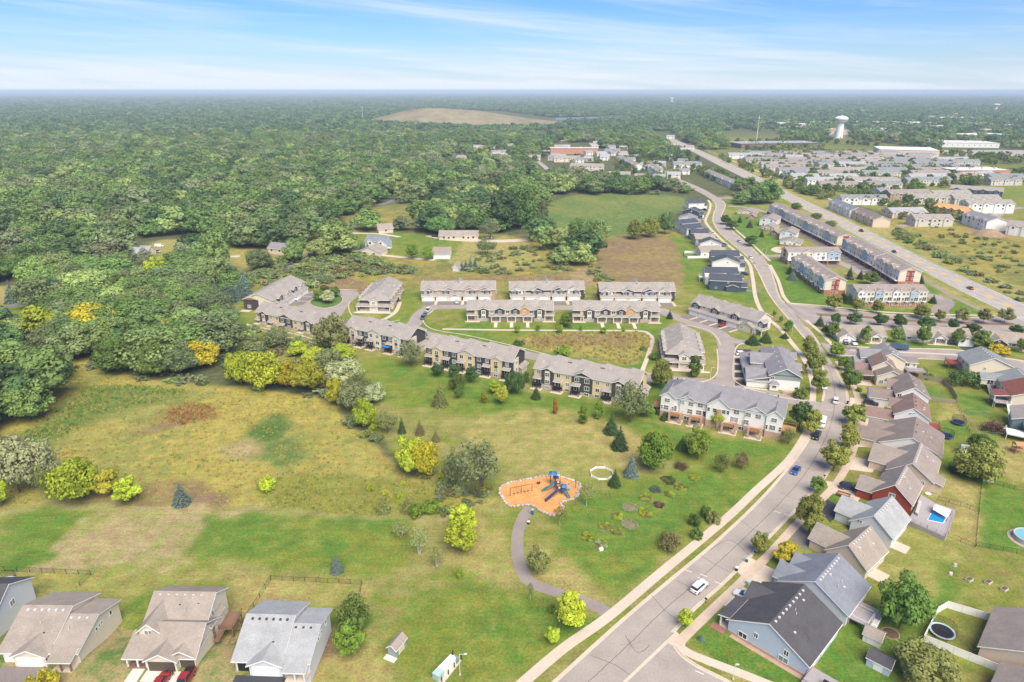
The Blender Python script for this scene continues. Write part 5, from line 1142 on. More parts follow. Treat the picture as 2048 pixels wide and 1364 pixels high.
c2 = ehouse('grey-green roofed house with sunroom and dark slide-like stairs', (2004,764),(1987,746),5.0,14,2.8, R_GREEN, W_PALE, nv=6)
c2.walls(-5.0,.1, c2.N - 5, c2.N - .2,4.6, W_PALE, 2.2); c2.gable(-5.0,3, c2.N - 5, c2.N - .2,4.6,1.3, 'x', R_GREEN, .35, e1=0); c2.slider(-2.2, c2.N - 5,2.4); c2.win(-5.0, c2.N - 2.5,2.9,1.4,1.3, 'W'); c2.stairs(-3.0,-1.8, c2.N - 5, c2.N - 9.5,2.3, DECKG); [c2.post(x, y, 2.2,.1, DECKW) for x in (-4.8,-.4) for y in (c2.N - 4.8, c2.N - .5)]
c3 = ehouse('maroon-roofed house with matching porch roof and white posts', (2025,790),(2004,764),5.2,15,3.0, R_MAROON, W_PALE, nv=2)
c3.shed(-4.6,.1,.5,5.2,4.2,5.0, R_MAROON, .35, 'porch_roof', 'W'); [c3.post(-4.4, y, 4.2,.11) for y in (.7,5.0)]; c3.deck(-4.6,-.1,-1.0,4.8,2.3, DECKG, TRIM, 'E'); c3.stairs(-1.3,-.2,-1.0,-5.0,2.3, TRIM)
c4 = ehouse('teal-sided house with grey roof and white railed deck', (2027,836),(2023,812),4.6,14,2.6, R_GREY, W_TEAL, 'y', 2)
c4.deck(-1.5,5.5,-7.0,-2.2,1.9, TRIM, TRIM, 'N'); c4.walls(3,12,-3.5,.1,4.4, W_TEAL, -.2, 'y', 2.2, 'wing'); c4.gable(3,12,-3.5,1,4.4,2.2, 'y', R_SLATE, .4); c4.stairs(-2.8,-1.6,-3,1.0,1.9, TRIM)
c5 = ehouse('large brown-roofed tan house inside the white fence at lower right', (1962,1290),(1993,1216),3.6,15,3.9, R_BRN2, W_BEIGE, 'y', 3)
c6 = ehouse('partly seen brown-roofed house in the bottom right corner', (1975,1395),(2006,1328),3.4,15,3.6, R_BRN2, W_BEIGE, 'y', 2)
NEAR = 'near houses at the bottom left'
BANK = 2.4
def nhouse(label, a, b, c, roof, wall, m=0.62, rise=3.9, x_gar=(.23,.68), e=2.8, right=0.88, vents=VENTM, open_garage=False, porch=(.72,1.0), dr=None):
 h = Bld('house', label, a, b, e + BANK, 'house', NEAR); h.root.location.z = BANK; L = h.L; C = np.array(G(*c, e + BANK)) - np.array(h.A); D = float(-C[0] * math.sin(h.ang) + C[1] * math.cos(h.ang)) / .88; h.D = D; h.W = L
 y2 = D * right if right < 1 else D; r2 = rise * (y2 / D) * .96; xm = L * m
 h.walls(0, xm, .0, D * 1.0, e, wall, -BANK - .2, 'x', rise, at=.52); h.gable(0, xm, 0, D * 1.0, e, rise, 'x', roof, .5, at=.52, e1=.3)
 h.walls(xm, L, 0, y2, e, wall, -BANK - .2, 'x', r2 * .8, at=.52); h.gable(xm, L, 0, y2, e, r2 * .8, 'x', roof, .5, at=.52, e0=0)
 g0, g1 = x_gar[0] * L, x_gar[1] * L; c_ = (g0 + g1) / 2
 h.walls(g0, g1,-1.0,2, e - .1, wall, -.2, 'y', 1.35, 'garage'); h.gable(g0, g1,-1.0,4.8, e - .08,1.35, 'y', roof, .4); h.gdoor(c_, -1.0,4.9)
 h.gdoor(g0 * .52,-.02, min(2.7, g0 * .8), m=DARKM if open_garage else GDOOR)  # open bay: a black panel paints the shade inside
 p0, p1 = porch[0] * L, porch[1] * L; h.box('porch_floor', CONC, p0, p1,-2.2,0,-.05,.15); h.shed(p0, p1,-2.2,.3, e - .35, e + .45, roof, .2, 'porch_roof'); [h.post(x, -2.0, e - .45,.13, wall if vents is VENTD else DECKW) for x in ((p0 + p1) / 2, p1 - .2)]; h.door(p0 + .9,-.02)
 for x in (g0 - .25, g1 + .25): h.box('wall_lamp', DARKM, x - .08, x + .08,-1.12 if x > g0 else -.1,-1.0 if x > g0 else .0,1.7,2.0)
 for f in (.45,.52,.58): h.win(L, y2 * f, 2.0,.5,.6, 'E', '')
 h.win(L, y2 * .8,1.6,.6,.9, 'E', ''); h.win(xm * .5, D, 1,1.6,1.4, 'N'); h.win(0, D * .5,1.2,1.2,1.2, 'W')
 n = 6
 for i in range(n): x = xm * (i + .8) / (n + .5); h.vents([(x, D * .52 - .9, e + rise - .3)], vents)
 for i in range(3): h.vents([(xm + (L - xm) * (i + .6) / 3.4, y2 * .52 - .8, e + r2 * .8 - .28)], vents)
 h.pipes([(xm * .55, D * .3, e + rise * .58),(xm * .9, D * .2, e + rise * .38),(L * .75, D * .25, e + rise * .45)]); h.vents([(xm * .72, D * .2, e + rise * .36),(xm * .66, D * .16, e + rise * .3)], VENTD)
 h.box('downspout', TRIM, L - .02, L + .1,.1,.2,0, e - .3); None
 if dr: h.part(MB().box(g0 - (g0 * .9), g1 + .3,-14,-1.0,-.05,.03), 'driveway', dr); h.part(MB().box(g1 + .4, g1 + 1.6,-14,-2.2,-.05,.05), 'entry_walk', CONC)
 return h
h1 = nhouse('tan-roofed cream ranch house at the bottom left with brick-coloured drive', (2,1300),(153,1302),(229,1200), R_TAN, W_PALE, .63,3.3,(.2,.62), dr=ASPH_MID)
h3 = nhouse('light grey roofed white house with dark drive at the bottom left', (469,1317),(616,1322),(652,1219), R_LIGHT, W_GREYW, .64,3.2,(.22,.66), vents=VENTD, open_garage=True, dr=ASPH_DARK)
def twostorey():
 e = 2.8; h = Bld('house', 'two-storey tan-roofed cream house with open garages and red cars outside', (253,1308),(388,1311), e + BANK, 'house', NEAR); h.root.location.z = BANK; L = h.L; D = 14.8; H = 5.1; rf = R_TAN
 h.walls(L * .06, L * .96,6.5, D, H, W_PALE, -BANK - .2, 'x', 2.5); h.gable(L * .06, L * .96,6.5, D, H, 2.5, 'x', rf, .5)
 h.walls(L * .06, L * .37,3.4,7, H, W_PALE, 1, 'y', 1.7, 'bay'); h.gable(L * .06, L * .37,3.4,10, H, 1.7, 'y', rf, .4); h.win(L * .2,3.4,3.6,1.4,1.3)
 h.walls(L * .3, L, 0,8, e, W_PALE, -BANK - .2, 'x', 2.6, 'garage'); h.gable(L * .3, L, 0,9.5, e, 3.0, 'x', rf, .5); h.walls(L * .9, L, 7, D - 3, e + .4, W_PALE, -BANK - .2); h.shed(L * .9, L + .2,6.5, D - 3, e + .2, e + 1.6, rf, .2, 'side_roof', 'E')
 h.walls(L * .32, L * .76,-1.0,2, e - .1, W_PALE, -.2, 'y', 1.5, 'garage'); h.gable(L * .32, L * .76,-1.0,5.0, e - .08,1.5, 'y', rf, .4); h.gdoor(L * .54,-1.0,4.8, m=GDARK); h.gdoor(L * .88,-.02,2.6, m=GDARK)  # both garages stand open; dark panels paint their shaded interiors
 h.gable(L * .62, L * .99,-.05,4.5, e, 1.2, 'y', rf, .35)
 h.walls(0, L * .3,2.4,7, e, W_PALE); h.shed(-.2, L * .34,-.6,4.2, e - .2, e + 1.5, rf, .3, 'porch_roof'); [h.post(x, -.4, e - .3,.13) for x in (.1, L * .16, L * .29)]; h.box('porch_floor', DECKW, 0, L * .3,-.6,2.4,-.05,.3); h.door(L * .22,2.39,.3); h.win(L * .09,2.39,1,1.4,1.3); h.rail([(.1,-.5),(L * .2,-.5)],.3,.8, DECKW)
 for i in range(6): h.vents([(L * (.14 + i * .13),10.2, H + 2.1)])
 h.vents([(L * .5,8.6, H + 1.15),(L * .78,8.9, H + 1.3)], VENTD); h.pipes([(L * .66,9.6, H + 1.6),(L * .6,7.5, H + .6)]); h.vents([(L * .5 + i * .9,4.6 - i * .0, e + 2.6) for i in range(3)])
 h.win(L * .96,9,3.7,.8,.9, 'E', ''); h.win(L * .3, D, 3.6,1.4,1.4, 'N'); h.win(L * .06,12,3.6,1.2,1.2, 'W')
 h.deck(L + .1, L + 2.8,9.0,13.5,.3, DECKW, DECKW, 'W'); [h.post(x, y, BANK + .1,.09, DECKW, -BANK) for x in (L + .3, L + 2.6) for y in (9.2,13.3)]; h.stairs(L + .4, L + 1.4,9.0,6.0,.3, DECKW)
 h.part(MB().box(L * .3, L * .98,-3.4,-1.0,-.05,.05), 'apron', CONC_NEW); h.part(MB().box(L * .28, L * .98,-14,-3.4,-.05,.03), 'driveway', ASPH_DARK); h.part(MB().box(L * .08, L * .26,-6,-.6,-.05,.06), 'entry_walk', CONC_NEW); return h
h2 = twostorey()
h0 = Bld('house', 'grey house cut off by the left edge with dark roof', (-130,1243),(-20,1240),3.0 + BANK, 'house', NEAR); h0.root.location.z = BANK; h0.walls(0, h0.L, 0,12,3.0, W_GREYW, -BANK - .2, 'x', 3.4); h0.gable(0, h0.L, 0,12,3.0,3.4, 'x', R_DARK, .45); h0.walls(h0.L * .5, h0.L, -6.5,0,2.7, W_GREYW, -.2, 'x', 1.8, 'wing'); h0.gable(h0.L * .5, h0.L, -6.5,0,2.7,1.8, 'x', R_SLATE, .4); h0.win(h0.L, 6,1.2,1.2,1.2, 'E'); h0.box('downspout', TRIM, h0.L, h0.L + .1,.1,.2,0,2.8)
def bank():
 m, N, L, b = nodes_of('bank_grass'); tc = N.new('ShaderNodeTexCoord')
 def ns(s, d): n = N.new('ShaderNodeTexNoise'); n.inputs['Scale'].default_value = s; n.inputs['Detail'].default_value = d; n.inputs['Roughness'].default_value = .75; L.new(tc.outputs['Object'], n.inputs['Vector']); return n.outputs[0]
 r1_ = N.new('ShaderNodeValToRGB'); L.new(ns(.16,6), r1_.inputs[0]); r1_.color_ramp.elements[0].position = .42; r1_.color_ramp.elements[0].color = (.10,.17,.03,1); r1_.color_ramp.elements[1].position = .56; r1_.color_ramp.elements[1].color = (.30,.235,.10,1)
 mr = N.new('ShaderNodeMapRange'); L.new(ns(2.4,6), mr.inputs[0]); mr.inputs[1].default_value = .3; mr.inputs[2].default_value = .7; mr.inputs[3].default_value = .6; mr.inputs[4].default_value = 1.4
 sc_ = N.new('ShaderNodeVectorMath'); sc_.operation = 'SCALE'; L.new(r1_.outputs[0], sc_.inputs[0]); L.new(mr.outputs[0], sc_.inputs['Scale']); L.new(sc_.outputs[0], b.inputs['Base Color']); b.inputs['Roughness'].default_value = .95
 xs = np.arange(-150,-33,1.5); ys = np.arange(50,118,1.2); mb = MB(); fy = h3.A[1]
 for y in ys:
  for x in xs:
   t = min(max((y - (fy + 1.5)) / 11.5,0),1); e_ = min(max((x + 47) / 11.0,0),1); s = lambda v: v * v * (3 - 2 * v); mb.v.append((x, y, BANK * (1 - s(t)) * (1 - s(e_)) - .03 + .02 * math.sin(x * .7) * math.cos(y * .6)))
 nx = len(xs)
 for j in range(len(ys) - 1): mb.f += [(j * nx + i, j * nx + i + 1,(j + 1) * nx + i + 1,(j + 1) * nx + i) for i in range(nx - 1)]
 struct(mb.build('bank', m, smooth_=True))
bank()
BUNG = 'single-storey bungalows along the side street'
def bungalow(label, pa, pb, gar, porch, wall, gable_wall, gdm, stone):
 e = 2.7; h = Bld('bungalow', label, pa, pb, e, 'house', BUNG); L = h.L; D = 11; h.walls(0, L, 0, D, e, wall, -.2, 'x', 2.6); h.gable(0, L, 0, D, e, 2.6, 'x', R_TAN, .5)
 g0, g1 = gar[0] * L, gar[1] * L; h.walls(g0, g1,-3.0,1, e, gable_wall, -.2, 'y', 1.9, 'garage'); h.gable(g0, g1,-3.0,5.2, e + .02,1.9, 'y', R_TAN, .45); c = (g0 + g1) / 2; h.gdoor(c, -3.0,4.8, m=gdm); h.win(c, -3.0,3.1,.6,.8, style='h')
 p0, p1 = porch[0] * L, porch[1] * L; h.walls(p0, p1,-1.8,-1.5, e, W_WHITE, 2.3, 'y', 1.5, 'porch_gable'); h.gable(p0, p1,-1.8,4.5, e, 1.5, 'y', R_TAN, .4); [h.post(x, -1.7,2.4,.16) for x in (p0 + .2, p1 - .2)]; h.door((p0 + p1) / 2 - .8,-.02); h.win((p0 + p1) / 2 + .9,-.02,.8,1.4,1.4); h.box('porch_floor', CONC, p0 - .5, p1 + .5,-2.4,0,-.05,.12)
 a, b_ = (gar[1], porch[0]) if gar[0] < porch[0] else (porch[1], gar[0])
 for f in (.25,.5,.75): h.win((a + (b_ - a) * f) * L, -.02,.9,1.2,1.4)
 h.box('stone_base', STONE, 0, L, -.1,.1,-.2,.8); o = .04 if porch[0] < .5 and gar[0] > .5 else .965; h.win(o * L, -.1,.9,1.4,1.4, pane=PANE_B)
 h.win(0,4,1,1.2,1.3, 'W'); h.win(L, 4,1,1.2,1.3, 'E'); h.vents([(L * f, D * .32, e + 1.6) for f in (.3,.55,.7)]); h.pipes([(L * .45, D * .3, e + 1.6)])
 h.part(MB().box(c - 2.6, c + 2.6,-10.5,-3.0,-.05,.03), 'driveway', ASPH_DARK if gdm is GDARK or gar[0] > .5 else ASPH_MID); h.part(MB().box(p0 - 3, p1 + 3,-3.2,-2.4,-.05,.05), 'entry_walk', CONC); return h
bungalow('bungalow with two cars on its drive, left of the three', (1675,669),(1773,671.5),(.0,.3),(.66,.88), W_PALE, W_WHITE, GDOOR, 1)
bungalow('middle bungalow with white garage at its right end', (1814,670),(1944,677),(.76,.99),(.42,.6), W_WHITE, W_WHITE, GDOOR, 1)
bungalow('bungalow with dark brown garage door at the right edge', (1977,679),(2085,690),(.0,.32),(.66,.85), W_BEIGE, W_DARK, GDARK, 1)
NAVY = 'new navy and grey houses on the west side of the upper street'
def navy(label, a, b, e, depth, roof, wall, ridge='x', rise=2.4, bump=True, gar=True, far_=False):
 h = Bld('house', label, a, b, e, 'house', NAVY); L = h.L; h.walls(0, L, 0, depth, e, wall, -.2, ridge, rise); h.gable(0, L, 0, depth, e, rise, ridge, roof, .4)
 if gar:
  h.walls(L - .1, L + 3.0,.5, depth * .62,2.8, wall, -.2, 'x', 1.5, 'garage'); h.gable(L * .85, L + 3.0,.5, depth * .62,2.8,1.5, 'x', roof, .35, e0=0); h.gdoor(L + 3.0, depth * .3,4.4, face='E'); h.part(MB().box(L + 3, L + 11,.8, depth * .58,-.05,.03), 'driveway', ASPH_MID)
 if bump: h.walls(L * .52, L * .9,-1.3,.2,3.0, wall, -.2, 'y', 1.2, 'bay'); h.gable(L * .52, L * .9,-1.3,.6,3.0,1.2, 'y', roof, .3)
 h.win(L * .58,-.02, e - 1.3,.9,.9) if ridge == 'x' else h.win(L * .55,0, e - .5,.9,.9)
 for f in (.25,.6): h.win(0, depth * f, e - 1.9,1.3,1.3, 'W'); h.win(0, depth * f, 1,1.4,1.3, 'W')
 h.win(L * .2,-.02,1.2,.9,.8, style=''); h.vents([(L * .3, depth * .3, e + rise * .5),(L * .75, depth * .3, e + rise * .5)] if ridge == 'x' else [(L * .3,2, e + rise * .55)]); return h
navy('navy house with gabled bump-out, nearest of the upper street row', (1421,559.5),(1484,562.5),5.8,9, R_NAVY, W_NAVY)
f2 = navy('white house with navy roof behind the nearest navy house', (1412,546),(1477,547),5.2,9, R_NAVY, W_WHITE, bump=False); f2.deck(-3.0,-.1,1,4,2.4, TRIM, TRIM, 'E'); f2.gable(-1, f2.L * .6,-4.5,1,3.8,1.8, 'x', R_TAN, .3); f2.walls(-1, f2.L * .6,-4.5,.1,3.8, W_WHITE, -.2, 'x', 1.8, 'wing')
navy('white-gabled house with navy roof, third along the upper street row', (1425,523),(1480,526),5.0,10, R_NAVY, W_WHITE, 'y', 3.0, False)
navy('grey house with navy roof, fourth along the upper street row', (1425,511.5),(1479,512),5.0,8, R_NAVY, W_GREY, 'x', 2.6, False)
navy('low tan-roofed white house with a white fenced yard', (1402,502),(1444,501),4.0,10, R_TAN, W_WHITE, 'x', 2.2, False)
navy('white-gabled navy-roofed house just beyond the white fenced yard', (1400,486),(1443,487.5),5.0,9, R_NAVY, W_WHITE, 'y', 2.6, False)
navy('tan-roofed grey house between two navy-roofed ones', (1392,476.5),(1430,476),5.0,8, R_TAN, W_GREY, 'x', 2.2, False)
navy('navy house with navy roof above the tan-roofed grey one', (1384,466),(1418,466),5.0,9, R_NAVY, W_NAVY, 'x', 2.3, False)
navy('pale blue house with navy roof in the middle of the upper row', (1374,457),(1405,455),5.0,9, R_NAVY, W_BLUE, 'x', 2.3, False)
navy('grey-blue house with navy roof beside the marsh trees', (1365,447),(1397,444),5.0,9, R_NAVY, W_BLUE, 'x', 2.3, False)
navy('white-trimmed house with grey and navy roof by the bend', (1358,435),(1393,437),5.0,10, R_SLATE, W_GREYW, 'y', 2.4, False)
navy('navy-roofed house with two gables near the top of the row', (1365,421),(1398,424),5.0,10, R_NAVY, W_NAVY, 'y', 2.4, False)
navy('white house with navy roof at the far end of the upper row', (1378,406.5),(1409,405.5),5.4,9, R_NAVY, W_WHITE, 'x', 2.4, False)
ROWS = 'brick-based townhouse rows by the highway'
def brickrow(label, pa, pb, e, depth, n, cols, garage=True, endred=True, rise=2.0, group=ROWS):
 h = Bld('townhouse_row', label, pa, pb, e, 'townhouses', group); L = h.L; u = L / n
 h.walls(0, L, 0, depth, e, W_PALE, -.2, 'x', rise); h.gable(0, L, 0, depth, e, rise, 'x', R_BRN2,.4); h.box('brick_base', BRICK, -.06, L + .06,-.08, depth + .06,-.2,2.5)
 for k in range(n):
  x0, x1 = k * u, (k + 1) * u; m = cols[k % len(cols)]; c = (x0 + x1) / 2; g = k % 2 == (1 if n < 6 else 0); pr = .7 if g else .25
  h.walls(x0 + .1, x1 - .1,-pr, .5, e - .05, m, 2.5, 'y' if g else None, 1.2, 'bay')
  if g: h.gable(x0 + .1, x1 - .1,-pr, depth * .42, e, 1.2, 'y', R_BRN2,.3)
  h.win(c - u * .2,-pr, e - 2.0,1.1,1.2); h.win(c + u * .22,-pr, e - 2.0,.9,1.2); h.win(c - u * .2,-pr, e - 4.7,1.1,1.4)
  if garage:
   h.gdoor(c + .1,-.1, min(u - 1.6,4.6),2.1, m=GDARK); h.box('brick_pier', BRICK, x0 - .3, x0 + .3,-1.6,0,0,2.6); h.box('balcony', TRIM, x0, x1 - .1,-1.6,-pr, 2.55,2.75); h.rail([(x0 + .1,-1.55),(x1 - .15,-1.55)],2.75,.9, TRIM, gap=.8); h.slider(c + u * .2,-pr, 2.8); h.part(MB().box(x0 + .8, x1 - .5,-7.5,-.1,-.05,.03), 'driveway', ASPH_MID)  # dark panel under the balcony paints the shade of the garage recess
  else:
   h.win(c - u * .2,-.1,.7,1.1,1.2); h.door(c + u * .25,-.1); h.slider(c + u * .22,-pr, 2.8); h.box('balcony', TRIM, c + u * .02, c + u * .42,-1.5,-pr, 2.6,2.75); h.rail([(c + u * .03,-1.45),(c + u * .41,-1.45)],2.75,.9, TRIM, gap=.8)
  h.vents([(c, depth * .3, e + rise * .6 + .05)]); h.pipes([(c + 1, depth * .36, e + rise * .72)])
  h.box('party_ridge', W_PALE, x0 - .12, x0 + .12,.3, depth * .5, e + .2, e + .35 + rise * .3) if k else None
 for X, fc in ((0, 'W'),(L, 'E')):
  sg = -1 if fc == 'W' else 1
  if endred: h.box('end_panel', W_RED, min(X, X + sg * .08), max(X, X + sg * .08), depth * .32, depth * .68,2.6, e + .3)
  for y in (.38,.62): h.win(X + sg * .09, depth * y, e - 2.2,.9,1.1, fc); h.win(X + sg * .09, depth * y, e - 4.8,.9,1.1, fc); h.win(X + sg * .07, depth * y, .8,.9,.8, fc, '')
 return h
PAT = [W_WHITE, W_PALE, W_SKY, W_PALE]
brickrow('far long brick-based row next to the highway trees', (1540,409),(1608,441),8.4,11,6, PAT); brickrow('middle long brick-based row along the highway', (1609,442),(1676,473),8.4,11,6,[W_SKY, W_PALE, W_WHITE, W_PALE])
brickrow('brick-based row along the highway with silver car outside', (1688,479),(1750,512),8.4,11,6,[W_SKY, W_WHITE, W_PALE, W_PALE]); brickrow('nearest highway row with red cross-shaped panel on its end', (1754,514),(1801,541.5),8.4,11,5,[W_WHITE, W_PALE, W_SKY, W_PALE])
brickrow('short white row with balconies facing the street entrance', (1577,504),(1682,504),7.6,11,4,[W_WHITE, W_PALE, W_WHITE, W_SKY])
brickrow('diagonal row on the green lawn with red panel on its end', (1586,514),(1652,559.5),8.0,10.5,7,[W_PALE, W_WHITE, W_SKY, W_WHITE], False)
brickrow('white and blue row beside the boulevard with brick ground floor', (1716,582.5),(1856,582.5),7.8,11,8,[W_WHITE, W_PALE, W_SKY, W_PALE, W_WHITE, W_PALE, W_SKY, W_PALE], False, False)
CL = 'small brown-roofed houses on the lawn by the upper street'
def cottage(label, a, b, e, depth, wall, base=BRICK, roof=R_BRN2):
 h = Bld('house', label, a, b, e, 'house', CL); L = h.L; h.walls(0, L, 0, depth, e, wall, -.2, 'y', 2.0); h.gable(0, L, 0, depth, e, 2.0, 'y', roof, .45); h.box('brick_base', base, -.06, L + .06,-.06, depth, -.2,1.0)
 for f in (.25,.7): h.win(L * f, 0, e - 1.8,1.2,1.2); (h.win(L * f, -.07,1.2,1.2,1.2) if e > 4 else None)
 for f in (.3,.7): h.win(0, depth * f, e - 1.8,1.2,1.2, 'W')
 h.door(L * .5,-.07); h.vents([(L * .4, depth * .5, e + 1.5)]); return h
cottage('low brown-roofed house farthest up the lawn', (1474,422),(1512,425),3.0,13, W_PALE); cottage('low brick-walled wing next to the farthest lawn house', (1496,432),(1511,433),2.8,10, BRICK)
cottage('two-storey cream house at the top of the lawn', (1520,437),(1553,440),6.0,18, W_WHITE); cottage('low brown-roofed house in the middle of the lawn', (1524,453),(1549,456),3.0,11, W_PALE); cottage('low brick-walled house between the lawn houses', (1540,463),(1556,466),2.8,9, BRICK)
cottage('two-storey white house beside the back lane', (1560,464),(1592,467),6.0,16, W_WHITE); cottage('low white-walled house nearest the lawn playground', (1560,482),(1602,486),3.0,11, W_WHITE)
# ------------------------------------------------------------ trees and shrubs one can point to
ADJ = {'wood_green': 'full green', 'wood_dark': 'dark green', 'wood_mid': 'fresh green', 'wood_pale': 'pale green', 'wood_dull': 'dull green', 'wood_grey': 'greyish', 'green': 'green', 'mid': 'mid-green', 'dark': 'dark green', 'olive': 'olive', 'pale': 'pale green', 'lime': 'lime green', 'yellow': 'bright yellow', 'gold': 'golden', 'orange': 'orange', 'blue': 'blue-grey', 'conifer': 'deep green', 'grey': 'grey-green', 'plum': 'plum brown', 'brownish': 'brownish', 'fresh': 'fresh green', 'street': 'yellow-green', 'silver': 'silvery'}
KIN = {'broad': 'broad leafy tree', 'round': 'round leafy tree', 'airy': 'thin airy tree', 'sparse': 'thin airy tree', 'tall': 'tall leafy tree', 'upright': 'slim upright tree', 'spruce': 'spruce', 'pine': 'loose conifer', 'shrub': 'bushy shrub', 'brush': 'wispy shrub'}
NAMES = {'spruce': 'spruce_tree', 'pine': 'pine_tree', 'shrub': 'shrub', 'brush': 'shrub'}
WID = {k: float(np.mean([max(m.vertices[i].co.x for i in range(0, len(m.vertices),3)) - min(m.vertices[i].co.x for i in range(0, len(m.vertices),3)) for m in v])) for k, v in CROWN.items()}
def T(bx, by, yt, wpx, shape, colour, where, group=None, trunk=None, lab=None):
 X, Y = G(bx, by); lo, hi = 0.2,40.0
 for _ in range(40):
  m = (lo + hi) / 2
  if proj(X, Y, m)[1] > yt: lo = m
  else: hi = m
 h = lo; wm = wpx * (math.cos(PITCH) * Y + math.sin(PITCH) * (CAM_H - h / 2)) / FPX
 if shape in ('shrub', 'brush'): h /= 0.95
 sh = shape in ('shrub', 'brush')
 trunk = trunk or ('straight' if shape in ('spruce', 'pine') else 'short' if sh else 'multi' if shape in ('airy', 'sparse') else 'thin' if h < 7 else 'one')
 return tree(0,0, h, shape, colour, lab or '%s %s %s' % (ADJ[colour], KIN[shape], where), group, trunk, NAMES.get(shape, 'leafy_tree'), 'shrub' if sh else 'tree', wide=max(.35, min(2.6, wm * 1.14 / (h * WID[shape]))), xy=(X, Y))
def row(specs, shape, colour, fmt, group):
 for i, q in enumerate(specs): T(*q[:4], q[4] if len(q) > 4 else shape, q[5] if len(q) > 5 else colour, '', group, lab=fmt % ORD[i])
row([(1370,1254,1219,26,'round','lime'),(1518,1108,1069,33,'round','street'),(1617,1065,993,53,'round','street'),(1634,987,954,26,'round','mid'),(1667,942,886,50,'round','street'),(1694,898,847,41,'round','street'),(1707,850,810,38,'round','street'),(1699,780,735,35,'round','green'),(1688,741,714,24,'round','mid'),(1671,715,684,27,'round','fresh')], 'round', 'street', '%s street tree from the bottom on the east kerb of the main street', 'street trees east of the main street')
row([(1598,859,803,37,'tall','dark'),(1621,871,821,39,'round','street'),(1637,786,739,31,'round','street'),(1627,749,698,35,'round','street'),(1615,715,673,31,'round','street'),(1576,663,640,16,'round','mid'),(1561,645,632,8,'round','green'),(1548,632,622,7,'round','green')], 'round', 'street', '%s tree from the white row up the west pavement of the main street', 'street trees west of the main street')
row([(1667,623,589,27),(1713,624,595,23),(1753,627,601,23),(1840,637,609,28),(1879,643,620,18),(1923,646,617,25,'round','olive'),(1966,646,617,23,'round','olive'),(2008,646,617,27,'round','olive')], 'round', 'street', '%s yellow-green tree from the left along the north kerb of the boulevard', 'yellow-green boulevard trees')
row([(1671,649,627,18),(1709,650,625,25),(1760,652,627,25),(1796,657,629,27),(1848,659,633,28),(1905,660,639,20),(1941,669,647,29),(2032,669,650,26)], 'round', 'dark', '%s dark round tree from the left behind the bungalows', 'dark round trees behind the bungalows')
row([(1664,676,646,23),(1729,688,652,21),(1790,686,654,21),(1844,691,651,25),(1913,691,658,23),(1962,696,660,31),(2043,705,676,22)], 'round', 'mid', '%s green tree from the left on the bungalow front lawns', 'trees on the bungalow lawns')
row([(1035,666,651,13),(1076,662,650,9),(1119,666,650,15),(1162,662,652,8),(1207,667,654,12),(1247,664,655,7)], 'round', 'fresh', '%s small tree from the left along the courtyard walk', 'small trees along the courtyard walk')
row([(1502,492,471,25),(1464,459,441,22),(1451,449,431,21)], 'round', 'dark', '%s dark round tree going up the upper street lawn', 'dark trees on the upper street lawn')
row([(1592,418,406,22),(1632,438,426,19),(1662,453,442,19)], 'broad', 'mid', '%s tree from the top between brick row and highway', 'trees between the brick row and the highway')
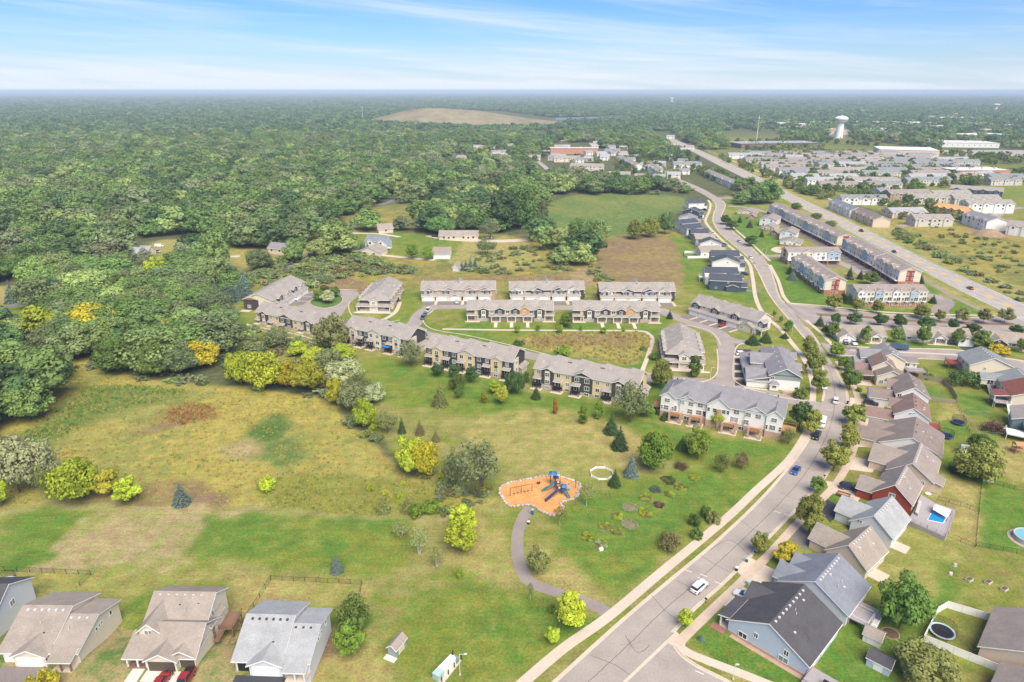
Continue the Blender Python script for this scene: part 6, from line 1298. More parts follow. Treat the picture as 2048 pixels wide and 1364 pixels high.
for a in [(364,1008,964,34,'spruce','blue','alone in the dry grass by the lime bushes'),(674,1144,1106,25,'spruce','blue','standing alone on the lawn above the fenced yard'),(1262,952,907,29,'spruce','blue','beside the ring of low white fence, taller of two'),(1229,971,938,25,'spruce','dark','touching the ring of low white fence'),(1222,866,826,30,'spruce','conifer','on the lawn left of the white row, upper of two'),(1239,897,851,33,'spruce','conifer','on the lawn left of the white row, lower of two'),(1364,899,871,25,'spruce','dark','between round trees behind the white row'),(840,869,839,19,'spruce','brownish','on the park lawn above the big lime tree'),(872,882,859,17,'spruce','brownish','smallest on the park lawn beside the big lime tree'),(804,866,832,16,'spruce','conifer','narrow at the end of the shrub belt'),(880,811,765,33,'pine','olive','in the shade group behind the charcoal row'),(1072,797,770,19,'spruce','conifer','at the left corner of the cream row'),(767,1024,989,29,'pine','olive','at the meadow edge, left of two'),(815,1024,987,25,'pine','olive','at the meadow edge, right of two'),(1505,688,664,28,'pine','dark','left of the pair north of the slate-roofed row'),(1531,684,660,24,'pine','dark','right of the pair north of the slate-roofed row'),(1569,676,664,17,'pine','dark','low beside the street pavement north of the slate-roofed row'),(1639,651,629,18,'spruce','conifer','at the boulevard corner of the bungalow lawn'),(1651,662,646,16,'spruce','conifer','second from the boulevard corner on the bungalow lawn'),(1699,553,530,12,'spruce','conifer','left of two on the brick rows parking lawn'),(1720,558,537,13,'spruce','conifer','right of two on the brick rows parking lawn'),(1685,601,580,15,'spruce','conifer','beside the left end of the white and blue row'),(1697,607,585,18,'spruce','dark','beside the white and blue row, nearer the boulevard'),(1584,560,541,23,'spruce','blue','bushy against the diagonal row'),(1579,548,530,14,'spruce','dark','behind the bushy one against the diagonal row'),(1865,606,589,15,'spruce','conifer','at the right end of the white and blue row'),(1840,567,547,15,'spruce','conifer','at the right end of the nearest highway row'),(1833,562,544,11,'spruce','conifer','thin one behind the nearest highway row'),(1523,474,457,10,'spruce','conifer','in the middle of the upper street lawn'),(1479,445,430,10,'spruce','conifer','near the top of the upper street lawn'),(1499,455,438,13,'spruce','conifer','doubled beside the lawn houses'),(26,605,559,28,'spruce','blue','alone on the lawn by the road at far left'),(107,625,584,23,'spruce','blue','behind the big pine at far left'),(55,665,638,25,'spruce','blue','in front of the big pine at far left'),(76,649,581,46,'pine','conifer','large and spreading at the far left road'),(459,605,561,28,'spruce','blue','leftmost beside the wood-edge row'),(478,600,559,26,'spruce','blue','second beside the wood-edge row'),(491,590,539,28,'spruce','blue','tallest beside the wood-edge row'),(349,527,504,18,'spruce','blue','beside the farm road by the cream house'),(1339,637,619,13,'spruce','conifer','by the lane right of the courtyard rows'),(1327,840,822,15,'spruce','conifer','small beside the white row hedge'),(1402,1280,1268,13,'spruce','blue','tiny on the corner house lawn'),(924,541,523,11,'spruce','blue','first of the blue clump behind the back rows'),(932,540,518,12,'spruce','blue','second of the blue clump behind the back rows'),(941,538,512,12,'spruce','blue','third of the blue clump behind the back rows'),(950,534,515,10,'spruce','blue','last of the blue clump behind the back rows'),(700,499,484,13,'spruce','blue','first of the row before the blue-grey house'),(712,499,484,12,'spruce','blue','second of the row before the blue-grey house'),(724,500,483,13,'spruce','blue','third of the row before the blue-grey house'),(736,501,485,12,'spruce','blue','last of the row before the blue-grey house')]: T(*a)
for a in [(876,753,727,24,'round','dark','first in the line behind the charcoal row'),(908,756,728,22,'round','dark','second in the line behind the charcoal row'),(944,765,732,24,'round','dark','third in the line behind the charcoal row'),(915,780,749,28,'broad','green','second row back behind the charcoal row'),(918,797,770,19,'round','green','lowest of the group behind the charcoal row'),(988,787,761,23,'round','lime','beside the golden tree near the cream row'),(1003,809,773,25,'round','gold','by the lime one near the cream row'),(968,805,784,13,'upright','gold','small and thin on the park lawn'),(1027,787,744,36,'broad','dark','between the charcoal and the cream rows'),(1053,765,743,11,'upright','green','in the gap between the charcoal and cream rows'),(1110,828,797,11,'upright','orange','thin on the lawn below the cream row'),(1166,847,812,18,'upright','fresh','left of two on the lawn below the cream row'),(1197,837,801,19,'upright','fresh','right of two on the lawn below the cream row'),(1260,844,766,66,'airy','grey','large and pale in front of the cream row'),(1295,834,803,25,'round','green','behind the large pale tree by the cream row'),(1322,778,721,44,'broad','street','between the cream row and the white row'),(1308,940,868,62,'broad','fresh','left of two on the lawn below the white row'),(1395,918,860,52,'broad','fresh','right of two on the lawn below the white row'),(1435,852,817,31,'round','lime','against the middle of the white row'),(1576,888,854,28,'airy','olive','at the right corner of the white row'),(1442,945,908,30,'airy','olive','on the lawn under the white row, left'),(1482,937,905,30,'airy','brownish','on the lawn under the white row, right'),
 (824,950,878,62,'broad','lime','left half of the big pair at the meadow tip'),(853,954,882,50,'broad','yellow','right half of the big pair at the meadow tip'),(910,977,902,50,'airy','grey','dense between the lime pair and the playground'),(954,995,884,82,'sparse','grey','tallest beside the playground'),(965,975,890,54,'sparse','olive','behind the tallest one beside the playground'),(884,958,938,18,'shrub','lime','small beside the big lime pair'),(823,733,681,46,'airy','grey','in front of the off-white row'),(665,698,638,64,'broad','pale','large, hiding the end of the cream row at left'),(599,711,684,41,'broad','lime','in the belt below the stone terrace, left'),(631,725,697,46,'broad','lime','in the belt below the stone terrace, middle'),(687,723,690,51,'broad','lime','in the belt below the off-white row'),(482,770,704,50,'broad','lime','leftmost of the bright clump above the meadow'),(530,778,711,67,'broad','lime','largest of the bright clump above the meadow'),(577,775,724,46,'broad','yellow','between the lime and golden trees of the bright clump'),(618,784,723,62,'broad','gold','right end of the bright clump above the meadow'),(672,811,759,38,'broad','yellow','alone right of the bright clump'),(704,820,764,48,'broad','grey','dull one right of the bright clump'),(731,855,803,38,'broad','lime','lowest along the shrub belt'),(752,857,838,22,'shrub','lime','at the foot of the lowest lime tree'),(775,865,823,40,'airy','olive','at the lower end of the shrub belt'),(745,806,769,50,'broad','silver','at the lawn edge of the shrub belt'),(662,745,698,46,'broad','grey','between the lime trees below the off-white row'),(690,765,725,70,'broad','silver','wide in the middle of the shrub belt'),(555,698,654,50,'airy','grey','wispy below the stone terrace'),(640,752,720,45,'airy','grey','among the lime trees of the belt'),(720,790,750,50,'airy','olive','at the lawn edge under the off-white row'),
 (40,985,878,85,'broad','silver','big willow-like at the left edge'),(92,972,890,58,'broad','silver','smaller willow-like at the left edge'),(3,1014,950,36,'broad','lime','cut off by the left edge'),(156,1000,924,84,'broad','lime','large one of the three by the dry path'),(220,992,940,47,'round','gold','middle one of the three by the dry path'),(259,1004,956,46,'round','lime','small one of the three by the dry path'),(96,997,936,32,'airy','olive','between willow and lime tree'),(537,979,941,30,'shrub','lime','alone in the middle of the meadow'),(742,982,961,14,'shrub','lime','first of the tiny ones in the meadow'),(771,990,976,12,'shrub','lime','second of the tiny ones in the meadow'),(799,997,982,12,'shrub','lime','third of the tiny ones in the meadow'),(806,970,959,10,'shrub','lime','fourth of the tiny ones in the meadow'),(834,1031,999,31,'shrub','fresh','left of the pair at the meadow corner'),(866,1022,992,33,'shrub','fresh','right of the pair at the meadow corner'),(923,1068,1012,50,'round','lime','upper of the bright pair left of the path'),(924,1102,1046,57,'round','lime','lower of the bright pair left of the path'),
 (708,1254,1203,58,'broad','green','behind the grey-roofed house, upper'),(699,1309,1250,54,'round','fresh','behind the grey-roofed house, lower'),(1076,1149,1098,41,'round','olive','inside the bend of the park path'),(1140,1252,1190,64,'round','lime','beside the path where it meets the pavement'),(1103,1224,1202,17,'shrub','fresh','beside the lime tree at the path'),(1106,1290,1255,26,'round','lime','below the path near the bottom pavement'),(1568,1127,1086,44,'round','yellow','on the lawn of the blue-grey roofed house'),
 (1410,1033,1004,21,'shrub','green','first of four by the pavement'),(1389,1051,1019,23,'shrub','green','second of four by the pavement'),(1425,1045,1012,26,'shrub','olive','third of four by the pavement'),(1393,1077,1048,23,'shrub','green','last of four by the pavement'),(1342,1096,1057,50,'brush','brownish','faded on the lawn by the gardens'),(1362,935,920,26,'brush','plum','small on the lawn above the gardens'),(1600,795,768,28,'shrub','mid','by the patio of the slate-roofed row'),(1603,744,717,16,'shrub','yellow','tall beside the slate-roofed row'),(1388,754,712,24,'upright','green','at the corner of the broad-roofed row'),(1321,829,806,20,'shrub','dark','left of two clipped by the white row'),(1337,838,818,17,'shrub','dark','right of two clipped by the white row'),
 (1799,1258,1165,97,'broad','mid','large behind the blue-grey roofed house'),(1848,1362,1304,105,'broad','olive','large at the bottom right outside the fence'),(1950,958,895,76,'broad','street','large in the yards behind the beige house'),(1959,905,871,50,'broad','green','behind the large one in the yards'),(1985,863,833,43,'brush','plum','alone in the yard by the teal house'),(1926,772,728,58,'brush','dark','sprawling behind the cream house with red deck'),(1854,757,741,20,'shrub','mid','behind the slate-roofed corner house'),(1753,832,814,15,'shrub','silver','white-flowered by the brown-roofed white house'),(1717,783,771,11,'shrub','mid','clipped beside the copper-brown roofed drive'),(1724,815,805,12,'shrub','mid','clipped beside the pale drive'),(1992,711,689,34,'round','yellow','before the dark-doored bungalow'),(1740,569,545,28,'round','green','on the brick rows parking lawn'),
 (638,603,579,24,'round','mid','leftmost on the cul-de-sac island'),(657,607,581,25,'round','silver','front one on the cul-de-sac island'),(671,594,574,21,'round','mid','rightmost on the cul-de-sac island'),(649,589,570,18,'round','green','rear one on the cul-de-sac island'),(1131,654,629,25,'round','mid','between the two porch-front rows'),(1128,709,687,29,'shrub','fresh','in the courtyard marsh'),(1037,689,677,22,'shrub','dark','at the left of the courtyard marsh'),(1286,700,690,14,'shrub','mid','at the right of the courtyard marsh'),(1310,718,702,23,'shrub','mid','left of the broad-roofed row'),
 (683,485,449,33,'round','dark','big beside the woodland road bend'),(682,502,485,23,'shrub','lime','round by the blue-grey house'),(825,518,490,23,'round','fresh','left of two before the white barn'),(856,520,493,21,'round','fresh','right of two before the white barn'),(973,509,477,39,'airy','grey','alone in the dry ground behind the back rows'),
 (1010,462,378,58,'tall','wood_dark','left of the big dark group by the marsh'),(1045,456,380,60,'broad','wood_green','middle of the big dark group by the marsh'),(1076,452,400,44,'broad','wood_dull','right of the big dark group by the marsh'),(1086,500,450,40,'tall','wood_pale','left of two pale poplar-like ones in the dry ground'),(1124,502,452,42,'tall','wood_pale','right of two pale poplar-like ones in the dry ground'),(1160,500,436,44,'broad','wood_green','big at the corner of the tilled field'),(1200,485,440,34,'broad','wood_pale','beside the big one at the tilled field'),(1270,478,440,36,'broad','street','left in the clump between marsh and tilled field'),(1300,474,436,34,'broad','street','right in the clump between marsh and tilled field'),(1330,468,425,34,'broad','wood_green','last in the clump between marsh and tilled field'),(880,470,432,50,'broad','wood_green','behind the long ranch house, left'),(930,462,425,46,'broad','wood_dark','behind the long ranch house, right'),(980,478,440,40,'airy','wood_grey','right of the ranch house yard'),(640,515,480,50,'broad','wood_pale','at the woodland road bend'),(590,525,485,44,'broad','wood_mid','left of the woodland road'),(520,540,500,46,'broad','wood_dull','above the wood-edge row'),(430,545,470,60,'broad','wood_mid','tall one right of the farmhouse road'),
 (122,671,637,76,'broad','lime','arching at the left of the wood edge'),(185,668,612,90,'broad','yellow','wide arching at the wood edge'),(328,680,637,42,'round','gold','upper golden one in the wood edge'),(352,715,676,32,'tall','gold','lower golden one in the wood edge'),(405,734,688,60,'broad','yellow','nearest yellow one at the wood edge'),(388,575,551,23,'round','orange','turning in the woods'),(430,690,655,50,'airy','grey','dull at the end of the wood edge'),(60,842,770,90,'broad','wood_mid','tall at the lower left wood edge, left'),(110,800,690,85,'tall','wood_mid','tall at the lower left wood edge, right'),(250,742,680,80,'broad','green','full at the centre of the wood edge'),(310,752,690,70,'broad','green','full at the right of the wood edge')]: T(*a)
for a in [(803,1074,1046,34,'first'),(839,1108,1059,34,'second'),(874,1133,1096,27,'third')]: T(*a[:4], 'sparse', 'pale', '', 'white-stemmed birches on the lawn', 'birch', '%s white-stemmed birch of the slanting line on the lawn' % a[4])
T(1173,1012,966,31,'sparse','pale','', None, 'whitestem', 'young birch with white trunk right of the playground'); T(1120,1051,1015,25,'sparse','street','', None, 'whitestem', 'thin young tree at the lower playground edge'); T(1061,1200,1167,14,'sparse','grey','', None, 'whitestem', 'nearly bare sapling below the path bend'); T(919,1155,1136,13,'upright','fresh','alone as a sapling on the bottom lawn')
yb = T(90,1380,1325,52,'shrub','yellow','before the drive of the bottom left ranch house'); yb.location = (*G(90,1385, BANK), BANK - .1)
def brush():
 P = []
 def add(poly, n, lo, hi):
  w = np.array(GP(poly)); a, b = w.min(0), w.max(0); k = 0
  while k < n:
   q = rng.uniform(a, b, (n * 3,2)); q = q[inside(w, q[:, 0], q[:, 1])][:n - k]
   for v in q: P.append((v[0], v[1], rng.uniform(lo, hi)))
   k += len(q) if len(q) else n
 add([(440,690),(470,640),(520,660),(640,690),(700,720),(700,770),(640,800),(760,880),(800,930),(760,900),(640,800),(450,770)],110,2.2,4.5)
 add([(470,560),(560,520),(700,500),(790,530),(840,548),(700,556),(620,575),(500,575)],240,2.5,5.5); add([(900,540),(1000,500),(1190,480),(1200,540),(1100,548),(960,550)],90,1.5,4.5); add([(1170,540),(1230,550),(1215,570),(1180,570)],14,2,4)
 add([(1780,455),(1830,470),(1960,550),(2048,590),(2048,610),(1930,545),(1800,480)],70,2.5,5); add([(1850,450),(2048,490),(2048,580),(1950,530)],60,1.2,3.5); add([(880,985),(990,970),(1000,990),(900,1030),(830,1030)],26,1.0,2.4); add([(40,850),(140,760),(150,720),(300,745),(420,755),(420,770),(300,770),(160,730)],30,1.5,3.5); add([(1080,475),(1190,480),(1200,490),(1100,505)],30,2,4); add([(1195,378),(1375,368),(1390,388),(1220,390)],40,3,6); add([(840,950),(900,960),(950,985),(900,1000)],16,1.2,2.8)
 P = np.array(P); it = []
 for i, c in enumerate(('wood_dull', 'wood_grey', 'wood_mid', 'brownish', 'wood_pale', 'street')): it.append((crown_shrub('brush_%d' % i, 300 + i, 14,26,.085,.8,1.2), PAL[c]))
 c = protos('brush', it); s = P[:, 2]
 scatter('brushwood', 'tangled low brushwood between the meadow, woods and townhouses', np.c_[P[:, :2], np.zeros(len(P))], np.c_[s * 1.5, s * 1.5, s], rng.choice([0,0,0,1,1,1,2,3,4,4,5], len(P)), c, 'brushwood')
brush()
def tuft(seed, n=16):
 r = random.Random(seed); mb = MB()
 for i in range(n):
  a = r.uniform(0,6.28); d = r.uniform(0,.45); x, y = math.cos(a) * d, math.sin(a) * d; h = r.uniform(.45,1.0); w = .07; t = r.uniform(0,6.28); lx, ly = r.uniform(-.25,.25), r.uniform(-.25,.25)
  mb.face([(x - w * math.cos(t), y - w * math.sin(t),0),(x + w * math.cos(t), y + w * math.sin(t),0),(x + lx, y + ly, h)])
 me = mb.mesh('tuft', LEAF); at = me.attributes.new('tint', 'FLOAT', 'FACE'); at.data.foreach_set('value', [r.uniform(.2,.8) for _ in me.polygons]); return me
def meadow():
 P, I = [],[]
 def add(poly, dens, lo, hi, kinds, excl=()):
  w = np.array(smooth(GP(poly),5, True)); a, b = w.min(0), w.max(0); n = int((b - a).prod() * dens); q = rng.uniform(a, b, (n, 2)); q = q[inside(w, q[:, 0], q[:, 1])]
  q = q[(vnoise(q[:, 0], q[:, 1],4,9) + rng.random(len(q)) * .8) > .75]
  for v in q: P.append((v[0], v[1], rng.uniform(lo, hi))); I.append(int(rng.choice(kinds)))
 add([(-60,1000),(0,880),(150,730),(300,770),(440,780),(640,800),(700,855),(790,935),(900,985),(980,1000),(900,1028),(700,1026),(430,1008),(170,995),(40,1008)],.75,.35,.85,[0,0,0,0,2,2,3])
 add([(-80,920),(40,870),(150,795),(200,770),(350,778),(360,797),(240,820),(150,860),(60,905),(-80,960)],1.0,.5,1.1,[3,3,4,2]); add([(500,985),(600,950),(760,955),(900,990),(880,1030),(700,1032),(560,1018)],.9,.4,.9,[2,2,3]); add([(330,832),(370,808),(425,815),(432,830),(400,845),(350,848)],2.0,.6,1.1,[5,5,1])
 add([(1045,672),(1180,665),(1296,668),(1285,715),(1240,728),(1150,712),(1050,694)],.9,.5,1.3,[0,1,1,6,2]); add([(560,560),(840,552),(1180,545),(1200,570),(840,575),(620,582)],.12,.5,1.2,[0,1,2])
 cs = [(.54,.45,.15),(.50,.41,.16),(.42,.44,.10),(.27,.35,.08),(.13,.23,.05),(.40,.19,.06),(.32,.21,.11)]
 c = protos('tufts', [(tuft(400 + i), k) for i, k in enumerate(cs)]); P = np.array(P)
 scatter('meadow_grass', 'tall golden and green meadow grass standing in tufts', np.c_[P[:, :2], np.zeros(len(P))], np.c_[P[:, 2] * 1.3, P[:, 2] * 1.3, P[:, 2]], I, c, 'grass')
meadow()
# ------------------------------------------------------------ farther buildings
W_FAR = siding('far_pale_siding', (0.55,0.50,0.44))
def block(label, a, b, e, depth, roof, wall, group, ridge='x', rise=2.8, gables=0, name='townhouse_row', cat='townhouses', flat=False, storeys=2, gw=None, base=None, winm=None, world=None):
 h = Bld(name, label, a, b, e, cat, group, world); L = h.L
 if flat:
  h.walls(0, L, 0, depth, e, wall); h.box('roof', roof, -.3, L + .3,-.3, depth + .3, e, e + .35); h.box('parapet', wall, -.4, L + .4,-.4,-.1, e, e + .7)
  for k in range(4): x = L * (k + .5) / 4; h.box('roof_unit', W_STEEL, x, x + 3, depth * .4, depth * .4 + 3, e + .35, e + 1.8)
 else:
  h.walls(0, L, 0, depth, e, wall, -.2, ridge, rise); h.gable(0, L, 0, depth, e, rise, ridge, roof, .45)
 if base: h.box('brick_base', base, -.06, L + .06,-.06, depth, -.2,2.4)
 n = max(1, int(L / (6.0 if not flat else 9))); me = cached(('fw', 1.5), lambda: MB().box(-.75,.75,-.08,.02,0,1.4).mesh('window', PANE)); fm = cached(('fwf', 1.5), lambda: MB().box(-.9,.9,-.05,.02,-.15,0).box(-.9,.9,-.05,.02,1.4,1.55).box(-.9,-.75,-.05,.02,0,1.4).box(.75,.9,-.05,.02,0,1.4).mesh('frame', TRIM))
 for s_ in range(storeys):
  for k in range(n): w = h.put('window', me, L * (k + .5) / n, 0, e - 2.1 - 2.7 * s_ if not flat else e * .45, 'S'); link('frame', fm, w)
  if flat: break
 for k in range(2 if not flat else 0): w = h.put('window', me, 0, depth * (.3 + .4 * k), e - 2.1, 'W'); link('frame', fm, w)
 for k in range(gables):
  c = L * (k + .5) / gables; w = min(L / gables * .6,5.5); h.walls(c - w/2, c + w/2,-.6,.5, e, gw or wall, -.1, 'y', 1.2, 'bay'); h.gable(c - w/2, c + w/2,-.6, depth * .4, e + .02,1.2, 'y', roof, .3)
  wi = h.put('window', me, c, -.6, e - 2.1, 'S'); link('frame', fm, wi)
 return h
DEV = 'grey-roofed townhouse rows across the highway'
DV = [((1658,403),(1700,421),6,10,R_BLUE,W_WHITE,3,'white row with blue-grey roof beside the highway verge'),((1685,397),(1777,397),6,11,R_SLATE,W_WHITE,5,'long white row with slate roof near the highway'),((1705,421),(1747,439),6,11,R_BROWN,W_BEIGE,3,'brown-roofed row nearest the highway verge'),((1786,425),(1856,424),5,14,R_LIGHT,W_BEIGE,3,'pale-roofed building behind a screen of trees'),((1832,438),(1908,438),6,11,R_GREY,W_PALE,3,'grey-roofed row with three gables and dark trees before it'),((1821,395),(1909,395),6,11,R_GREY,W_PALE,4,'long pale row left of the second long row'),((1911,397),(2003,397),6,11,R_GREY,W_PALE,4,'long pale row behind the framed building'),((1926,428),(1975,442),7.5,13,R_SLATE,W_WHITE,3,'unfinished white row beside the dirt mound'),((1939,408),(2031,408),8,12,R_GREY,W_WHITE,4,'three-gabled white and grey row at the right'),((2015,450),(2090,458),7,12,R_GREY,W_WHITE,3,'white row cut off by the right edge'),((1782,387),(1864,386),7,12,R_BRN2,W_TAN,4,'tan brick row with many gables'),((1870,388),(1944,387),6,11,R_GREY,W_PALE,3,'pale row between tan brick and dark rows'),((1901,376),(2006,383),7,12,R_GREY,W_NAVY,4,'dark blue long row far right'),((1761,383),(1783,382),7,10,R_SLATE,W_SKY,1,'blue-walled block end among grey roofs')]
dn = 0
for a, b, e, d, rf, wl, g, lb in DV:
 if not lb: lb = 'grey or brown roofed row in the packed middle of the far townhouses'
 block(lb, a, b, e, d + 2, rf, W_FAR if wl is W_PALE else wl, DEV, gables=g)
rp_ = random.Random(21); packed = GP([(1452,316),(1500,306),(1720,300),(1880,316),(2048,345),(2048,372),(1905,380),(1800,384),(1660,390),(1600,374)])
yy = 690
while yy < 1120:
 xx = 320 + rp_.uniform(0,20)
 while xx < 1000:
  L_ = rp_.uniform(22,55)
  if all(inside(packed, np.array([u]), np.array([float(yy)]))[0] for u in (xx, xx + L_)) and rp_.random() < .9:
   rf, wl = rp_.choice([(R_SLATE, W_FAR),(R_LIGHT, W_WHITE),(R_SLATE, W_WHITE),(R_BRN2, W_FAR),(R_GREEN, W_FAR),(R_GREY, W_WHITE)]); tl = rp_.uniform(-3,3)
   hh_ = block('%s roofed row in the packed middle of the far townhouses' % rf.name.replace('_shingles', '').replace('_', ' '), None, None, 6,13, rf, wl, DEV, gables=max(1, int(L_ / 12)), world=((xx, yy - tl),(xx + L_, yy + tl)))
  xx += L_ + rp_.uniform(5,14)
 yy += rp_.uniform(32,38)
hb = block('half-built row of bare orange timber framing', (1868,412),(1928,422),6.5,11, W_OSB, W_OSB, None, gables=4)
LEFTD = 'pale rows and houses beyond the marsh field'
LD = [((1409,343),(1484,374),6,10,R_GREY,W_WHITE,5,'white row climbing beside the highway trees'),((1348,329),(1404,329),6,11,R_SLATE,W_WHITE,2,'slate-roofed white block by the highway'),((1270,353),(1330,354),6,11,R_GREY,W_PALE,3,'grey-roofed row above the marsh hedge, right'),((1209,348),(1260,349),6,11,R_GREY,W_PALE,3,'grey-roofed row above the marsh hedge, left'),((1140,331),(1205,333),6,16,R_GREY,W_PALE,2,'wide grey-roofed block below the salmon building'),((1108,316),(1160,316),6,14,R_GREY,W_PALE,2,'pale block left of the salmon building'),((1055,314),(1081,314),5,12,R_GREY,W_PALE,1,'hip-like house right of three pale houses'),((1002,315),(1026,315),5,12,R_GREY,W_PALE,1,'middle of the three pale houses in the trees'),((953,316),(970,317),5,12,R_GREY,W_WHITE,1,'left of the three pale houses in the trees'),((894,339),(917,341),5,10,R_DARK,W_SKY,1,'dark-roofed blue house beside the woodland street'),((1290,326),(1316,343),6,10,R_GREY,W_WHITE,3,'white row slanting between street trees'),((1234,313),(1270,331),6,10,R_GREY,W_WHITE,3,'white row slanting behind the street trees'),((1015,290),(1035,291),5,10,R_GREY,W_WHITE,0,'white house left in the far trees'),((1040,290),(1056,291),5,10,R_GREY,W_WHITE,0,'white house right in the far trees'),((945,293),(966,294),5,10,R_GREY,W_WHITE,0,'white house by the far woodland street'),((986,399),(1009,401),5,14,R_LIGHT,W_WHITE,0,'white gabled barn among the trees'),((829,409),(853,409),3.2,10,R_TAN,W_BEIGE,1,'tan ranch house deep in the trees'),((912,433),(936,426),3.2,10,R_SLATE,W_BEIGE,0,'grey-roofed house hidden by trees'),((707,345),(719,345),4,8,R_GREY,W_WHITE,0,'tiny white house in the woods'),((469,401),(491,403),4,9,R_SLATE,W_GREY,0,'grey house in the woods'),((90,371),(111,371),4,9,R_TAN,W_BEIGE,0,'beige house far in the left woods'),((187,453),(198,454),4,8,R_TAN,W_PALE,0,'small cream building at the wood clearing'),((535,495),(566,498),4,9,R_SLATE,W_BEIGE,0,'grey-roofed house by the woodland road junction'),((121,497),(180,491),3.2,9,R_BRN2,W_BEIGE,1,'long brown-roofed house under the left trees')]
for a, b, e, d, rf, wl, g, lb in LD: block(lb, a, b, e, d, rf, wl, LEFTD, gables=g, name='house' if g < 3 else 'townhouse_row', cat='house' if g < 3 else 'townhouses', storeys=1 if e < 5 else 2)
block('two-storey cream farmhouse with grey roof at far left', (238,504),(272,507),5,9, R_LIGHT, W_PALE, None, gables=0, name='house', cat='house'); block('low garage joined beside the cream farmhouse', (274,502),(294,503),3,8, R_LIGHT, W_PALE, None, name='garage', cat='garage', storeys=1); block('small tan shed behind the cream farmhouse', (236,492),(254,492),3,6, R_BRN2, W_BEIGE, None, name='shed', cat='shed', storeys=1); block('small brown hut at the left meadow clearing', (68,468),(82,468),2.6,5, R_BRN2, W_TAN, None, name='shed', cat='shed', storeys=1)
bh = block('blue-grey house with white deck behind the back rows', (730,481),(772,483),5,10, R_BLUE, W_BLUE, None, gables=2, name='house', cat='house', gw=W_WHITE); bh.deck(bh.L - 2, bh.L + 4,-3,0,1.2, TRIM, TRIM)
block('tan-roofed house before the blue-grey house', (718,501),(757,504),3.4,12, R_TAN, W_PALE, None, ridge='y', rise=3, name='house', cat='house', storeys=1); block('grey-brown house under trees by the woodland road', (757,458),(786,456),3.6,10, R_TAN, W_BEIGE, None, name='house', cat='house', storeys=1)
block('long tan ranch house with cars parked before it', (878,471),(956,471),3.2,10, R_TAN, W_BEIGE, None, gables=2, name='house', cat='house', storeys=1); bn = block('white-walled barn with brown roof on the lawn', (866,507),(900,507),3.6,11, R_BRN2, W_WHITE, None, name='barn', cat='barn', storeys=0, rise=3); bn.gdoor(bn.L * .3,0); bn.gdoor(bn.L * .72,0)
block('little grey shed beside the blue spruce clump', (905,534),(918,535),2.6,5, R_TAN, W_STEEL, None, ridge='y', name='shed', cat='shed', storeys=0)
block('long salmon brick building with flat roof', (1101,297),(1196,297),9,25, W_STEEL, W_SALMON, None, name='building', cat='building', flat=True); block('brown school building with flat roofs by the radio mast', (1483,288),(1640,286),8,60, W_GREY, mat('brown_masonry', (.17,.12,.115),.9,.15), None, name='building', cat='building', flat=True)
COM = 'flat-roofed warehouses at the far right'
for a, b, e, d, w, lb in [((1760,299),(1880,302),10,70,W_BEIGE,'long tan warehouse below the big water tower'),((1857,285),(2000,287),8,80,W_WHITE,'white-roofed warehouse right of the water tower'),((1932,271),(2024,269),9,60,W_SKY,'blue and white warehouse at the far right'),((1921,342),(2022,341),8,40,W_SALMON,'tan brick office with flat roof at the right'),((1673,221),(1756,221),10,120,W_WHITE,'long white warehouse near the horizon at right'),((1800,246),(1870,246),8,90,W_BEIGE,'beige warehouse behind the water tower'),((1545,246),(1600,245),8,80,W_STEEL,'grey warehouse left of the water tower'),((1880,236),(1960,236),9,90,W_WHITE,'pale warehouse below the far water tower')]: block(lb, a, b, e, d, W_WHITE if w is not W_WHITE else W_STEEL, w, COM, name='warehouse', cat='building', flat=True, storeys=1)
rb = random.Random(5)
for k in range(85):
 x = rb.uniform(1560,2040); y = rb.uniform(205,268); w = rb.uniform(14,60) * (y - 185) / 60
 if 1655 < x + w / 2 < 1705: continue
 block('pale low building scattered among the far right trees', (x, y),(x + w, y + rb.uniform(-.4,.4)), rb.uniform(5,9), rb.uniform(15,50), rb.choice([W_STEEL, W_WHITE, W_BEIGE, W_GREY]), rb.choice([W_STEEL, W_WHITE, W_BEIGE, W_SALMON]), 'pale low buildings among the far right trees', name='warehouse', cat='building', flat=True, storeys=1)
hz_ = GP([(900,288),(1340,272),(1400,325),(1350,362),(1250,340),(1100,322),(900,338)]); hk = 0
while hk < 95:
 x, y = rb.uniform(890,1400), rb.uniform(270,365); w_ = G(x, y)
 if not inside(hz_, np.array([w_[0]]), np.array([w_[1]]))[0]: continue
 hk += 1; sz = rb.uniform(11,17); an = rb.uniform(-.5,.5); block('pale house half hidden in the far centre trees', None, None, 5,10, rb.choice([R_GREY, R_TAN, R_SLATE, R_LIGHT]), rb.choice([W_WHITE, W_PALE, W_GREYW, W_FAR]), 'pale houses half hidden in the far centre trees', name='house', cat='house', world=(w_, (w_[0] + sz * math.cos(an), w_[1] + sz * math.sin(an))))
 KEEP[-1] = (*KEEP[-1][:2],19)
sf = struct(MB().prism(GP([(1110,236),(1235,235),(1238,239),(1112,240)]),0,1.4).build('solar_field', mat('solar_panels', (.16,.18,.23),.35,.15,.05)))
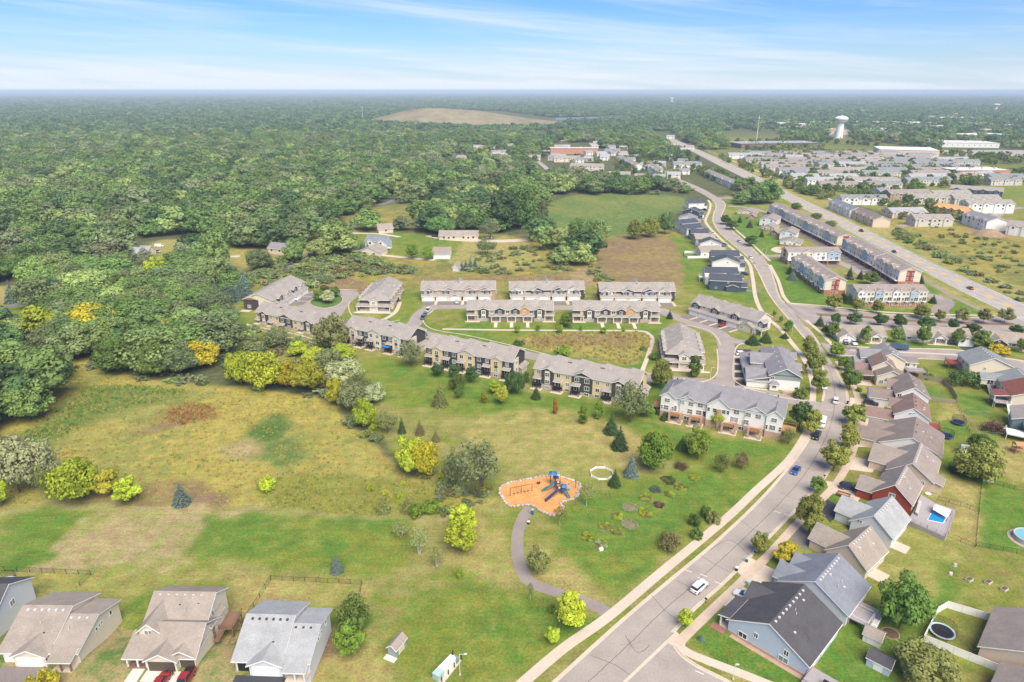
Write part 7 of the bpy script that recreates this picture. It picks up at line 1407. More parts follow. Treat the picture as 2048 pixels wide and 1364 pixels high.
def water_tower(label, px, py, yt, wpx, cream=False):
 X, Y = G(px, py); lo, hi = 5,120
 for _ in range(40):
  m = (lo + hi) / 2
  if proj(X, Y, m)[1] > yt: lo = m
  else: hi = m
 h = lo; r = wpx * (math.cos(PITCH) * Y + math.sin(PITCH) * CAM_H) / FPX / 2; t = thing('water_tower', label, 'water tower', (X, Y),0, None); pm = mat('cream_steel', (.70,.60,.42),.5,.05) if cream else mat('white_steel', (.80,.79,.77),.5,.05)
 MB().lathe([(r * .62,-.5),(r * .55, h * .2),(r * .5, h * .66)],24).build('column', pm, t, smooth_=True); MB().lathe([(r * .5, h * .66),(r * .95, h * .76),(r, h * .84),(r * .98, h * .9)],24).build('bowl', pm, t, smooth_=True); MB().lathe([(r * .98, h * .9),(r * .6, h * .965),(0, h)],24).build('roof', pm, t, smooth_=True)
 MB().lathe([(r * 1.0, h * .80),(r * 1.03, h * .80),(r * 1.03, h * .84),(r * 1.0, h * .84)],24).build('band', mat('grey_band', (.28,.27,.27),.6), t); MB().box(-.6,.6,-r * .66,-r * .5,0,3).build('door', DARKM, t)
water_tower('large white water tower with wide bowl at the right', 1677,276,231,25); water_tower('cream water tower near the horizon at far right', 1990,223,207,13, True); water_tower('tiny white water tower near the horizon at centre right', 1343,207,195,7)
def mast(label, px, py, yt):
 X, Y = G(px, py); lo, hi = 5,160
 for _ in range(40):
  m = (lo + hi) / 2
  if proj(X, Y, m)[1] > yt: lo = m
  else: hi = m
 t = thing('radio_mast', label, 'mast', (X, Y)); MB().tube((0,0,0),(0,0, lo),.9,.5,6).build('pole', W_STEEL, t); MB().box(-1.6,1.6,-1.6,1.6, lo * .86, lo * .9).build('antenna', W_STEEL, t)
mast('tall thin radio mast beside the brown school', 1513,280,230); mast('thin mast at the left foot of the bare hill', 726,243,212)
def fartrees():
 P = []
 def add(poly, n, lo, hi):
  w = np.array(GP(poly)); a, b = w.min(0), w.max(0); k = 0; it = 0
  while k < n and it < 60:
   q = rng.uniform(a, b, (n * 2,2)); q = q[inside(w, q[:, 0], q[:, 1])][:n - k]; k += len(q); it += 1
   for v in q: P.append((*v, rng.uniform(lo, hi)))
 add([(1440,312),(1500,335),(1600,372),(1660,398),(1650,402),(1560,368),(1440,320)],70,4,8); add([(1560,370),(1640,392),(1660,400),(1600,388)],25,5,9); add([(1470,312),(1720,308),(1860,328),(1960,372),(1780,384),(1640,388),(1560,350)],520,5,10); add([(1600,380),(1840,380),(1860,410),(1780,415),(1680,405)],55,5,10)
 add([(1760,415),(1860,412),(1930,440),(1850,445),(1780,440)],26,5,9); add([(1440,285),(1640,282),(1820,300),(1900,330),(2048,330),(2048,318),(1900,305),(1700,290)],130,6,11); add([(1800,335),(2048,345),(2048,372),(1930,372),(1820,350)],90,5,10); add([(1500,290),(1640,292),(1680,318),(1480,312)],80,6,11)
 add([(1380,330),(1440,345),(1490,378),(1470,385),(1400,350)],60,5,9); add([(1210,300),(1360,300),(1400,325),(1380,360),(1250,352)],110,5,10); add([(1090,310),(1270,318),(1290,352),(1130,352)],50,4,8); add([(1820,436),(1930,436),(1930,445),(1830,446)],9,5,7); add([(880,318),(1060,316),(1090,330),(890,345)],50,5,9); add([(1560,205),(2060,205),(2060,275),(1560,270)],420,8,13)
 P = np.array(P); s = P[:, 2]; items = [(far_crown(500 + i, 1.0,20,24,.09), PAL[c]) for i, c in enumerate(('green', 'dark', 'mid', 'olive', 'pale'))]
 scatter('garden_trees', 'belts of green trees among the far rows and warehouses', np.c_[P[:, :2], np.zeros(len(P))], np.c_[s * .95, s * .95, s], rng.choice([0,0,1,1,2,3,4], len(P)), protos('garden', items), 'woodland')
fartrees()
lane('far_street', [(1800,452),(1860,446),(1920,446),(1960,452),(2060,475)],8, ASPH_LANE, .006); lane('far_street', [(1980,440),(2010,420),(2048,415)],8, ASPH_LANE, .006); lane('far_street', [(1600,360),(1700,368),(1800,366)],7, ASPH_LANE, .006); lane('far_street', [(1640,338),(1780,338),(1860,350)],7, ASPH_LANE, .006); lane('far_street', [(1700,405),(1800,408),(1900,402)],7, ASPH_LANE, .006)
lane('verge_walk', [(1440,312),(1540,352),(1640,390),(1720,425),(1755,441)],2.5, CONC, .03); lane('cluster_street', [(1150,362),(1250,358),(1340,358)],7, ASPH_LANE, .006); lane('cluster_street', [(1330,340),(1350,350),(1358,366)],8, ASPH_LANE, .006)
for q in [[(1640,262),(1780,252),(1800,258),(1650,270)],[(1820,312),(1920,316),(1940,330),(1830,322)],[(1880,300),(2048,300),(2048,312),(1890,312)],[(1400,280),(1470,284),(1460,292),(1395,288)],[(1700,240),(1800,238),(1800,244),(1700,246)],[(1500,246),(1640,243),(1650,252),(1500,252)]]: pad('car_park', q, ASPH_HWY, .01)
pad('bare_ground', [(1960,440),(2020,436),(2048,450),(2040,470),(1960,466)], mat('turned_earth', C_DIRT, .95,.3,.3),.012)
mound = MB().lathe([(11,-.1),(8.5,1.8),(5.5,3.4),(2.5,4.3),(0,4.5)],18, G(1977,470),.8); struct(mound.build('earth_mound', mat('turned_earth', C_DIRT, .95,.3,.3), smooth_=True))
# ------------------------------------------------------------ woods
WOODS = [
 (0.92,[(-900,181.5),(1450,181.5),(1450,250),(1360,300),(-900,300)]),(0.80,[(1450,181.5),(2900,181.5),(2900,232),(1450,232)]),(0.42,[(1360,250),(1450,228),(2900,228),(2900,300),(1360,300)]),
 (0.94,[(-900,298),(880,298),(895,340),(880,380),(800,400),(700,440),(640,480),(570,510),(420,525),(-900,560)]),
 (0.55,[(880,298),(1360,298),(1395,330),(1350,380),(1210,388),(1100,395),(1060,460),(1000,450),(880,440),(800,440),(850,395)]),
 (0.97,[(-300,900),(-100,880),(40,846),(100,820),(150,715),(240,735),(330,752),(435,752),(446,700),(470,660),(455,620),(500,560),(530,540),(440,520),(330,525),(230,520),(130,500),(-300,500)]),
 (0.8,[(960,430),(1040,382),(1070,400),(1062,440),(1050,465),(985,460)]),(0.25,[(1060,480),(1190,490),(1200,510),(1190,530),(1120,540),(1050,510)]),
 (0.9,[(1195,378),(1370,366),(1392,385),(1380,392),(1220,388)]),(0.95,[(1470,372),(1548,372),(1545,412),(1500,416),(1468,406)]),
 (0.8,[(690,430),(760,400),(880,380),(960,395),(1040,425),(1040,465),(860,468),(760,462),(700,458)]),(0.6,[(560,520),(690,490),(700,505),(640,530),(560,545)]),
]
CLEAR = [
 [(735,246),(860,218),(1000,222),(1110,236),(1245,230),(1245,240),(1130,246),(1106,256),(960,258)],[(55,430),(180,422),(182,465),(85,474)],[(225,480),(400,470),(410,520),(300,535),(235,530)],
 [(-80,572),(75,572),(70,655),(-80,660)],[(1060,262),(1140,256),(1145,270),(1070,278)],[(430,500),(525,495),(560,530),(470,545),(430,530)],[(690,470),(780,466),(870,476),(990,474),(1000,500),(890,525),(690,505)],
 [(1290,262),(1340,262),(1440,330),(1560,385),(1540,400),(1380,330)],[(1095,285),(1200,285),(1200,310),(1095,308)],[(1100,305),(1260,300),(1260,350),(1110,340)],[(1150,340),(1330,340),(1330,372),(1150,362)],
 [(1060,320),(1140,320),(1140,365),(1065,362)],[(1440,262),(1560,262),(1560,285),(1450,285)],[(520,510),(560,500),(600,500),(560,550),(480,565)],[(1320,330),(1450,330),(1450,345),(1330,345)],[(960,385),(1010,380),(1015,400),(965,402)],
 [(830,395),(900,395),(910,412),(835,418)],[(1660,255),(1700,255),(1700,290),(1660,290)],
 [(1430,285),(1760,285),(2048,330),(2700,380),(2700,470),(1850,440),(1640,385)],
]
def wood_points():
 rows = []
 for y0, y1, s in ((150,720,10.5),(720,1600,14.5),(1600,4200,20.0),(4200,16000,44.0)):
  xm = y1 * 0.98 + 60; nx, ny = int(2 * xm / s), int((y1 - y0) / s)
  X, Y = np.meshgrid(np.arange(nx) * s - xm, y0 + np.arange(ny) * s)
  X = X + rng.uniform(-.48,.48, X.shape) * s; Y = Y + rng.uniform(-.48,.48, Y.shape) * s
  X, Y = X.ravel(), Y.ravel(); k = np.abs(X) < Y * 0.95 + 40; X, Y = X[k], Y[k]
  px, py = proj(X, Y); d = np.zeros(len(X))
  for p, poly in WOODS: d = np.maximum(d, p * inside(poly, px, py))
  for poly in CLEAR: d[inside(poly, px, py)] = 0
  if y0 < 1600:
   for (bx, by, br) in KEEP + LANES: d[(X - bx) ** 2 + (Y - by) ** 2 < br * br] = 0
  nz = vnoise(X, Y, 46,31); d *= np.where(Y > 330, np.clip(0.6 + nz * 1.1,0,1),1)
  d[(vnoise(X, Y, 95,41) > .86) & (Y > 480)] = 0
  k = rng.random(len(X)) < d
  rows.append(np.c_[X[k], Y[k], np.full(k.sum(), s), px[k], py[k]])
 return np.concatenate(rows)
WP = wood_points()
near = WP[:, 1] < 720
inframe = (WP[:, 3] > -30) & (WP[:, 3] < 2078)
order = np.argsort(np.where(near & inframe, WP[:, 1],1e9))
NIND = 150
single = order[:NIND]; rest = np.ones(len(WP), bool); rest[single] = False
KINDS = [('broad', 'wood_green', 'broad green leafy tree', 5),('broad', 'wood_mid', 'brighter mid-green leafy tree', 3),('tall', 'wood_dark', 'tall dark green leafy tree', 3),('broad', 'wood_dull', 'broad dull green tree', 3),
 ('airy', 'wood_grey', 'thin greyish green tree', 2),('broad', 'wood_pale', 'pale green leafy tree', 2.2),('round', 'lime', 'yellowing round tree', 0.35),('pine', 'conifer', 'dark green pine', 1.2),('spruce', 'blue', 'blue-grey spruce', 1.0)]
kw = np.array([k[3] for k in KINDS], float); kw /= kw.sum()
for i in single:
 X, Y, s, px, py = WP[i]; k = KINDS[int(rng.choice(len(KINDS), p=kw))]
 if py < 545 and k[1] in ('lime',): k = KINDS[0]
 con = k[0] in ('pine', 'spruce')
 where = 'in the woods beside the golden meadow' if (px < 500 and py > 600) else ('in the wooded lots left of the townhouses' if px < 560 else ('among the houses behind the townhouses' if px < 1060 else 'round the green marsh field'))
 tree(0,0,(rng.uniform(8.5,13) if con else rng.uniform(9,14.5)) * (0.8 if px > 560 else 1), k[0], k[1], '%s standing %s' % (k[2], where), '%ss %s' % (k[2], where), 'straight' if con else ('multi' if k[0] == 'airy' else 'one'),
         name='spruce_tree' if k[0] == 'spruce' else ('pine_tree' if k[0] == 'pine' else 'leafy_tree'), wide=rng.uniform(.9,1.15) * (1 if con else 1.18), xy=(X, Y), jit=0.2)
PC_ = [PAL['wood_' + k] for k in ('green', 'mid', 'dark', 'dull', 'pale', 'green', 'mid', 'grey')]
midp = protos('wood_mid', [(far_crown(200 + i, 1.0,40,64,0.05), c) for i, c in enumerate(PC_)])
farp = protos('wood_far', [(far_crown(220 + i, 1.25,16,20,0.11),(c[0] * .72, c[1] * .8, c[2] * .95)) for i, c in enumerate(PC_)])  # wood palette cooled and darkened: distance haze painted into the leaf colour
Q = WP[rest]; m1 = Q[:, 1] < 1600; m2 = ~m1
idxs = np.array([0,0,1,2,2,3,3,4,5,6,7])
def sc(n, lo, hi, w): h = rng.uniform(lo, hi, n); return np.c_[h * w, h * w, h]
scatter('woodland', 'dense green woodland spreading from the houses towards the hill', np.c_[Q[m1, :2], np.zeros(m1.sum())], sc(m1.sum(),8,20,1.2), rng.choice(idxs, m1.sum()), midp, 'woodland')
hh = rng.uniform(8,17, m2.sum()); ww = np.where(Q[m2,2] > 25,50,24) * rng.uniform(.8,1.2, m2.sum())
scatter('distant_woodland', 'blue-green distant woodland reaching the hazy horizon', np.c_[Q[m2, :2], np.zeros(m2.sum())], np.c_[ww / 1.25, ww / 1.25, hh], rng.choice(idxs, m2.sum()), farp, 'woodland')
def hill():
 c = Vector((*G(905,246),0)); n, mR = 64,18; mb = MB(); mb.v.append((c.x - 60, c.y + 40,44))
 for j in range(1, mR + 1):
  t = j / mR
  for i in range(n):
   a = 6.2832 * i / n; rx = 430 if math.cos(a) > 0 else 320; rx *= 1 + .05 * math.sin(3 * a); ry = 170
   z = 44 * (0.5 + 0.5 * math.cos(math.pi * t ** 1.15)) * (1 - 0.16 * max(0, math.cos(a)) * t) + 0.6 * math.sin(9 * t + 2 * a) * (1 - t); x = c.x - 60 + rx * t * math.cos(a) + 30 * t
   mb.v.append((x, c.y + 40 + ry * t * math.sin(a), z if j < mR else -0.5))
 mb.f += [(0,1 + i, 1 + (i + 1) % n) for i in range(n)]
 for j in range(mR - 1):
  mb.f += [(1 + j * n + i, 1 + (j + 1) * n + i, 1 + (j + 1) * n + (i + 1) % n, 1 + j * n + (i + 1) % n) for i in range(n)]
 struct(mb.build('hill', mat('hill_grass', (0.235,0.195,0.115),0.95,0.35,0.05, scale2=0.012), smooth_=True))
hill()
# ------------------------------------------------------------ vehicles
TYRE = mat('tyre', (.02,.02,.02),.9,0); RIM = mat('rim', (.45,.45,.46),.35,0, metal=.8); CGLASS = glass('car_glass', (.02,.024,.03),.05); LAMP = mat('lamp_lens', (.7,.7,.68),.2,0); TAIL = mat('tail_lens', (.35,.02,.02),.3,0)
def paint(name, col):
 if name in MATS: return MATS[name]
 m = mat(name, col, .32,0, spec=.6); b = m.node_tree.nodes['Principled BSDF']; b.inputs['Coat Weight'].default_value = .6; b.inputs['Coat Roughness'].default_value = .08; return m
CP = {k: paint(k + '_paint', v) for k, v in dict(white=(.78,.78,.78), black=(.02,.02,.024), silver=(.42,.43,.45), red=(.27,.013,.016), maroon=(.10,.015,.025), blue=(.02,.09,.30), navy=(.02,.03,.07), slate=(.10,.15,.22), green=(.05,.09,.07)).items()}
def loft(st, m=8):
 mb = MB()
 for x, zb, zt, w, wt in st:
  zm = zb + (zt - zb) * .55; mb.v += [(x, -w * .93, zb),(x, -w, zb + (zt - zb) * .2),(x, -w, zm),(x, -wt, zt),(x, wt, zt),(x, w, zm),(x, w, zb + (zt - zb) * .2),(x, w * .93, zb)]
 for i in range(len(st) - 1): mb.f += [(i * m + j, i * m + (j + 1) % m, (i + 1) * m + (j + 1) % m, (i + 1) * m + j) for j in range(m)]
 mb.f.append(tuple(range(m - 1,-1,-1))); mb.f.append(tuple((len(st) - 1) * m + j for j in range(m))); return mb
SHAPES = {   # length, width, body stations, cabin stations, wheel positions
 'sedan': (4.7,[(-2.3,.35,.85,.78,.7),(-2.15,.25,1.0,.88,.78),(-1.2,.22,1.05,.9,.8),(.9,.22,.98,.9,.8),(1.9,.25,.88,.88,.76),(2.3,.35,.72,.74,.66)],[(-1.75,.98,1.06,.76,.7),(-1.05,.98,1.44,.78,.6),(.1,.98,1.48,.78,.6),(1.05,.96,1.02,.78,.7)],(-1.38,1.42),.33),
 'suv': (4.8,[(-2.35,.4,1.0,.82,.76),(-2.25,.3,1.15,.92,.82),(-1.0,.28,1.16,.94,.84),(1.0,.28,1.12,.94,.84),(2.0,.3,1.02,.92,.8),(2.35,.42,.85,.8,.7)],[(-2.2,1.1,1.2,.82,.76),(-1.85,1.1,1.66,.82,.68),(.3,1.1,1.72,.82,.68),(1.15,1.08,1.14,.82,.74)],(-1.42,1.45),.37),
 'pickup': (5.6,[(-2.8,.5,1.05,.9,.86),(-2.7,.4,1.1,.96,.9),(-.6,.36,1.1,.98,.9),(1.2,.36,1.12,.98,.9),(2.4,.4,1.06,.96,.86),(2.8,.5,.9,.86,.78)],[(-.75,1.08,1.7,.86,.74),(-.6,1.08,1.82,.86,.72),(.6,1.08,1.84,.86,.72),(1.3,1.08,1.14,.86,.8)],(-1.75,1.8),.4),
 'van': (5.6,[(-2.8,.35,2.0,.92,.84),(-2.7,.28,2.15,.98,.88),(1.3,.28,2.15,.98,.86),(1.9,.28,1.35,.98,.84),(2.7,.32,1.05,.92,.8),(2.8,.4,.85,.84,.74)],[(1.15,1.3,2.02,.9,.8),(1.35,1.28,2.0,.9,.8),(1.95,1.26,1.36,.9,.82)],(-1.8,1.85),.36),
}
def car(label, kind, colour, px, py, head, group=None, z=.02, cat=None, bed=None):
 L, body, cab, wx, r = SHAPES[kind]; x, y = G(px, py); nm = {'sedan': 'parked_car', 'suv': 'parked_car', 'pickup': 'pickup_truck', 'van': 'van'}[kind]
 t = thing(nm, label, cat or {'pickup': 'pickup truck', 'van': 'van'}.get(kind, 'car'),(x, y, z), head, group); pm = CP[colour]
 link('body', cached(('cb', kind, colour), lambda: loft(body).mesh('body', pm)), t)
 cm = link('windows', cached(('cc', kind), lambda: loft(cab).mesh('windows', CGLASS)), t)
 tops = [q for q in cab if q[2] > max(c[2] for c in cab) - .22]
 link('roof', cached(('cr', kind, colour), lambda: MB().box(tops[0][0] - .1, tops[-1][0] + .1,-tops[0][4] + .03, tops[0][4] - .03, tops[0][2] - .02, tops[-1][2] + .045).mesh('roof', pm)), t)
 me = cached(('wh', r), lambda: MB().tube((0,-.11,0),(0,.11,0), r, r, 12).mesh('wheel', TYRE)); rm = cached(('ri', r), lambda: MB().tube((0,-.125,0),(0,.125,0), r * .6, r * .6,8).mesh('rim', RIM))
 for a in wx:
  for s_ in (-1,1): w = link('wheel', me, t, (a, s_ * (body[2][3] - .1), r)); link('rim', rm, w)
 hl = cached('hl', lambda: MB().box(-.06,.04,-.2,.2,-.08,.08).mesh('headlight', LAMP)); tl = cached('tl', lambda: MB().box(-.04,.05,-.15,.15,-.12,.12).mesh('taillight', TAIL))
 for s_ in (-1,1): link('headlight', hl, t, (body[-1][0], s_ * .52, body[-1][2] - .12)); link('taillight', tl, t, (body[0][0], s_ * .6, body[0][2] - .15))
 if kind == 'pickup': MB().box(-2.65,-.85,-.8,.8,.85,1.125).build('bed_cover', bed or DARKM, t)
 return t
def along(line, px, py, flip=False):
 a = np.array(line); i = int(np.argmin(np.hypot(*(a - G(px, py)).T))); i = min(max(i, 1), len(a) - 2); d = a[i + 1] - a[i - 1]; return math.atan2(d[1], d[0]) + (math.pi if flip else 0)
mm = [tuple((np.array(a) + b) / 2) for a, b in zip(MA, MBR)]
car('white estate car driving up the near end of the main street', 'suv', 'white', 1398,1178, along(mm, 1398,1178)); car('bright blue hatchback driving down the main street', 'sedan', 'blue', 1591,944, along(MA, 1590,945, True)); car('white car driving at the mouth of the townhouse lane', 'suv', 'white', 1671,804, along(mm, 1671,804))
car('black pickup parked at the kerb below the white truck', 'pickup', 'black', 1633,874, along(MA, 1633,874, True)); car('white truck parked at the kerb above the black pickup', 'van', 'white', 1644,850, along(MA, 1642,850, True)); car('white car parked under the kerbside trees of the main street', 'sedan', 'white', 1649,776, along(MA, 1649,776, True))
def hd(a, b): p, q = G(*a), G(*b); return math.atan2(q[1] - p[1], q[0] - p[0])
for lb, k, c, px, py, a, b in [('white car parked on the drive of the corner house', 'sedan', 'white', 1489,1196,(1500,1200),(1478,1190)),('navy car parked outside the red house', 'suv', 'navy', 1697,978,(1680,976),(1715,982)),('black car parked on the pale drive by the red-brown roof', 'suv', 'black', 1741,809,(1725,806),(1757,812)),('maroon car on the drive with edging pots', 'suv', 'maroon', 1741,842,(1725,839),(1757,845)),('black pickup on the bungalow drive', 'pickup', 'black', 1690,686,(1684,678),(1697,694)),('white and black car beside the pickup on the bungalow drive', 'suv', 'white', 1707,688,(1700,680),(1715,696)),
 ('red car outside the slanting garage row', 'suv', 'red', 1444,652,(1454,648),(1434,656)),('white estate car on the drive of the slate-roofed row', 'suv', 'white', 1483,710,(1472,710),(1495,710)),('white pickup first of three parked on the curved lane', 'pickup', 'white', 857,622,(852,628),(862,616)),('grey-blue car second of three parked on the curved lane', 'suv', 'slate', 851,630,(848,636),(855,624)),('dark pickup third of three parked on the curved lane', 'pickup', 'slate', 846,637,(844,643),(849,631)),('dark car at the lane end beside the off-white row', 'sedan', 'green', 847,670,(840,666),(854,672)),('silver car on a drive of the left garage row', 'suv', 'silver', 914,606,(914,612),(914,600)),
 ('white van before the wood-edge row garages', 'van', 'white', 586,601,(576,601),(596,601)),('dark green car behind the white van', 'suv', 'green', 600,590,(590,590),(610,590)),('red car on the highway', 'sedan', 'red', 1940,578,(1960,588),(1920,568)),('black car on the highway by the yellow hatching', 'sedan', 'black', 1788,505,(1768,495),(1808,515)),('dark pickup on the highway beyond the brick rows', 'pickup', 'black', 1722,463,(1742,473),(1702,453)),('dark car far up the highway', 'sedan', 'navy', 1552,391,(1570,400),(1534,382)),('silver car driving on the upper street', 'sedan', 'silver', 1478,484,(1470,478),(1486,490)),('white car parked near the brick row entrance', 'sedan', 'white', 1501,516,(1492,508),(1510,524)),
 ('silver car before the brick highway row', 'suv', 'silver', 1734,531,(1724,528),(1744,534)),('black car in the brick rows car park', 'sedan', 'black', 1699,559,(1690,558),(1708,560)),('white car in the far back lane', 'sedan', 'white', 1581,447,(1574,446),(1590,448)),('dark car beside the white one in the far back lane', 'sedan', 'navy', 1588,450,(1580,449),(1596,451)),('black car on the drive of the second navy house', 'suv', 'black', 1490,550,(1482,549),(1498,551)),('black car on a drive high up the upper street', 'sedan', 'black', 1448,490,(1442,489),(1454,491)),('white car on a drive of the pale blue house', 'sedan', 'white', 1425,468,(1419,467),(1431,469)),('dark car on the upper row drive beside the bend', 'sedan', 'navy', 1404,432,(1399,431),(1410,433)),('silver car on the drive near the top of the upper row', 'sedan', 'silver', 1402,440,(1397,439),(1408,441)),('black pickup on the top drive of the upper row', 'pickup', 'black', 1409,421,(1403,420),(1415,422)),
 ('dark pickup first before the tan ranch house', 'pickup', 'black', 871,474,(865,474),(878,474)),('dark car second before the tan ranch house', 'suv', 'black', 906,477,(900,477),(913,477)),('white car third before the tan ranch house', 'sedan', 'white', 931,478,(925,478),(938,478)),('black car last before the tan ranch house', 'suv', 'black', 943,479,(937,479),(950,479)),('white car right of the ranch house yard', 'sedan', 'white', 978,477,(972,477),(984,477)),('white truck beside the cream farmhouse', 'van', 'white', 303,504,(296,503),(310,505)),('silver pickup beside the white farm truck', 'pickup', 'silver', 315,505,(308,504),(322,506)),('white camper behind the farmhouse vehicles', 'van', 'white', 319,494,(310,494),(328,494))]: car(lb, k, c, px, py, hd(a, b))
for lb, k, px, py, a in (('red car at the bottom edge on the dark drive', 'suv', 322,1372,.5),('red pickup with black bed cover on the dark drive', 'pickup', 370,1367,-.5)):
 q = car(lb, k, 'red', px, py, h2.ang + math.pi * a); q.location = (*G(px, py, BANK), BANK + .03)
tr = thing('enclosed_trailer', 'blue enclosed trailer parked at the side-street kerb', 'trailer', G(1797,699), hd((1775,697),(1820,701))); bx_ = loft([(-3.4,.5,2.5,1.1,1.0),(3.0,.5,2.5,1.1,1.0),(3.5,.6,1.7,.9,.8)]); bx_.build('body', paint('trailer_blue_paint', (.05,.085,.16)), tr); [MB().tube((a, s_ * 1.1 - .1,.35),(a, s_ * 1.1 + .1,.35),.36).build('wheel', TYRE, tr) for a in (-.6,.5) for s_ in (-1,1)]; MB().tube((3.4,0,.6),(4.6,0,.6),.06).build('tow_bar', DARKM, tr)
ut = thing('utility_trailer', 'small open trailer loaded with timber beside the navy car', 'trailer', G(1686,993), hd((1670,988),(1700,998))); MB().box(-1.6,1.6,-.8,.8,.5,.6).box(-1.6,1.6,-.82,-.76,.6,.95).box(-1.6,1.6,.76,.82,.6,.95).build('bed', DECKW, ut); MB().box(-1.3,1.2,-.5,.1,.61,.85).box(-1,1.4,.15,.5,.61,.78).build('load', WOOD, ut); [MB().tube((0, s_ * .9 - .08,.33),(0, s_ * .9 + .08,.33),.33).build('wheel', TYRE, ut) for s_ in (-1,1)]; MB().tube((1.6,0,.55),(2.7,0,.5),.05).build('tow_bar', DARKM, ut)
# ------------------------------------------------------------ playground
def boulder_mesh(seed):
 r = random.Random(seed); bm = bmesh.new(); bmesh.ops.create_icosphere(bm, subdivisions=1, radius=.5)
 for v in bm.verts: v.co *= r.uniform(.75,1.2); v.co.z *= .72
 me = bpy.data.meshes.new('boulder'); bm.to_mesh(me); bm.free(); me.materials.append(mat('pale_boulder_%d' % (seed % 3),[(.47,.385,.34),(.54,.46,.41),(.40,.33,.30)][seed % 3],.9,.2,3)); return me
BOULD = [boulder_mesh(i) for i in range(6)]
def boulders(label, line, step, lo, hi, seed, skip=None, cat='border', name='boulder_ring'):
 r = random.Random(seed); c = np.mean(np.array(line), axis=0); t = thing(name, label, cat, tuple(c)); a = np.array(line); d = np.r_[0, np.cumsum(np.hypot(*np.diff(a, axis=0).T))]; s_ = 0.0
 while s_ < d[-1]:
  x, y = np.interp(s_, d, a[:, 0]), np.interp(s_, d, a[:, 1]); k = r.uniform(lo, hi)
  if not (skip and skip[0] < s_ / d[-1] < skip[1]): o = link('boulder', BOULD[r.randrange(6)], t, (x - c[0] + r.uniform(-.1,.1), y - c[1] + r.uniform(-.1,.1), k * .22), r.uniform(0,6)); o.scale = (k, k * r.uniform(.75,1.1), k)
  s_ += k * step
 return t
zp = lambda pts, x0, y0, k: [(x0 + a * k, y0 + b * k) for a, b in pts]
PG = zp([(580,553),(500,540),(300,560),(205,510),(160,430),(130,390),(135,330),(160,285),(260,250),(400,215),(550,185),(700,160),(830,150),(950,160),(1080,205),(1205,258),(1205,310),(1170,360),(1190,405),(1130,460),(1000,495),(955,530),(985,590),(950,650),(850,680),(740,650),(650,600),(612,568)],980,930,.1486)
pgw = GP(PG); struct(MB().prism(smooth(pgw, 4, True),-.05,.06).build('playground_mulch', mat('orange_wood_mulch', (.62,.29,.10),.95,.3,1.6, bump=.5, scale2=.35)))
boulders('ring of pale boulders edging the orange playground', smooth(pgw, 5),.85,.55,1.15,4)
def swings():
 A, B = G(1020.5,992), G(1064,983); L = math.hypot(B[0] - A[0], B[1] - A[1]); t = thing('swing_set', 'dark swing set with four seats on orange mulch', 'swing set', A, math.atan2(B[1] - A[1], B[0] - A[0])); h = 2.4
 for x in (0, L / 2, L): MB().tube((x, 0,0),(x, 0, h),.07).build('post', DARKM, t)
 MB().tube((0,0, h),(L, 0, h),.06).build('beam', DARKM, t)
 for f in (.18,.34,.66,.82):
  s_ = MB().box(L * f - .28, L * f + .28,-.12,.12,.5,.55).build('seat', TYRE, t); MB().tube((L * f - .26,0,.55),(L * f - .26,0, h),.015, None, 4).tube((L * f + .26,0,.55),(L * f + .26,0, h),.015, None, 4).build('chain', DARKM, s_)
swings()
PB_ = mat('play_blue', (.02,.13,.35),.5,.05); PT = mat('play_teal', (.05,.19,.22),.45,.05); PD = mat('play_navy', (.05,.06,.13),.5,.05)
def slide(mb, pts, w=.32):
 for s_ in (-1,0,1):
  A = [(x + nx * w * (s_ - .12 if s_ else -1), y + ny * w * (s_ - .12 if s_ else -1), z + (.25 if s_ else 0)) for x, y, z, nx, ny in pts]; B = [(x + nx * w * (s_ + .12 if s_ else 1), y + ny * w * (s_ + .12 if s_ else 1), z + (.25 if s_ else 0)) for x, y, z, nx, ny in pts]
  for i in range(len(pts) - 1): mb.face([A[i], A[i + 1], B[i + 1], B[i]])
  if s_:
   for Q in (A, B):
    for i in range(len(pts) - 1): mb.face([(*Q[i][:2], Q[i][2] - .27),(*Q[i + 1][:2], Q[i + 1][2] - .27), Q[i + 1], Q[i]])
 return mb
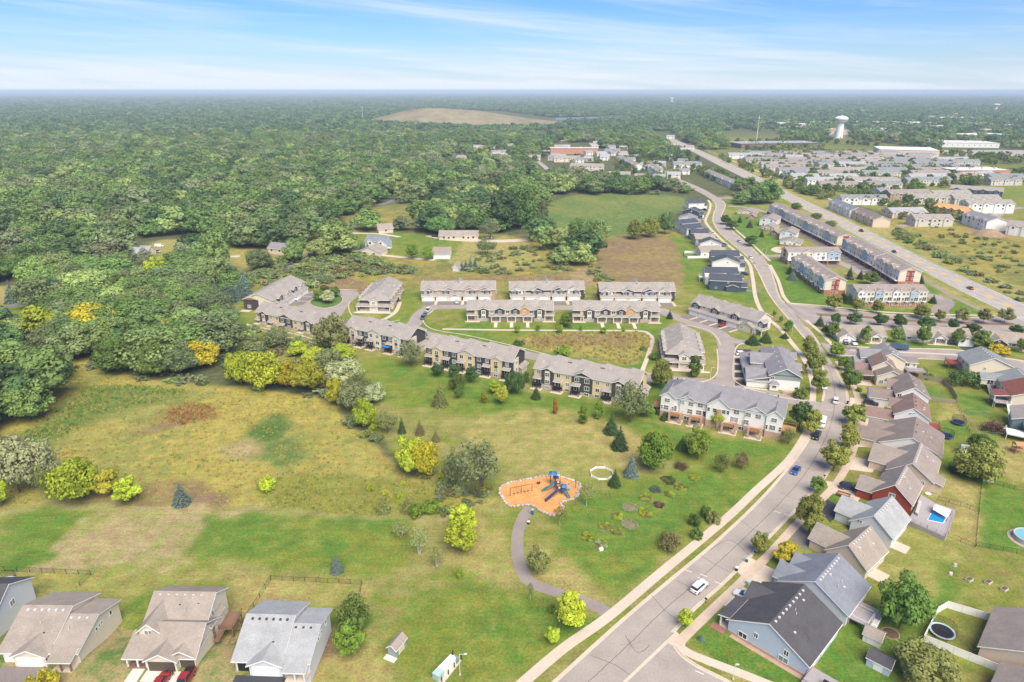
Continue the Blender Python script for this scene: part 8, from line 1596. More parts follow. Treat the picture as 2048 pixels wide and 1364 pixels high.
def playset():
 t = thing('play_structure', 'blue play structure with wavy slides, stairs and roofs', 'playground', G(1118,986),0)
 for x in (-.7,.7):
  for y in (-.7,.7): MB().tube((x, y, 0),(x, y, 3.0),.07).build('post', PD, t)
 for x in (-1.4,.0):
  for y in (3.4,4.8): MB().tube((x - .7, y, 0),(x - .7, y, 3.6),.07).build('post', PD, t)
 for y0, z in ((-.75,1.6),(1.2,2.0),(3.35,2.3)): MB().box(-.75 - (.6 if y0 > 3 else .3 if y0 > 1 else 0),.75 - (.6 if y0 > 3 else .3 if y0 > 1 else 0), y0, y0 + 1.5, z - .08, z).build('platform', PD, t)
 for x in (-1.0,.4):
  for y in (1.25,2.65): MB().tube((x, y, 0),(x, y, 2.9),.06).build('post', PD, t)
 for cx, cy, z, w in ((-1.4,4.1,3.5,1.05),(1.2,-.3,2.4,.75)):
  m = MB(); m.v += [(cx - w, cy - w, z),(cx + w, cy - w, z),(cx + w, cy + w, z),(cx - w, cy + w, z),(cx, cy, z + .75)]; m.f += [(0,1,4),(1,2,4),(2,3,4),(3,0,4),(3,2,1,0)]; m.build('roof', PB_, t)
 for x, y in ((.6,-.9),(1.8,-.9),(.6,.3),(1.8,.3)): MB().tube((x, y, 0),(x, y, 2.4),.06).build('post', PD, t)
 MB().box(.5,1.9,-1.0,.4,1.2,1.28).build('platform', PB_, t)
 slide(MB(),[(-.9 - 3.6 * k / 10,1.6 - 1.2 * k / 10 + .25 * math.sin(k * .9),2.0 * (1 - k / 10) ** .8 + .12 + .1 * math.sin(k * 1.3),-.35,.9) for k in range(11)]).build('slide', PT, t)
 slide(MB(),[(1.6 + .9 * k / 6,-1.0 - 1.6 * k / 6,1.2 * (1 - k / 6) + .12,.87,.5) for k in range(7)]).build('slide', PT, t)
 st = MB()
 for i in range(8): st.box(-1.0 - .42 * i, -.55 - .42 * i, -1.9 - .34 * i, -.7 - .34 * i, 1.45 - .19 * i, 1.55 - .19 * i)
 st.build('stairs', PD, t)
 for s_ in (0,1): MB().tube((-.8,-.7 - 1.2 * s_, 2.4),(-4.2,-3.3 - 1.2 * s_, .9),.05).build('handrail', PD, t)
 for x, y, z in ((-.2,1.1,2.6),(0,-.76,2.1)): MB().tube((x, y, z),(x, y + .08, z),.3,.3,10).build('round_panel', mat('play_cream', (.65,.55,.30),.5,0), t)
 for x in (2.6,4.6): MB().tube((x, 1.0 + (x - 2.6) * .6,0),(x, 1.0 + (x - 2.6) * .6,2.4),.06).build('post', DARKM, t)
 MB().tube((2.6,1.0,2.35),(4.6,2.2,2.35),.05).build('overhead_bar', DARKM, t); MB().box(2.0,3.2,.7,.78,.9,1.9).build('side_panel', mat('play_grey', (.4,.42,.45),.5,0), t)
playset()
sr = thing('spring_rider', 'small dark spring rider on the orange mulch', 'spring rider', G(1077,969)); MB().tube((0,0,0),(0,0,.4),.12,.1,8).build('spring', DARKM, sr); MB().box(-.5,.5,-.15,.15,.4,.75).box(.2,.4,-.3,.3,.75,.85).build('rider', PD, sr)
def bin_(label, px, py, col, name='litter_bin', h=1.05, lid=None):
 t = thing(name, label, 'bin', G(px, py)); MB().lathe([(0,0),(.27,0),(.33, h * .9),(0, h * .9)],10).build('bucket', mat('bin_' + col, {'blue': (.02,.10,.28), 'green': (.02,.10,.05), 'black': (.025,.025,.03)}[col],.6,0), t); MB().lathe([(.36, h * .9),(.36, h),(0, h + .06)],10).build('lid', lid or mat('bin_lid', (.25,.5,.6),.5,0), t)
bin_('blue litter bin beside the path at the playground', 1065,1029, 'blue', h=1.5); bin_('small black and white bin by the park path', 1057,1048, 'black', h=.8, lid=TRIM); bin_('green wheeled bin at the kerb near the blue-grey roofed house', 1493,1124, 'green', 'wheeled_bin'); bin_('black bin with pale lid at the drive kerb', 1473,1142, 'black', 'wheeled_bin', lid=TRIM); bin_('black bin at the kerb by the copper-roofed house', 1695,808, 'black', 'wheeled_bin', lid=DARKM)
def ringfence():
 c = G(1203,949); t = thing('ring_fence', 'low white eight-sided fence ring on the lawn', 'fence', c); r = 3.3
 for k in range(8):
  a0, a1 = k * math.pi / 4 + .4,(k + 1) * math.pi / 4 + .4; mb = MB(); p, q = (r * math.cos(a0), r * math.sin(a0)),(r * math.cos(a1), r * math.sin(a1)); mb.slab(resample([p, q],2), resample([(p[0] * .97, p[1] * .97),(q[0] * .97, q[1] * .97)],2),.12,.75); mb.build('panel', TRIM, t)
  MB().tube((*p, 0),(*p, .85),.07).build('post', TRIM, t)
ringfence()
SOIL = mat('garden_soil', (.13,.085,.055),.95,.3,2); SOILP = mat('dry_garden_soil', (.19,.17,.09),.95,.3,2)
def garden(label, zx, zy, rx, ry, kind):
 px, py = 1140 + zx * .2233,920 + zy * .2233; x, y = G(px, py); k = .2233 * (y * .936 + 35) / FPX; a, b = rx * k, ry * k * 2.0; t = thing('garden_plot', label, 'garden plot', (x, y),.45, 'garden plots on the park lawn'); r = random.Random(int(zx))
 MB().lathe([(1,-.02),(.96,.07),(.5,.1),(0,.11)],16).build('soil', SOILP if kind in ('bare', 'gold') else SOIL, t).scale = (a, b, 1)
 def plant(u, v, s, c):
  o = link('plant', CROWN['shrub'][r.randrange(3)], t, (u, v, .03), r.uniform(0,6)); o.scale = (s * 1.2, s * 1.2, s); o.color = (*PAL[c],1) if isinstance(c, str) else (*c, 1)
 if kind == 'bare':
  for i in range(26): q = i * 6.283 / 26; plant(a * math.cos(q), b * math.sin(q), r.uniform(.45,.6),(.34,.42,.22))
 else:
  cs = {'gold': ['olive', 'lime', (.36,.33,.09), 'fresh'], 'green': [(.14,.22,.12),(.12,.2,.1)], 'plum': [(.2,.12,.14), 'plum', 'orange'], 'lime': ['lime', 'yellow', 'fresh'], 'mixed': ['fresh', 'lime', 'dark', 'yellow'], 'pale': [(.42,.46,.36), 'fresh', 'lime'], 'dark': ['dark', 'brownish']}[kind]
  for i in range(int(12 + a * b * 7)): q, d = r.uniform(0,6.28), math.sqrt(r.random()) * .92; plant(a * d * math.cos(q), b * d * math.sin(q), r.uniform(.5,.95), r.choice(cs))
 return t
for q in [('dark fenced garden plot at the top of the rows', 885,185,62,38, 'dark'),('yellow flower plot at the upper right of the rows', 1108,165,45,28, 'lime'),('golden flower plot below the dark fenced one', 990,245,58,30, 'gold'),('dull blue-green cabbage plot in the upper rows', 770,270,52,30, 'green'),('small olive plot between golden and plum plots', 895,310,38,26, 'gold'),('wide mottled gold plot above the bordered bare plot', 680,345,64,30, 'gold'),('plum brown flower plot in the middle rows', 790,400,46,26, 'plum'),('bare soil plot with pale border, upper of two', 535,430,66,34, 'bare'),('lush lime green plot beside the bare plots', 670,480,52,36, 'lime'),('faint gold plot left of the bare plots', 420,510,52,26, 'gold'),('bare soil plot with pale border, lower of two', 530,580,66,38, 'bare'),('gold and rust flower plot in the lower rows', 305,600,58,32, 'gold'),('low yellow plot in the lower rows', 425,645,48,26, 'gold'),('dark soil plot with bright shrubs at the lower left end', 160,690,56,38, 'mixed'),('pale flowered plot with white box at the bottom end', 278,755,48,34, 'pale')]: garden(*q)
wb = thing('planter_box', 'small white box standing at the bottom garden plot', 'box', G(1202,1100),.4); MB().box(-.5,.5,-.3,.3,0,.5).box(-.42,.42,-.22,.22,.5,.56).build('box', TRIM, wb)
# ------------------------------------------------------------ sheds and utility yard
def shed(label, a, b, depth, e, rise, roof, wall, ridge='y', door='S'):
 h = Bld('shed', label, a, b, 0, 'shed', None); L = h.L; h.walls(0, L, 0, depth, e, wall, -.05, ridge, rise); h.gable(0, L, 0, depth, e, rise, ridge, roof, .2); h.door(L / 2,-.01,.05, min(1.3, L * .5),1.7, 'S', TRIM) if door == 'S' else h.door(L, depth / 2,.05,1.4,1.7, 'E', mat('cream_door', (.66,.54,.40),.7)); h.win(L * .3,0,1.2,.35,.35, style='') if door == 'S' and ridge == 'x' else None; return h
s1 = shed('small sage shed with pinkish roof alone on the bottom lawn', (776,1309),(793,1316),3.4,2.0,.8, R_TAN, W_SAGE, 'y', 'E'); MB().box(-.2, s1.L + .2,-1.2,-.1,0,.12).build('pallet', TRIM, s1.root)
shed('white shed with grey roof under the big yard tree', (1724,1281),(1759,1297),2.8,1.9,.9, R_TAN, W_WHITE, 'x'); shed('pale blue shed with dark roof at the lower right lawn', (1731,1330),(1777,1354),3.0,2.0,1.0, R_DARK, W_BLUE, 'x'); shed('low shed with slate roof under the yard trees', (1966,962),(1987,966),2.6,1.8,.7, R_SLATE, W_WHITE, 'x'); shed('small grey play hut behind the yard trees', (1922,906),(1936,908),2.0,1.8,.6, R_LIGHT, W_GREY, 'x')
pad('utility_pad', zp([(760,710),(1060,400),(1165,480),(940,767),(900,800)],750,1250,.1486), CONC, .12)
def cabinet(label, px, py, rz, sx, sy, sz, m, name):
 t = thing(name, label, 'cabinet', (*G(px, py),.12), rz); MB().box(-sx/2, sx/2,-sy/2, sy/2,0, sz).build('body', m, t); MB().box(-sx/2 - .06, sx/2 + .06,-sy/2 - .06, sy/2 + .06, sz, sz + .1).build('lid', m, t); MB().box(-sx/2 + .15,-.03,-sy/2 - .03,-sy/2,.15, sz - .15).box(.03, sx/2 - .15,-sy/2 - .03,-sy/2,.15, sz - .15).build('door', m, t); return t
ua = hd((874,1350),(905,1318)); cabinet('large white generator cabinet on the concrete pad', 895,1338, ua, 3.4,1.2,1.5, TRIM, 'generator_cabinet'); cabinet('mint green transformer box on the concrete pad', 877,1356, ua, 1.6,1.4,1.3, mat('mint_paint', (.38,.52,.48),.5,.03), 'transformer_box'); cabinet('small green meter box at the top of the concrete pad', 913,1324, ua, .9,.8,.8, mat('dull_green_paint', (.20,.26,.20),.6,.05), 'meter_box')
for i, (x, y) in enumerate([(1048,412),(1162,470),(1070,575),(990,670),(900,767),(785,712),(875,607)]): t = thing('bollard', '%s black bollard clockwise from the top of the utility pad' % ORD[i], 'bollard', (*G(750 + x * .1486,1250 + y * .1486),.05),0, 'black bollards round the utility pad'); MB().tube((0,0,0),(0,0,1.1),.1,.1,8).build('pipe', DARKM, t); MB().lathe([(.1,1.1),(.07,1.16),(0,1.18)],8).build('cap', DARKM, t)
def lamp(label, px, py, yt, arm=0.8):
 X, Y = G(px, py); lo, hi = 1,15
 for _ in range(40):
  m = (lo + hi) / 2
  if proj(X, Y, m)[1] > yt: lo = m
  else: hi = m
 t = thing('street_lamp', label, 'street lamp', (X, Y),0, 'street lamps'); MB().tube((0,0,0),(0,0, lo),.08,.06,8).build('pole', W_STEEL, t); MB().tube((0,0, lo - .1),(arm, 0, lo),.04).build('arm', W_STEEL, t); MB().box(arm - .1, arm + .5,-.14,.14, lo - .06, lo + .08).build('lamp_head', W_STEEL, t); MB().box(-.15,.15,-.15,.15,0,.3).build('base', CONC, t)
for q in [('street lamp on the corner lawn at the bottom', 1466,1359,1329,.2),('street lamp at the inner bend of the townhouse lane', 1420,760,735,.6),('street lamp beside the cul-de-sac', 630,580,562,.6),('street lamp at the brick row entrance', 1531,510,496,.6),('street lamp by the upper bend', 1424,412,400,.6),('street lamp at the boulevard mouth', 1583,672,650,.6),('thin lamp pole beside the utility pad', 920,1350,1308,.9),('street lamp on the upper street lawn', 1523,512,498,.5)]: lamp(*q)
def mailbox(label, px, py): t = thing('mailbox', label, 'mailbox', G(px, py),.7, 'mailboxes'); MB().box(-.05,.05,-.05,.05,0,1.0).build('post', DARKM, t); MB().box(-.12,.12,-.28,.28,1.0,1.28).build('box', DARKM, t)
for q in [('black mailbox at the corner house kerb', 1411,1206),('black mailbox by the tree grate near the bottom', 1509,1112),('black mailbox opposite the park path mouth', 1600,1020),('mailbox at the kerb by the navy car', 1648,958)]: mailbox(*q)
gb = thing('utility_box', 'small pale green utility box on the strip between two drives', 'box', G(1496,1168),.5); MB().box(-.35,.35,-.3,.3,0,.75).box(-.4,.4,-.35,.35,.75,.82).build('box', mat('mint_paint', (.38,.52,.48),.5,.03), gb)
for m, q in [(CONC_NEW, [(1425,1210),(1470,1166),(1520,1190),(1470,1222),(1438,1206)]),(CONC, [(1472,1142),(1502,1116),(1570,1150),(1535,1182),(1500,1166)]),(ASPH_MID, [(1572,1070),(1596,1050),(1640,1075),(1610,1100)]),(ASPH_DARK, [(1632,1012),(1648,995),(1690,1020),(1660,1045)]),(CONC, [(1652,962),(1672,965),(1730,985),(1715,1003),(1660,985)]),(CONC, [(1690,925),(1700,912),(1755,925),(1745,945),(1690,938)]),(CONC, [(1708,884),(1712,870),(1765,880),(1755,895),(1705,893)]),(BROWNC, [(1714,850),(1716,836),(1765,842),(1765,858),(1714,858)]),(CONC, [(1700,812),(1700,795),(1770,802),(1768,818)]),(CONC, [(1692,768),(1688,755),(1740,760),(1745,772)])]: pad('driveway', q, m, .03)
# ------------------------------------------------------------ fences
def fence(label, pts, kind='wire', h=1.2, group=None, pitch=2.6):
 W = GP(pts); t = thing('fence', label, 'fence', W[0],0, group); o = np.array(W[0]); P = [tuple(np.array(p) - o) for p in W]; pm = {'wire': DARKM, 'wood': mat('grey_fence_wood', (.30,.24,.19),.85,.2,2), 'white': TRIM, 'green': mat('green_wire', (.22,.32,.22),.6,0)}[kind]
 for a, b in zip(P[:-1], P[1:]):
  L = math.hypot(b[0] - a[0], b[1] - a[1]); n = max(1, round(L / pitch)); ang = math.atan2(b[1] - a[1], b[0] - a[0]); s_ = L / n
  for i in range(n + 1):
   x, y = a[0] + (b[0] - a[0]) * i / n, a[1] + (b[1] - a[1]) * i / n; q = link('post', cached(('fp', kind, h), lambda: MB().box(-.035,.035,-.035,.035,0, h + .05).mesh('post', pm)), t, (x, y, 0), ang)
   if i == n: break
   if kind in ('wire', 'green'):
    def mk():
     mb = MB(); mb.tube((0,0, h),(s_, 0, h),.025, None, 4).tube((0,0,.08),(s_, 0,.08),.015, None, 4); k = int(s_ / .16)
     for j in range(1, k): x_ = s_ * j / k; mb.face([(x_ - .006,0,.08),(x_ + .006,0,.08),(x_ + .006,0, h),(x_ - .006,0, h)])
     for z in (.4,.75,1.05): mb.face([(0,0, z),(s_, 0, z),(s_, 0, z + .012),(0,0, z + .012)])
     return mb.mesh('wire_panel', pm)
    link('wire_panel', cached(('fw', kind, round(s_, 2), h), mk), t, (x, y, 0), ang)
   elif kind == 'wood':
    k = max(2, int(s_ / .22))
    for j in range(k): link('board', cached(('fb', h), lambda: MB().box(.01,.2,-.03,.0,.05, h).mesh('board', pm)), t, (x + math.cos(ang) * s_ * j / k, y + math.sin(ang) * s_ * j / k, 0), ang)
   else: link('panel', cached(('fv', round(s_, 2), h), lambda: MB().box(.06, s_ - .06,-.03,.03,.05, h).box(.0, s_, -.05,.05, h - .12, h).mesh('panel', pm)), t, (x, y, 0), ang)
 return t
fence('black wire fence behind the bottom left ranch house', [(-40,1140),(60,1144),(182,1150),(160,1172)]); fence('black wire fence boxing the yard of the grey-roofed house', [(437,1336),(470,1275),(542,1160),(724,1169),(718,1196)]); fence('white solid fence round the trampoline yard at lower right', [(2000,1346),(1845,1284),(1874,1227),(1893,1216),(1982,1243)], 'white', 1.8)
fence('black wire fence beside the wooden pool deck', [(1875,1000),(1920,1012),(1958,1025)]); fence('black wire fence down the middle of the back yards', [(1963,962),(1957,1020),(1950,1096),(1892,1072)]); fence('black wire fence across the striped green lawn', [(1963,962),(2050,984)]); fence('black wire fence below the striped green lawn', [(1952,1092),(2060,1112)]); fence('weathered board fence curving behind the copper-roofed house', [(1836,757),(1884,766),(1902,782),(1913,801)], 'wood', 1.7); fence('weathered board fence behind the red-brown roofed house', [(1857,801),(1910,808)], 'wood', 1.7); fence('pale green wire fence round the plum shrub yard', [(1979,829),(1932,828),(1954,868),(2050,878)], 'green'); fence('black wire fence from board fence down the yards', [(1912,808),(1926,836),(1945,880)]); fence('white fence round the yard of the low tan-roofed house', [(1401,508),(1370,506),(1368,511),(1375,517),(1425,516)], 'white', 1.6)
# ------------------------------------------------------------ yards: trampolines, pools
def tramp(label, px, py, r, rim, net=True):
 t = thing('trampoline', label, 'trampoline', G(px, py),.3, 'trampolines'); MB().lathe([(0,.78),(r * .84,.78)],20).build('mat', mat('jump_mat', (.02,.02,.028),.8,0), t); MB().lathe([(r * .84,.76),(r * .84,.83),(r, .83),(r, .74),(r * .84,.76)],20).build('rim', rim, t)
 for k in range(6):
  a = k * math.pi / 3; c, s_ = r * math.cos(a), r * math.sin(a); MB().tube((c, s_, 0),(c, s_, .76),.04).build('leg', DARKM, t)
  if net: MB().tube((c, s_, .8),(c * 1.02, s_ * 1.02,2.5),.035).build('net_pole', DARKM, t)
 if net:
  mb = MB()
  for z in (1.1,1.5,1.9,2.3,2.48):
   for k in range(20): a, b = k * math.pi / 10,(k + 1) * math.pi / 10; mb.face([(r * math.cos(a), r * math.sin(a), z),(r * math.cos(b), r * math.sin(b), z),(r * math.cos(b), r * math.sin(b), z + .04),(r * math.cos(a), r * math.sin(a), z + .04)])
  for k in range(60): a = k * math.pi / 30; d = .012; mb.face([(r * math.cos(a - d), r * math.sin(a - d),.85),(r * math.cos(a + d), r * math.sin(a + d),.85),(r * math.cos(a + d), r * math.sin(a + d),2.5),(r * math.cos(a - d), r * math.sin(a - d),2.5)])
  mb.build('net', DARKM, t)
BR = mat('blue_rim', (.03,.13,.42),.5,0); tramp('trampoline with pale rim inside the white fence', 1883,1268,2.3, mat('pale_blue_rim', (.45,.58,.62),.5,0)); tramp('blue-rimmed trampoline, upper of two in the back yards', 1916,848,1.9, BR); tramp('blue-rimmed trampoline, lower of two in the back yards', 1892,875,1.9, BR); tramp('dark netted trampoline under the yard trees', 1912,945,2.0, mat('dark_rim', (.03,.03,.035),.6,0)); tramp('trampoline cut off by the left edge', 12,1172,2.2, mat('pale_blue_rim', (.45,.58,.62),.5,0))
def water_mat(name, col):
 if name in MATS: return MATS[name]
 m, N, L, b = nodes_of(name); b.inputs['Base Color'].default_value = (*col, 1); b.inputs['Roughness'].default_value = .06; n = N.new('ShaderNodeTexNoise'); n.inputs['Scale'].default_value = 3; bp = N.new('ShaderNodeBump'); bp.inputs['Strength'].default_value = .15; L.new(n.outputs[0], bp.inputs['Height']); L.new(bp.outputs[0], b.inputs['Normal']); MATS[name] = m; return m
def pooldeck():
 K = lambda pts, z=1.2: GP(zp(pts, 1780,940,.1674), z); o = np.array(G(1850,1030)); t = thing('pool_deck', 'raised grey pool deck behind the red house', 'deck', tuple(o)); rel = lambda P: [tuple(np.array(q) - o) for q in P]
 P = rel(K([(215,600),(660,800),(690,770),(785,475),(540,395),(375,290),(330,370),(275,500)])); d = MB(); d.prism(P, 1.05,1.2); d.build('deck', DECKG, t)
 sk = MB()
 for a, b in zip(P, P[1:] + P[:1]): sk.face([(*a, 0),(*b, 0),(*b, 1.05),(*a, 1.05)])
 sk.build('skirt', DECKG, t); ct = np.array(rel(K([(560,555)]))[0])
 def rail_(pts, m, nm='railing'):
  Q = rel(K(pts)); mb = MB()
  for a, b in zip(Q[:-1], Q[1:]):
   mb.tube((*a, 2.1),(*b, 2.1),.05, None, 4); mb.tube((*a, 1.6),(*b, 1.6),.035, None, 4); n = max(1, int(math.hypot(b[0] - a[0], b[1] - a[1]) / 1.4))
   for i in range(n + 1): p = (a[0] + (b[0] - a[0]) * i / n, a[1] + (b[1] - a[1]) * i / n); mb.tube((*p, 1.2),(*p, 2.15),.05, None, 4)
  mb.build(nm, m, t)
 rail_([(215,600),(440,700),(660,800),(690,770),(740,620),(785,475)], DECKG); rail_([(785,475),(660,430),(545,392)], WOOD)
 for (x0, x1) in ((300,345),): s_ = rel(K([(300,505),(345,365),(380,375),(335,530)],1.8)); MB().prism(s_, 1.2,1.9).build('stairs', mat('pale_deck', (.5,.47,.45),.8,.1), t)
 w = rel(K([(515,465),(680,555),(640,635),(445,595)],1.3)); p = thing('swimming_pool', 'blue rectangular pool set in the raised grey deck', 'pool', tuple(o)); MB().prism(w, 1.2,1.27).build('coping', TRIM, p); c = np.mean(np.array(w), axis=0); MB().prism([tuple(c + (np.array(q) - c) * .93) for q in w],1.25,1.29).build('water', water_mat('pool_water', (.01,.24,.52)), p)
 s = rel(K([(540,405),(735,490),(690,555),(510,462)],2.6)); sl = thing('shade_sail', 'cream shade sail stretched over the end of the pool', 'shade sail', tuple(o)); m = MB(); zz = (2.6,2.9,2.2,2.4)
 m.face([(*s[i], zz[i]) for i in range(4)]); m.face([(*s[i], zz[i] - .02) for i in (3,2,1,0)]); m.build('canvas', mat('cream_canvas', (.75,.66,.55),.8,.05), sl); [MB().tube((*s[i],1.2),(*s[i], zz[i] + .1),.05).build('post', DARKM, sl) for i in range(4)]
 g = rel(K([(450,310)],1.2))[0]; pt = thing('patio_table', 'round white patio table on the upper pool deck', 'table', (o[0] + g[0], o[1] + g[1],1.2)); MB().lathe([(0,.7),(.7,.7),(.7,.75),(0,.75)],12).build('table_top', TRIM, pt); MB().tube((0,0,0),(0,0,.7),.05).build('leg', DARKM, pt)
pooldeck()
rp = thing('round_pool', 'pale round pool cut off by the right edge', 'pool', G(2058,1080)); MB().lathe([(3.3,0),(3.3,1.2),(3.15,1.25),(3.0,1.2),(3.0,.9)],28).build('wall', mat('pool_wall', (.45,.42,.38),.6,.1), rp); MB().lathe([(3.0,1.02),(0,1.02)],28).build('water', water_mat('pale_pool_water', (.16,.42,.48)), rp); MB().lathe([(4.3,-.01),(4.3,.06),(3.3,.06)],28).build('stone_surround', STONE, rp)
tg = thing('tree_ring', 'dark mulch ring with brick edge under the big yard tree', 'tree ring', G(1781,1267)); MB().lathe([(0,.06),(1.5,.06)],18).build('mulch', SOIL, tg); MB().lathe([(1.5,0),(1.5,.12),(1.65,.12),(1.65,0)],18).build('edging', BRICK_TAN, tg)
for lb, px, py in [('white stone planter first of the lower right lawn row', 1938,1161),('white bench-like planter in the lower right lawn row', 1976,1166),('low wooden planter last of the lower right lawn row', 2008,1180)]: t = thing('planter', lb, 'planter', G(px, py),.5, 'planters on the lower right lawn'); MB().box(-.8,.8,-.5,.5,0,.5).build('box', mat('bleached_wood', (.5,.44,.36),.8,.15), t); MB().box(-.7,.7,-.4,.4,.5,.53).build('soil', SOIL, t)
for i, (px, py) in enumerate([(1909,1131),(1900,1148)]): t = thing('garden_stone', '%s pale stone ornament on the yard grass' % ('upper', 'lower')[i], 'stone', G(px, py)); o = link('stone', BOULD[i], t, (0,0,.3)); o.scale = (1.0,.9,1.1); MB().lathe([(.5,0),(.5,.08),(0,.08)],10).build('base', CONC, t)
gr = thing('grill', 'pair of black grills on the corner house deck', 'grill', (*r1.w2(r1.W + 3.6,-.2),.9), r1.ang); [MB().box(-.6 + k, .3 + k, -.35,.35,.5,1.0).build('grill_box', DARKM, gr) for k in (0,1.2)]; [MB().box(x, x + .08,-.3,.3,0,.5).build('leg', DARKM, gr) for x in (-.5,.15,.7,1.35)]
bc = thing('deck_canopy', 'blue canopy over a deck of the off-white row', 'canopy', (*t7.w2(t7.L * .69,-1.7),1.6), t7.ang); MB().box(-1.8,1.8,-.9,.7,1.25,1.4).build('canvas', mat('bright_blue_canvas', (.02,.20,.50),.7,.05), bc); [MB().tube((x, y, 0),(x, y, 1.3),.05).build('post', DARKM, bc) for x in (-1.7,1.7) for y in (-.8,.6)]
boulders('pale stone terrace wall below the two-storey cream row', smooth(GP([(494,650),(520,656),(560,664),(600,672),(640,684)])),.7,.7,1.3,8, None, 'wall', 'stone_terrace'); boulders('second pale stone line below the cream row terrace', smooth(GP([(500,656),(530,664),(570,674),(634,688)])),.9,.6,1.1,9, None, 'wall', 'stone_terrace')
pc = thing('climbing_frame', 'orange and yellow play frame on the upper street lawn pad', 'playground', G(1563,499)); MB().box(-.8,.8,-.8,.8,1.2,1.3).build('platform', WOOD, pc); [MB().tube((x, y, 0),(x, y, 2.6),.07).build('post', mat('play_yellow', (.6,.35,.03),.5,0), pc) for x in (-.8,.8) for y in (-.8,.8)]; pad('playground_pad', [(1542,500),(1552,494),(1575,495),(1582,503),(1560,506)], CONC, .03, sm=True)
wp = thing('play_tower', 'timber play tower behind the yards at the right edge', 'playground', G(2034,905)); [MB().tube((x, y, 0),(x, y, 2.8),.1).build('post', WOOD, wp) for x in (-1.2,1.2) for y in (-1,1)]; MB().box(-1.3,1.3,-1.1,1.1,1.4,1.5).build('platform', WOOD, wp); mb = MB(); mb.xprism([(-1.3,2.8),(1.3,2.8),(0,3.6)],-1.5,1.5); mb.build('roof', WOOD, wp)
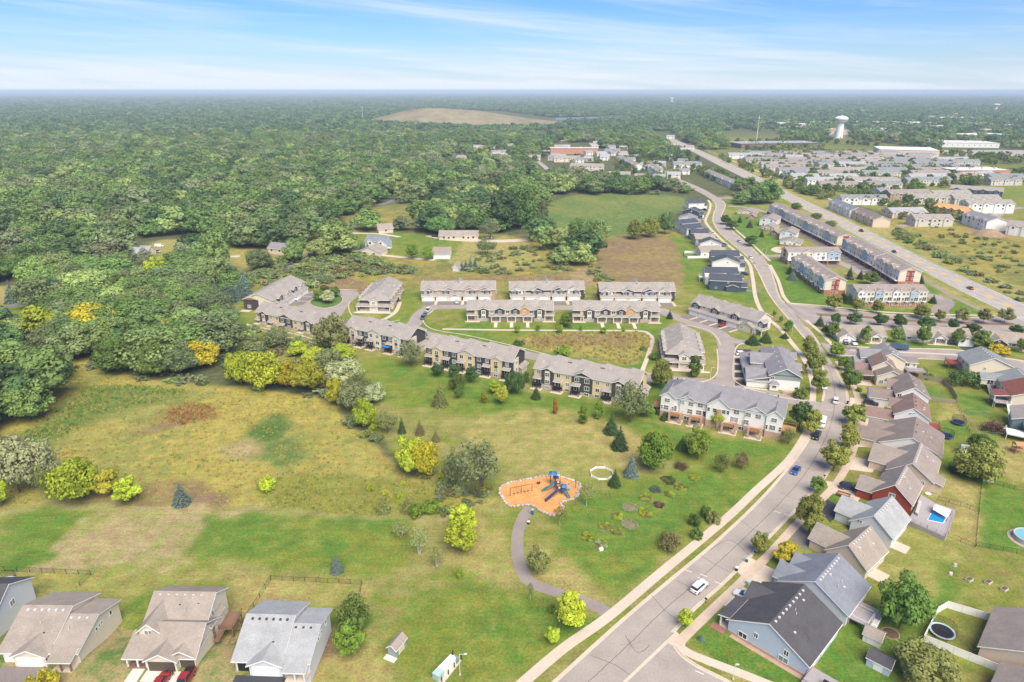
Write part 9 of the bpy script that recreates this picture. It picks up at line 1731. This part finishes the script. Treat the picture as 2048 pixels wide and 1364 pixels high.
# ------------------------------------------------------------ two people by the red cars
def person(label, px, py, face, top, legs, pose):
 t = thing('person', label, 'person', (*G(px, py, BANK), BANK + .03), face)
 J = {'pel': (0,0,.95), 'che': (0,.02 + pose * .05,1.28), 'neck': (0,.02 + pose * .1,1.47), 'kL': (-.11,.03,.5), 'fL': (-.12,-.02,.08), 'toL': (-.13,.16,.03), 'kR': (.11,.05,.5), 'fR': (.14,-.04,.08), 'toR': (.15,.14,.03), 'hL': (-.1,0,.9), 'hR': (.1,0,.9), 'sL': (-.19,.02 + pose * .08,1.4), 'eL': (-.27,.02,1.14), 'wL': (-.24,.16 + pose * .1,.95), 'sR': (.19,.02 + pose * .08,1.4), 'eR': (.28,.04,1.14), 'wR': (.22,.2 + pose * .1,1.0), 'nt': (0,.03 + pose * .12,1.53)}
 Rr = {'pel': .13, 'che': .145, 'neck': .07, 'kL': .065, 'fL': .045, 'toL': .04, 'kR': .065, 'fR': .045, 'toR': .04, 'hL': .095, 'hR': .095, 'sL': .065, 'eL': .045, 'wL': .035, 'sR': .065, 'eR': .045, 'wR': .035, 'nt': .055}
 E = [('pel', 'che'),('che', 'neck'),('neck', 'nt'),('pel', 'hL'),('hL', 'kL'),('kL', 'fL'),('fL', 'toL'),('pel', 'hR'),('hR', 'kR'),('kR', 'fR'),('fR', 'toR'),('che', 'sL'),('sL', 'eL'),('eL', 'wL'),('che', 'sR'),('sR', 'eR'),('eR', 'wR')]
 K = list(J); V = [J[k] for k in K]; ed = [(K.index(a), K.index(b)) for a, b in E]; rad = [Rr[k] for k in K]
 for sd, w, e in ((-1, 'wL', 'eL'),(1, 'wR', 'eR')):     # fingers and thumb
  a = Vector(J[w]); d = (a - Vector(J[e])).normalized(); palm = len(V); V.append(tuple(a + d * .07)); rad.append(.034); ed.append((K.index(w), palm))
  for k, (o, ln) in enumerate(((-.03,.075),(-.01,.085),(.01,.08),(.03,.065))): i = len(V); V += [tuple(a + d * .09 + Vector((o * .9,0,0))), tuple(a + d * (.09 + ln * .6) + Vector((o, .01,-.01))), tuple(a + d * (.09 + ln) + Vector((o, .02,-.02)))]; rad += [.01,.009,.008]; ed += [(palm, i),(i, i + 1),(i + 1, i + 2)]
  i = len(V); V += [tuple(a + d * .05 + Vector((-sd * .045,.02,0))), tuple(a + d * .09 + Vector((-sd * .055,.03,0)))]; rad += [.011,.009]; ed += [(palm, i),(i, i + 1)]
 me = bpy.data.meshes.new('body'); me.from_pydata(V, ed, []); me.update(); o = link('body', me, t); sk = o.modifiers.new('skin', 'SKIN'); sk.use_smooth_shade = True
 for i, v in enumerate(me.skin_vertices[0].data): v.radius = (rad[i], rad[i] * .85); v.use_root = i == 0
 o.modifiers.new('sub', 'SUBSURF').levels = 1
 m, N, L, b = nodes_of('clothes_' + label[:8]); tc = N.new('ShaderNodeTexCoord'); sp = N.new('ShaderNodeSeparateXYZ'); L.new(tc.outputs['Object'], sp.inputs[0])
 def step(z): n = N.new('ShaderNodeMath'); n.operation = 'GREATER_THAN'; n.inputs[1].default_value = z; L.new(sp.outputs[2], n.inputs[0]); return n.outputs[0]
 def mixc(f, a, c): n = N.new('ShaderNodeMixRGB'); L.new(f, n.inputs[0]); (L.new(a, n.inputs[1]) if not isinstance(a, tuple) else setattr(n.inputs[1], 'default_value', a)); n.inputs[2].default_value = c; return n.outputs[0]
 c = mixc(step(.1),(.03,.03,.03,1),(*legs, 1)); c = mixc(step(.98), c, (*top, 1)); c = mixc(step(1.46), c, (.42,.25,.18,1)); L.new(c, b.inputs['Base Color']); b.inputs['Roughness'].default_value = .85; me.materials.append(m)
 hy = J['nt'][1] + .02; hm = MB().lathe([(.0,1.49),(.05,1.5),(.072,1.55),(.082,1.62),(.08,1.68),(.055,1.735),(0,1.75)],12,(0, hy),1.15); hd_ = hm.build('head', mat('skin', (.42,.25,.18),.6,0), t, smooth_=True)
 MB().tube((0, hy + .085,1.63),(0, hy + .115,1.605),.012,.016,5).build('nose', MATS['skin'], hd_); [MB().tube((x, hy + .08,1.645),(x, hy + .095,1.645),.011).build('eye', DARKM, hd_) for x in (-.03,.03)]; MB().box(-.025,.025, hy + .08, hy + .094,1.562,1.572).build('mouth', mat('lips', (.3,.1,.09),.6,0), hd_); [MB().box(x - .008, x + .008, hy - .02, hy + .02,1.6,1.65).build('ear', MATS['skin'], hd_) for x in (-.085,.085)]
 MB().lathe([(.088,1.63),(.09,1.69),(.062,1.75),(0,1.77)],12,(0, hy - .018),1.15).build('hair', mat('dark_hair', (.02,.015,.012),.7,0), t, smooth_=True); return t
person('person in black leaning by the red car on the dark drive', 336,1350,2.6,(.02,.02,.022),(.03,.03,.035),.8); person('person in dark clothes standing between the two red vehicles', 347,1351,1.2,(.022,.022,.025),(.025,.025,.03),.1)
# ------------------------------------------------------------ haze
def build_haze():
 m = bpy.data.materials.new('haze_air'); m.use_nodes = True; N, L = m.node_tree.nodes, m.node_tree.links; N.clear()
 o = N.new('ShaderNodeOutputMaterial'); v = N.new('ShaderNodeVolumePrincipled')
 v.inputs['Color'].default_value = (0.70,0.84,1.0,1); v.inputs['Density'].default_value = HAZE; v.inputs['Anisotropy'].default_value = -0.1
 L.new(v.outputs[0], o.inputs['Volume'])
 b = MB().box(-62000,62000,-62000,62000,-1.5,104.0).build('haze', m); tag(b, 'pale bluish haze lying over the whole landscape', 'haze', None, 'stuff')
HAZE = 0.000105
build_haze()
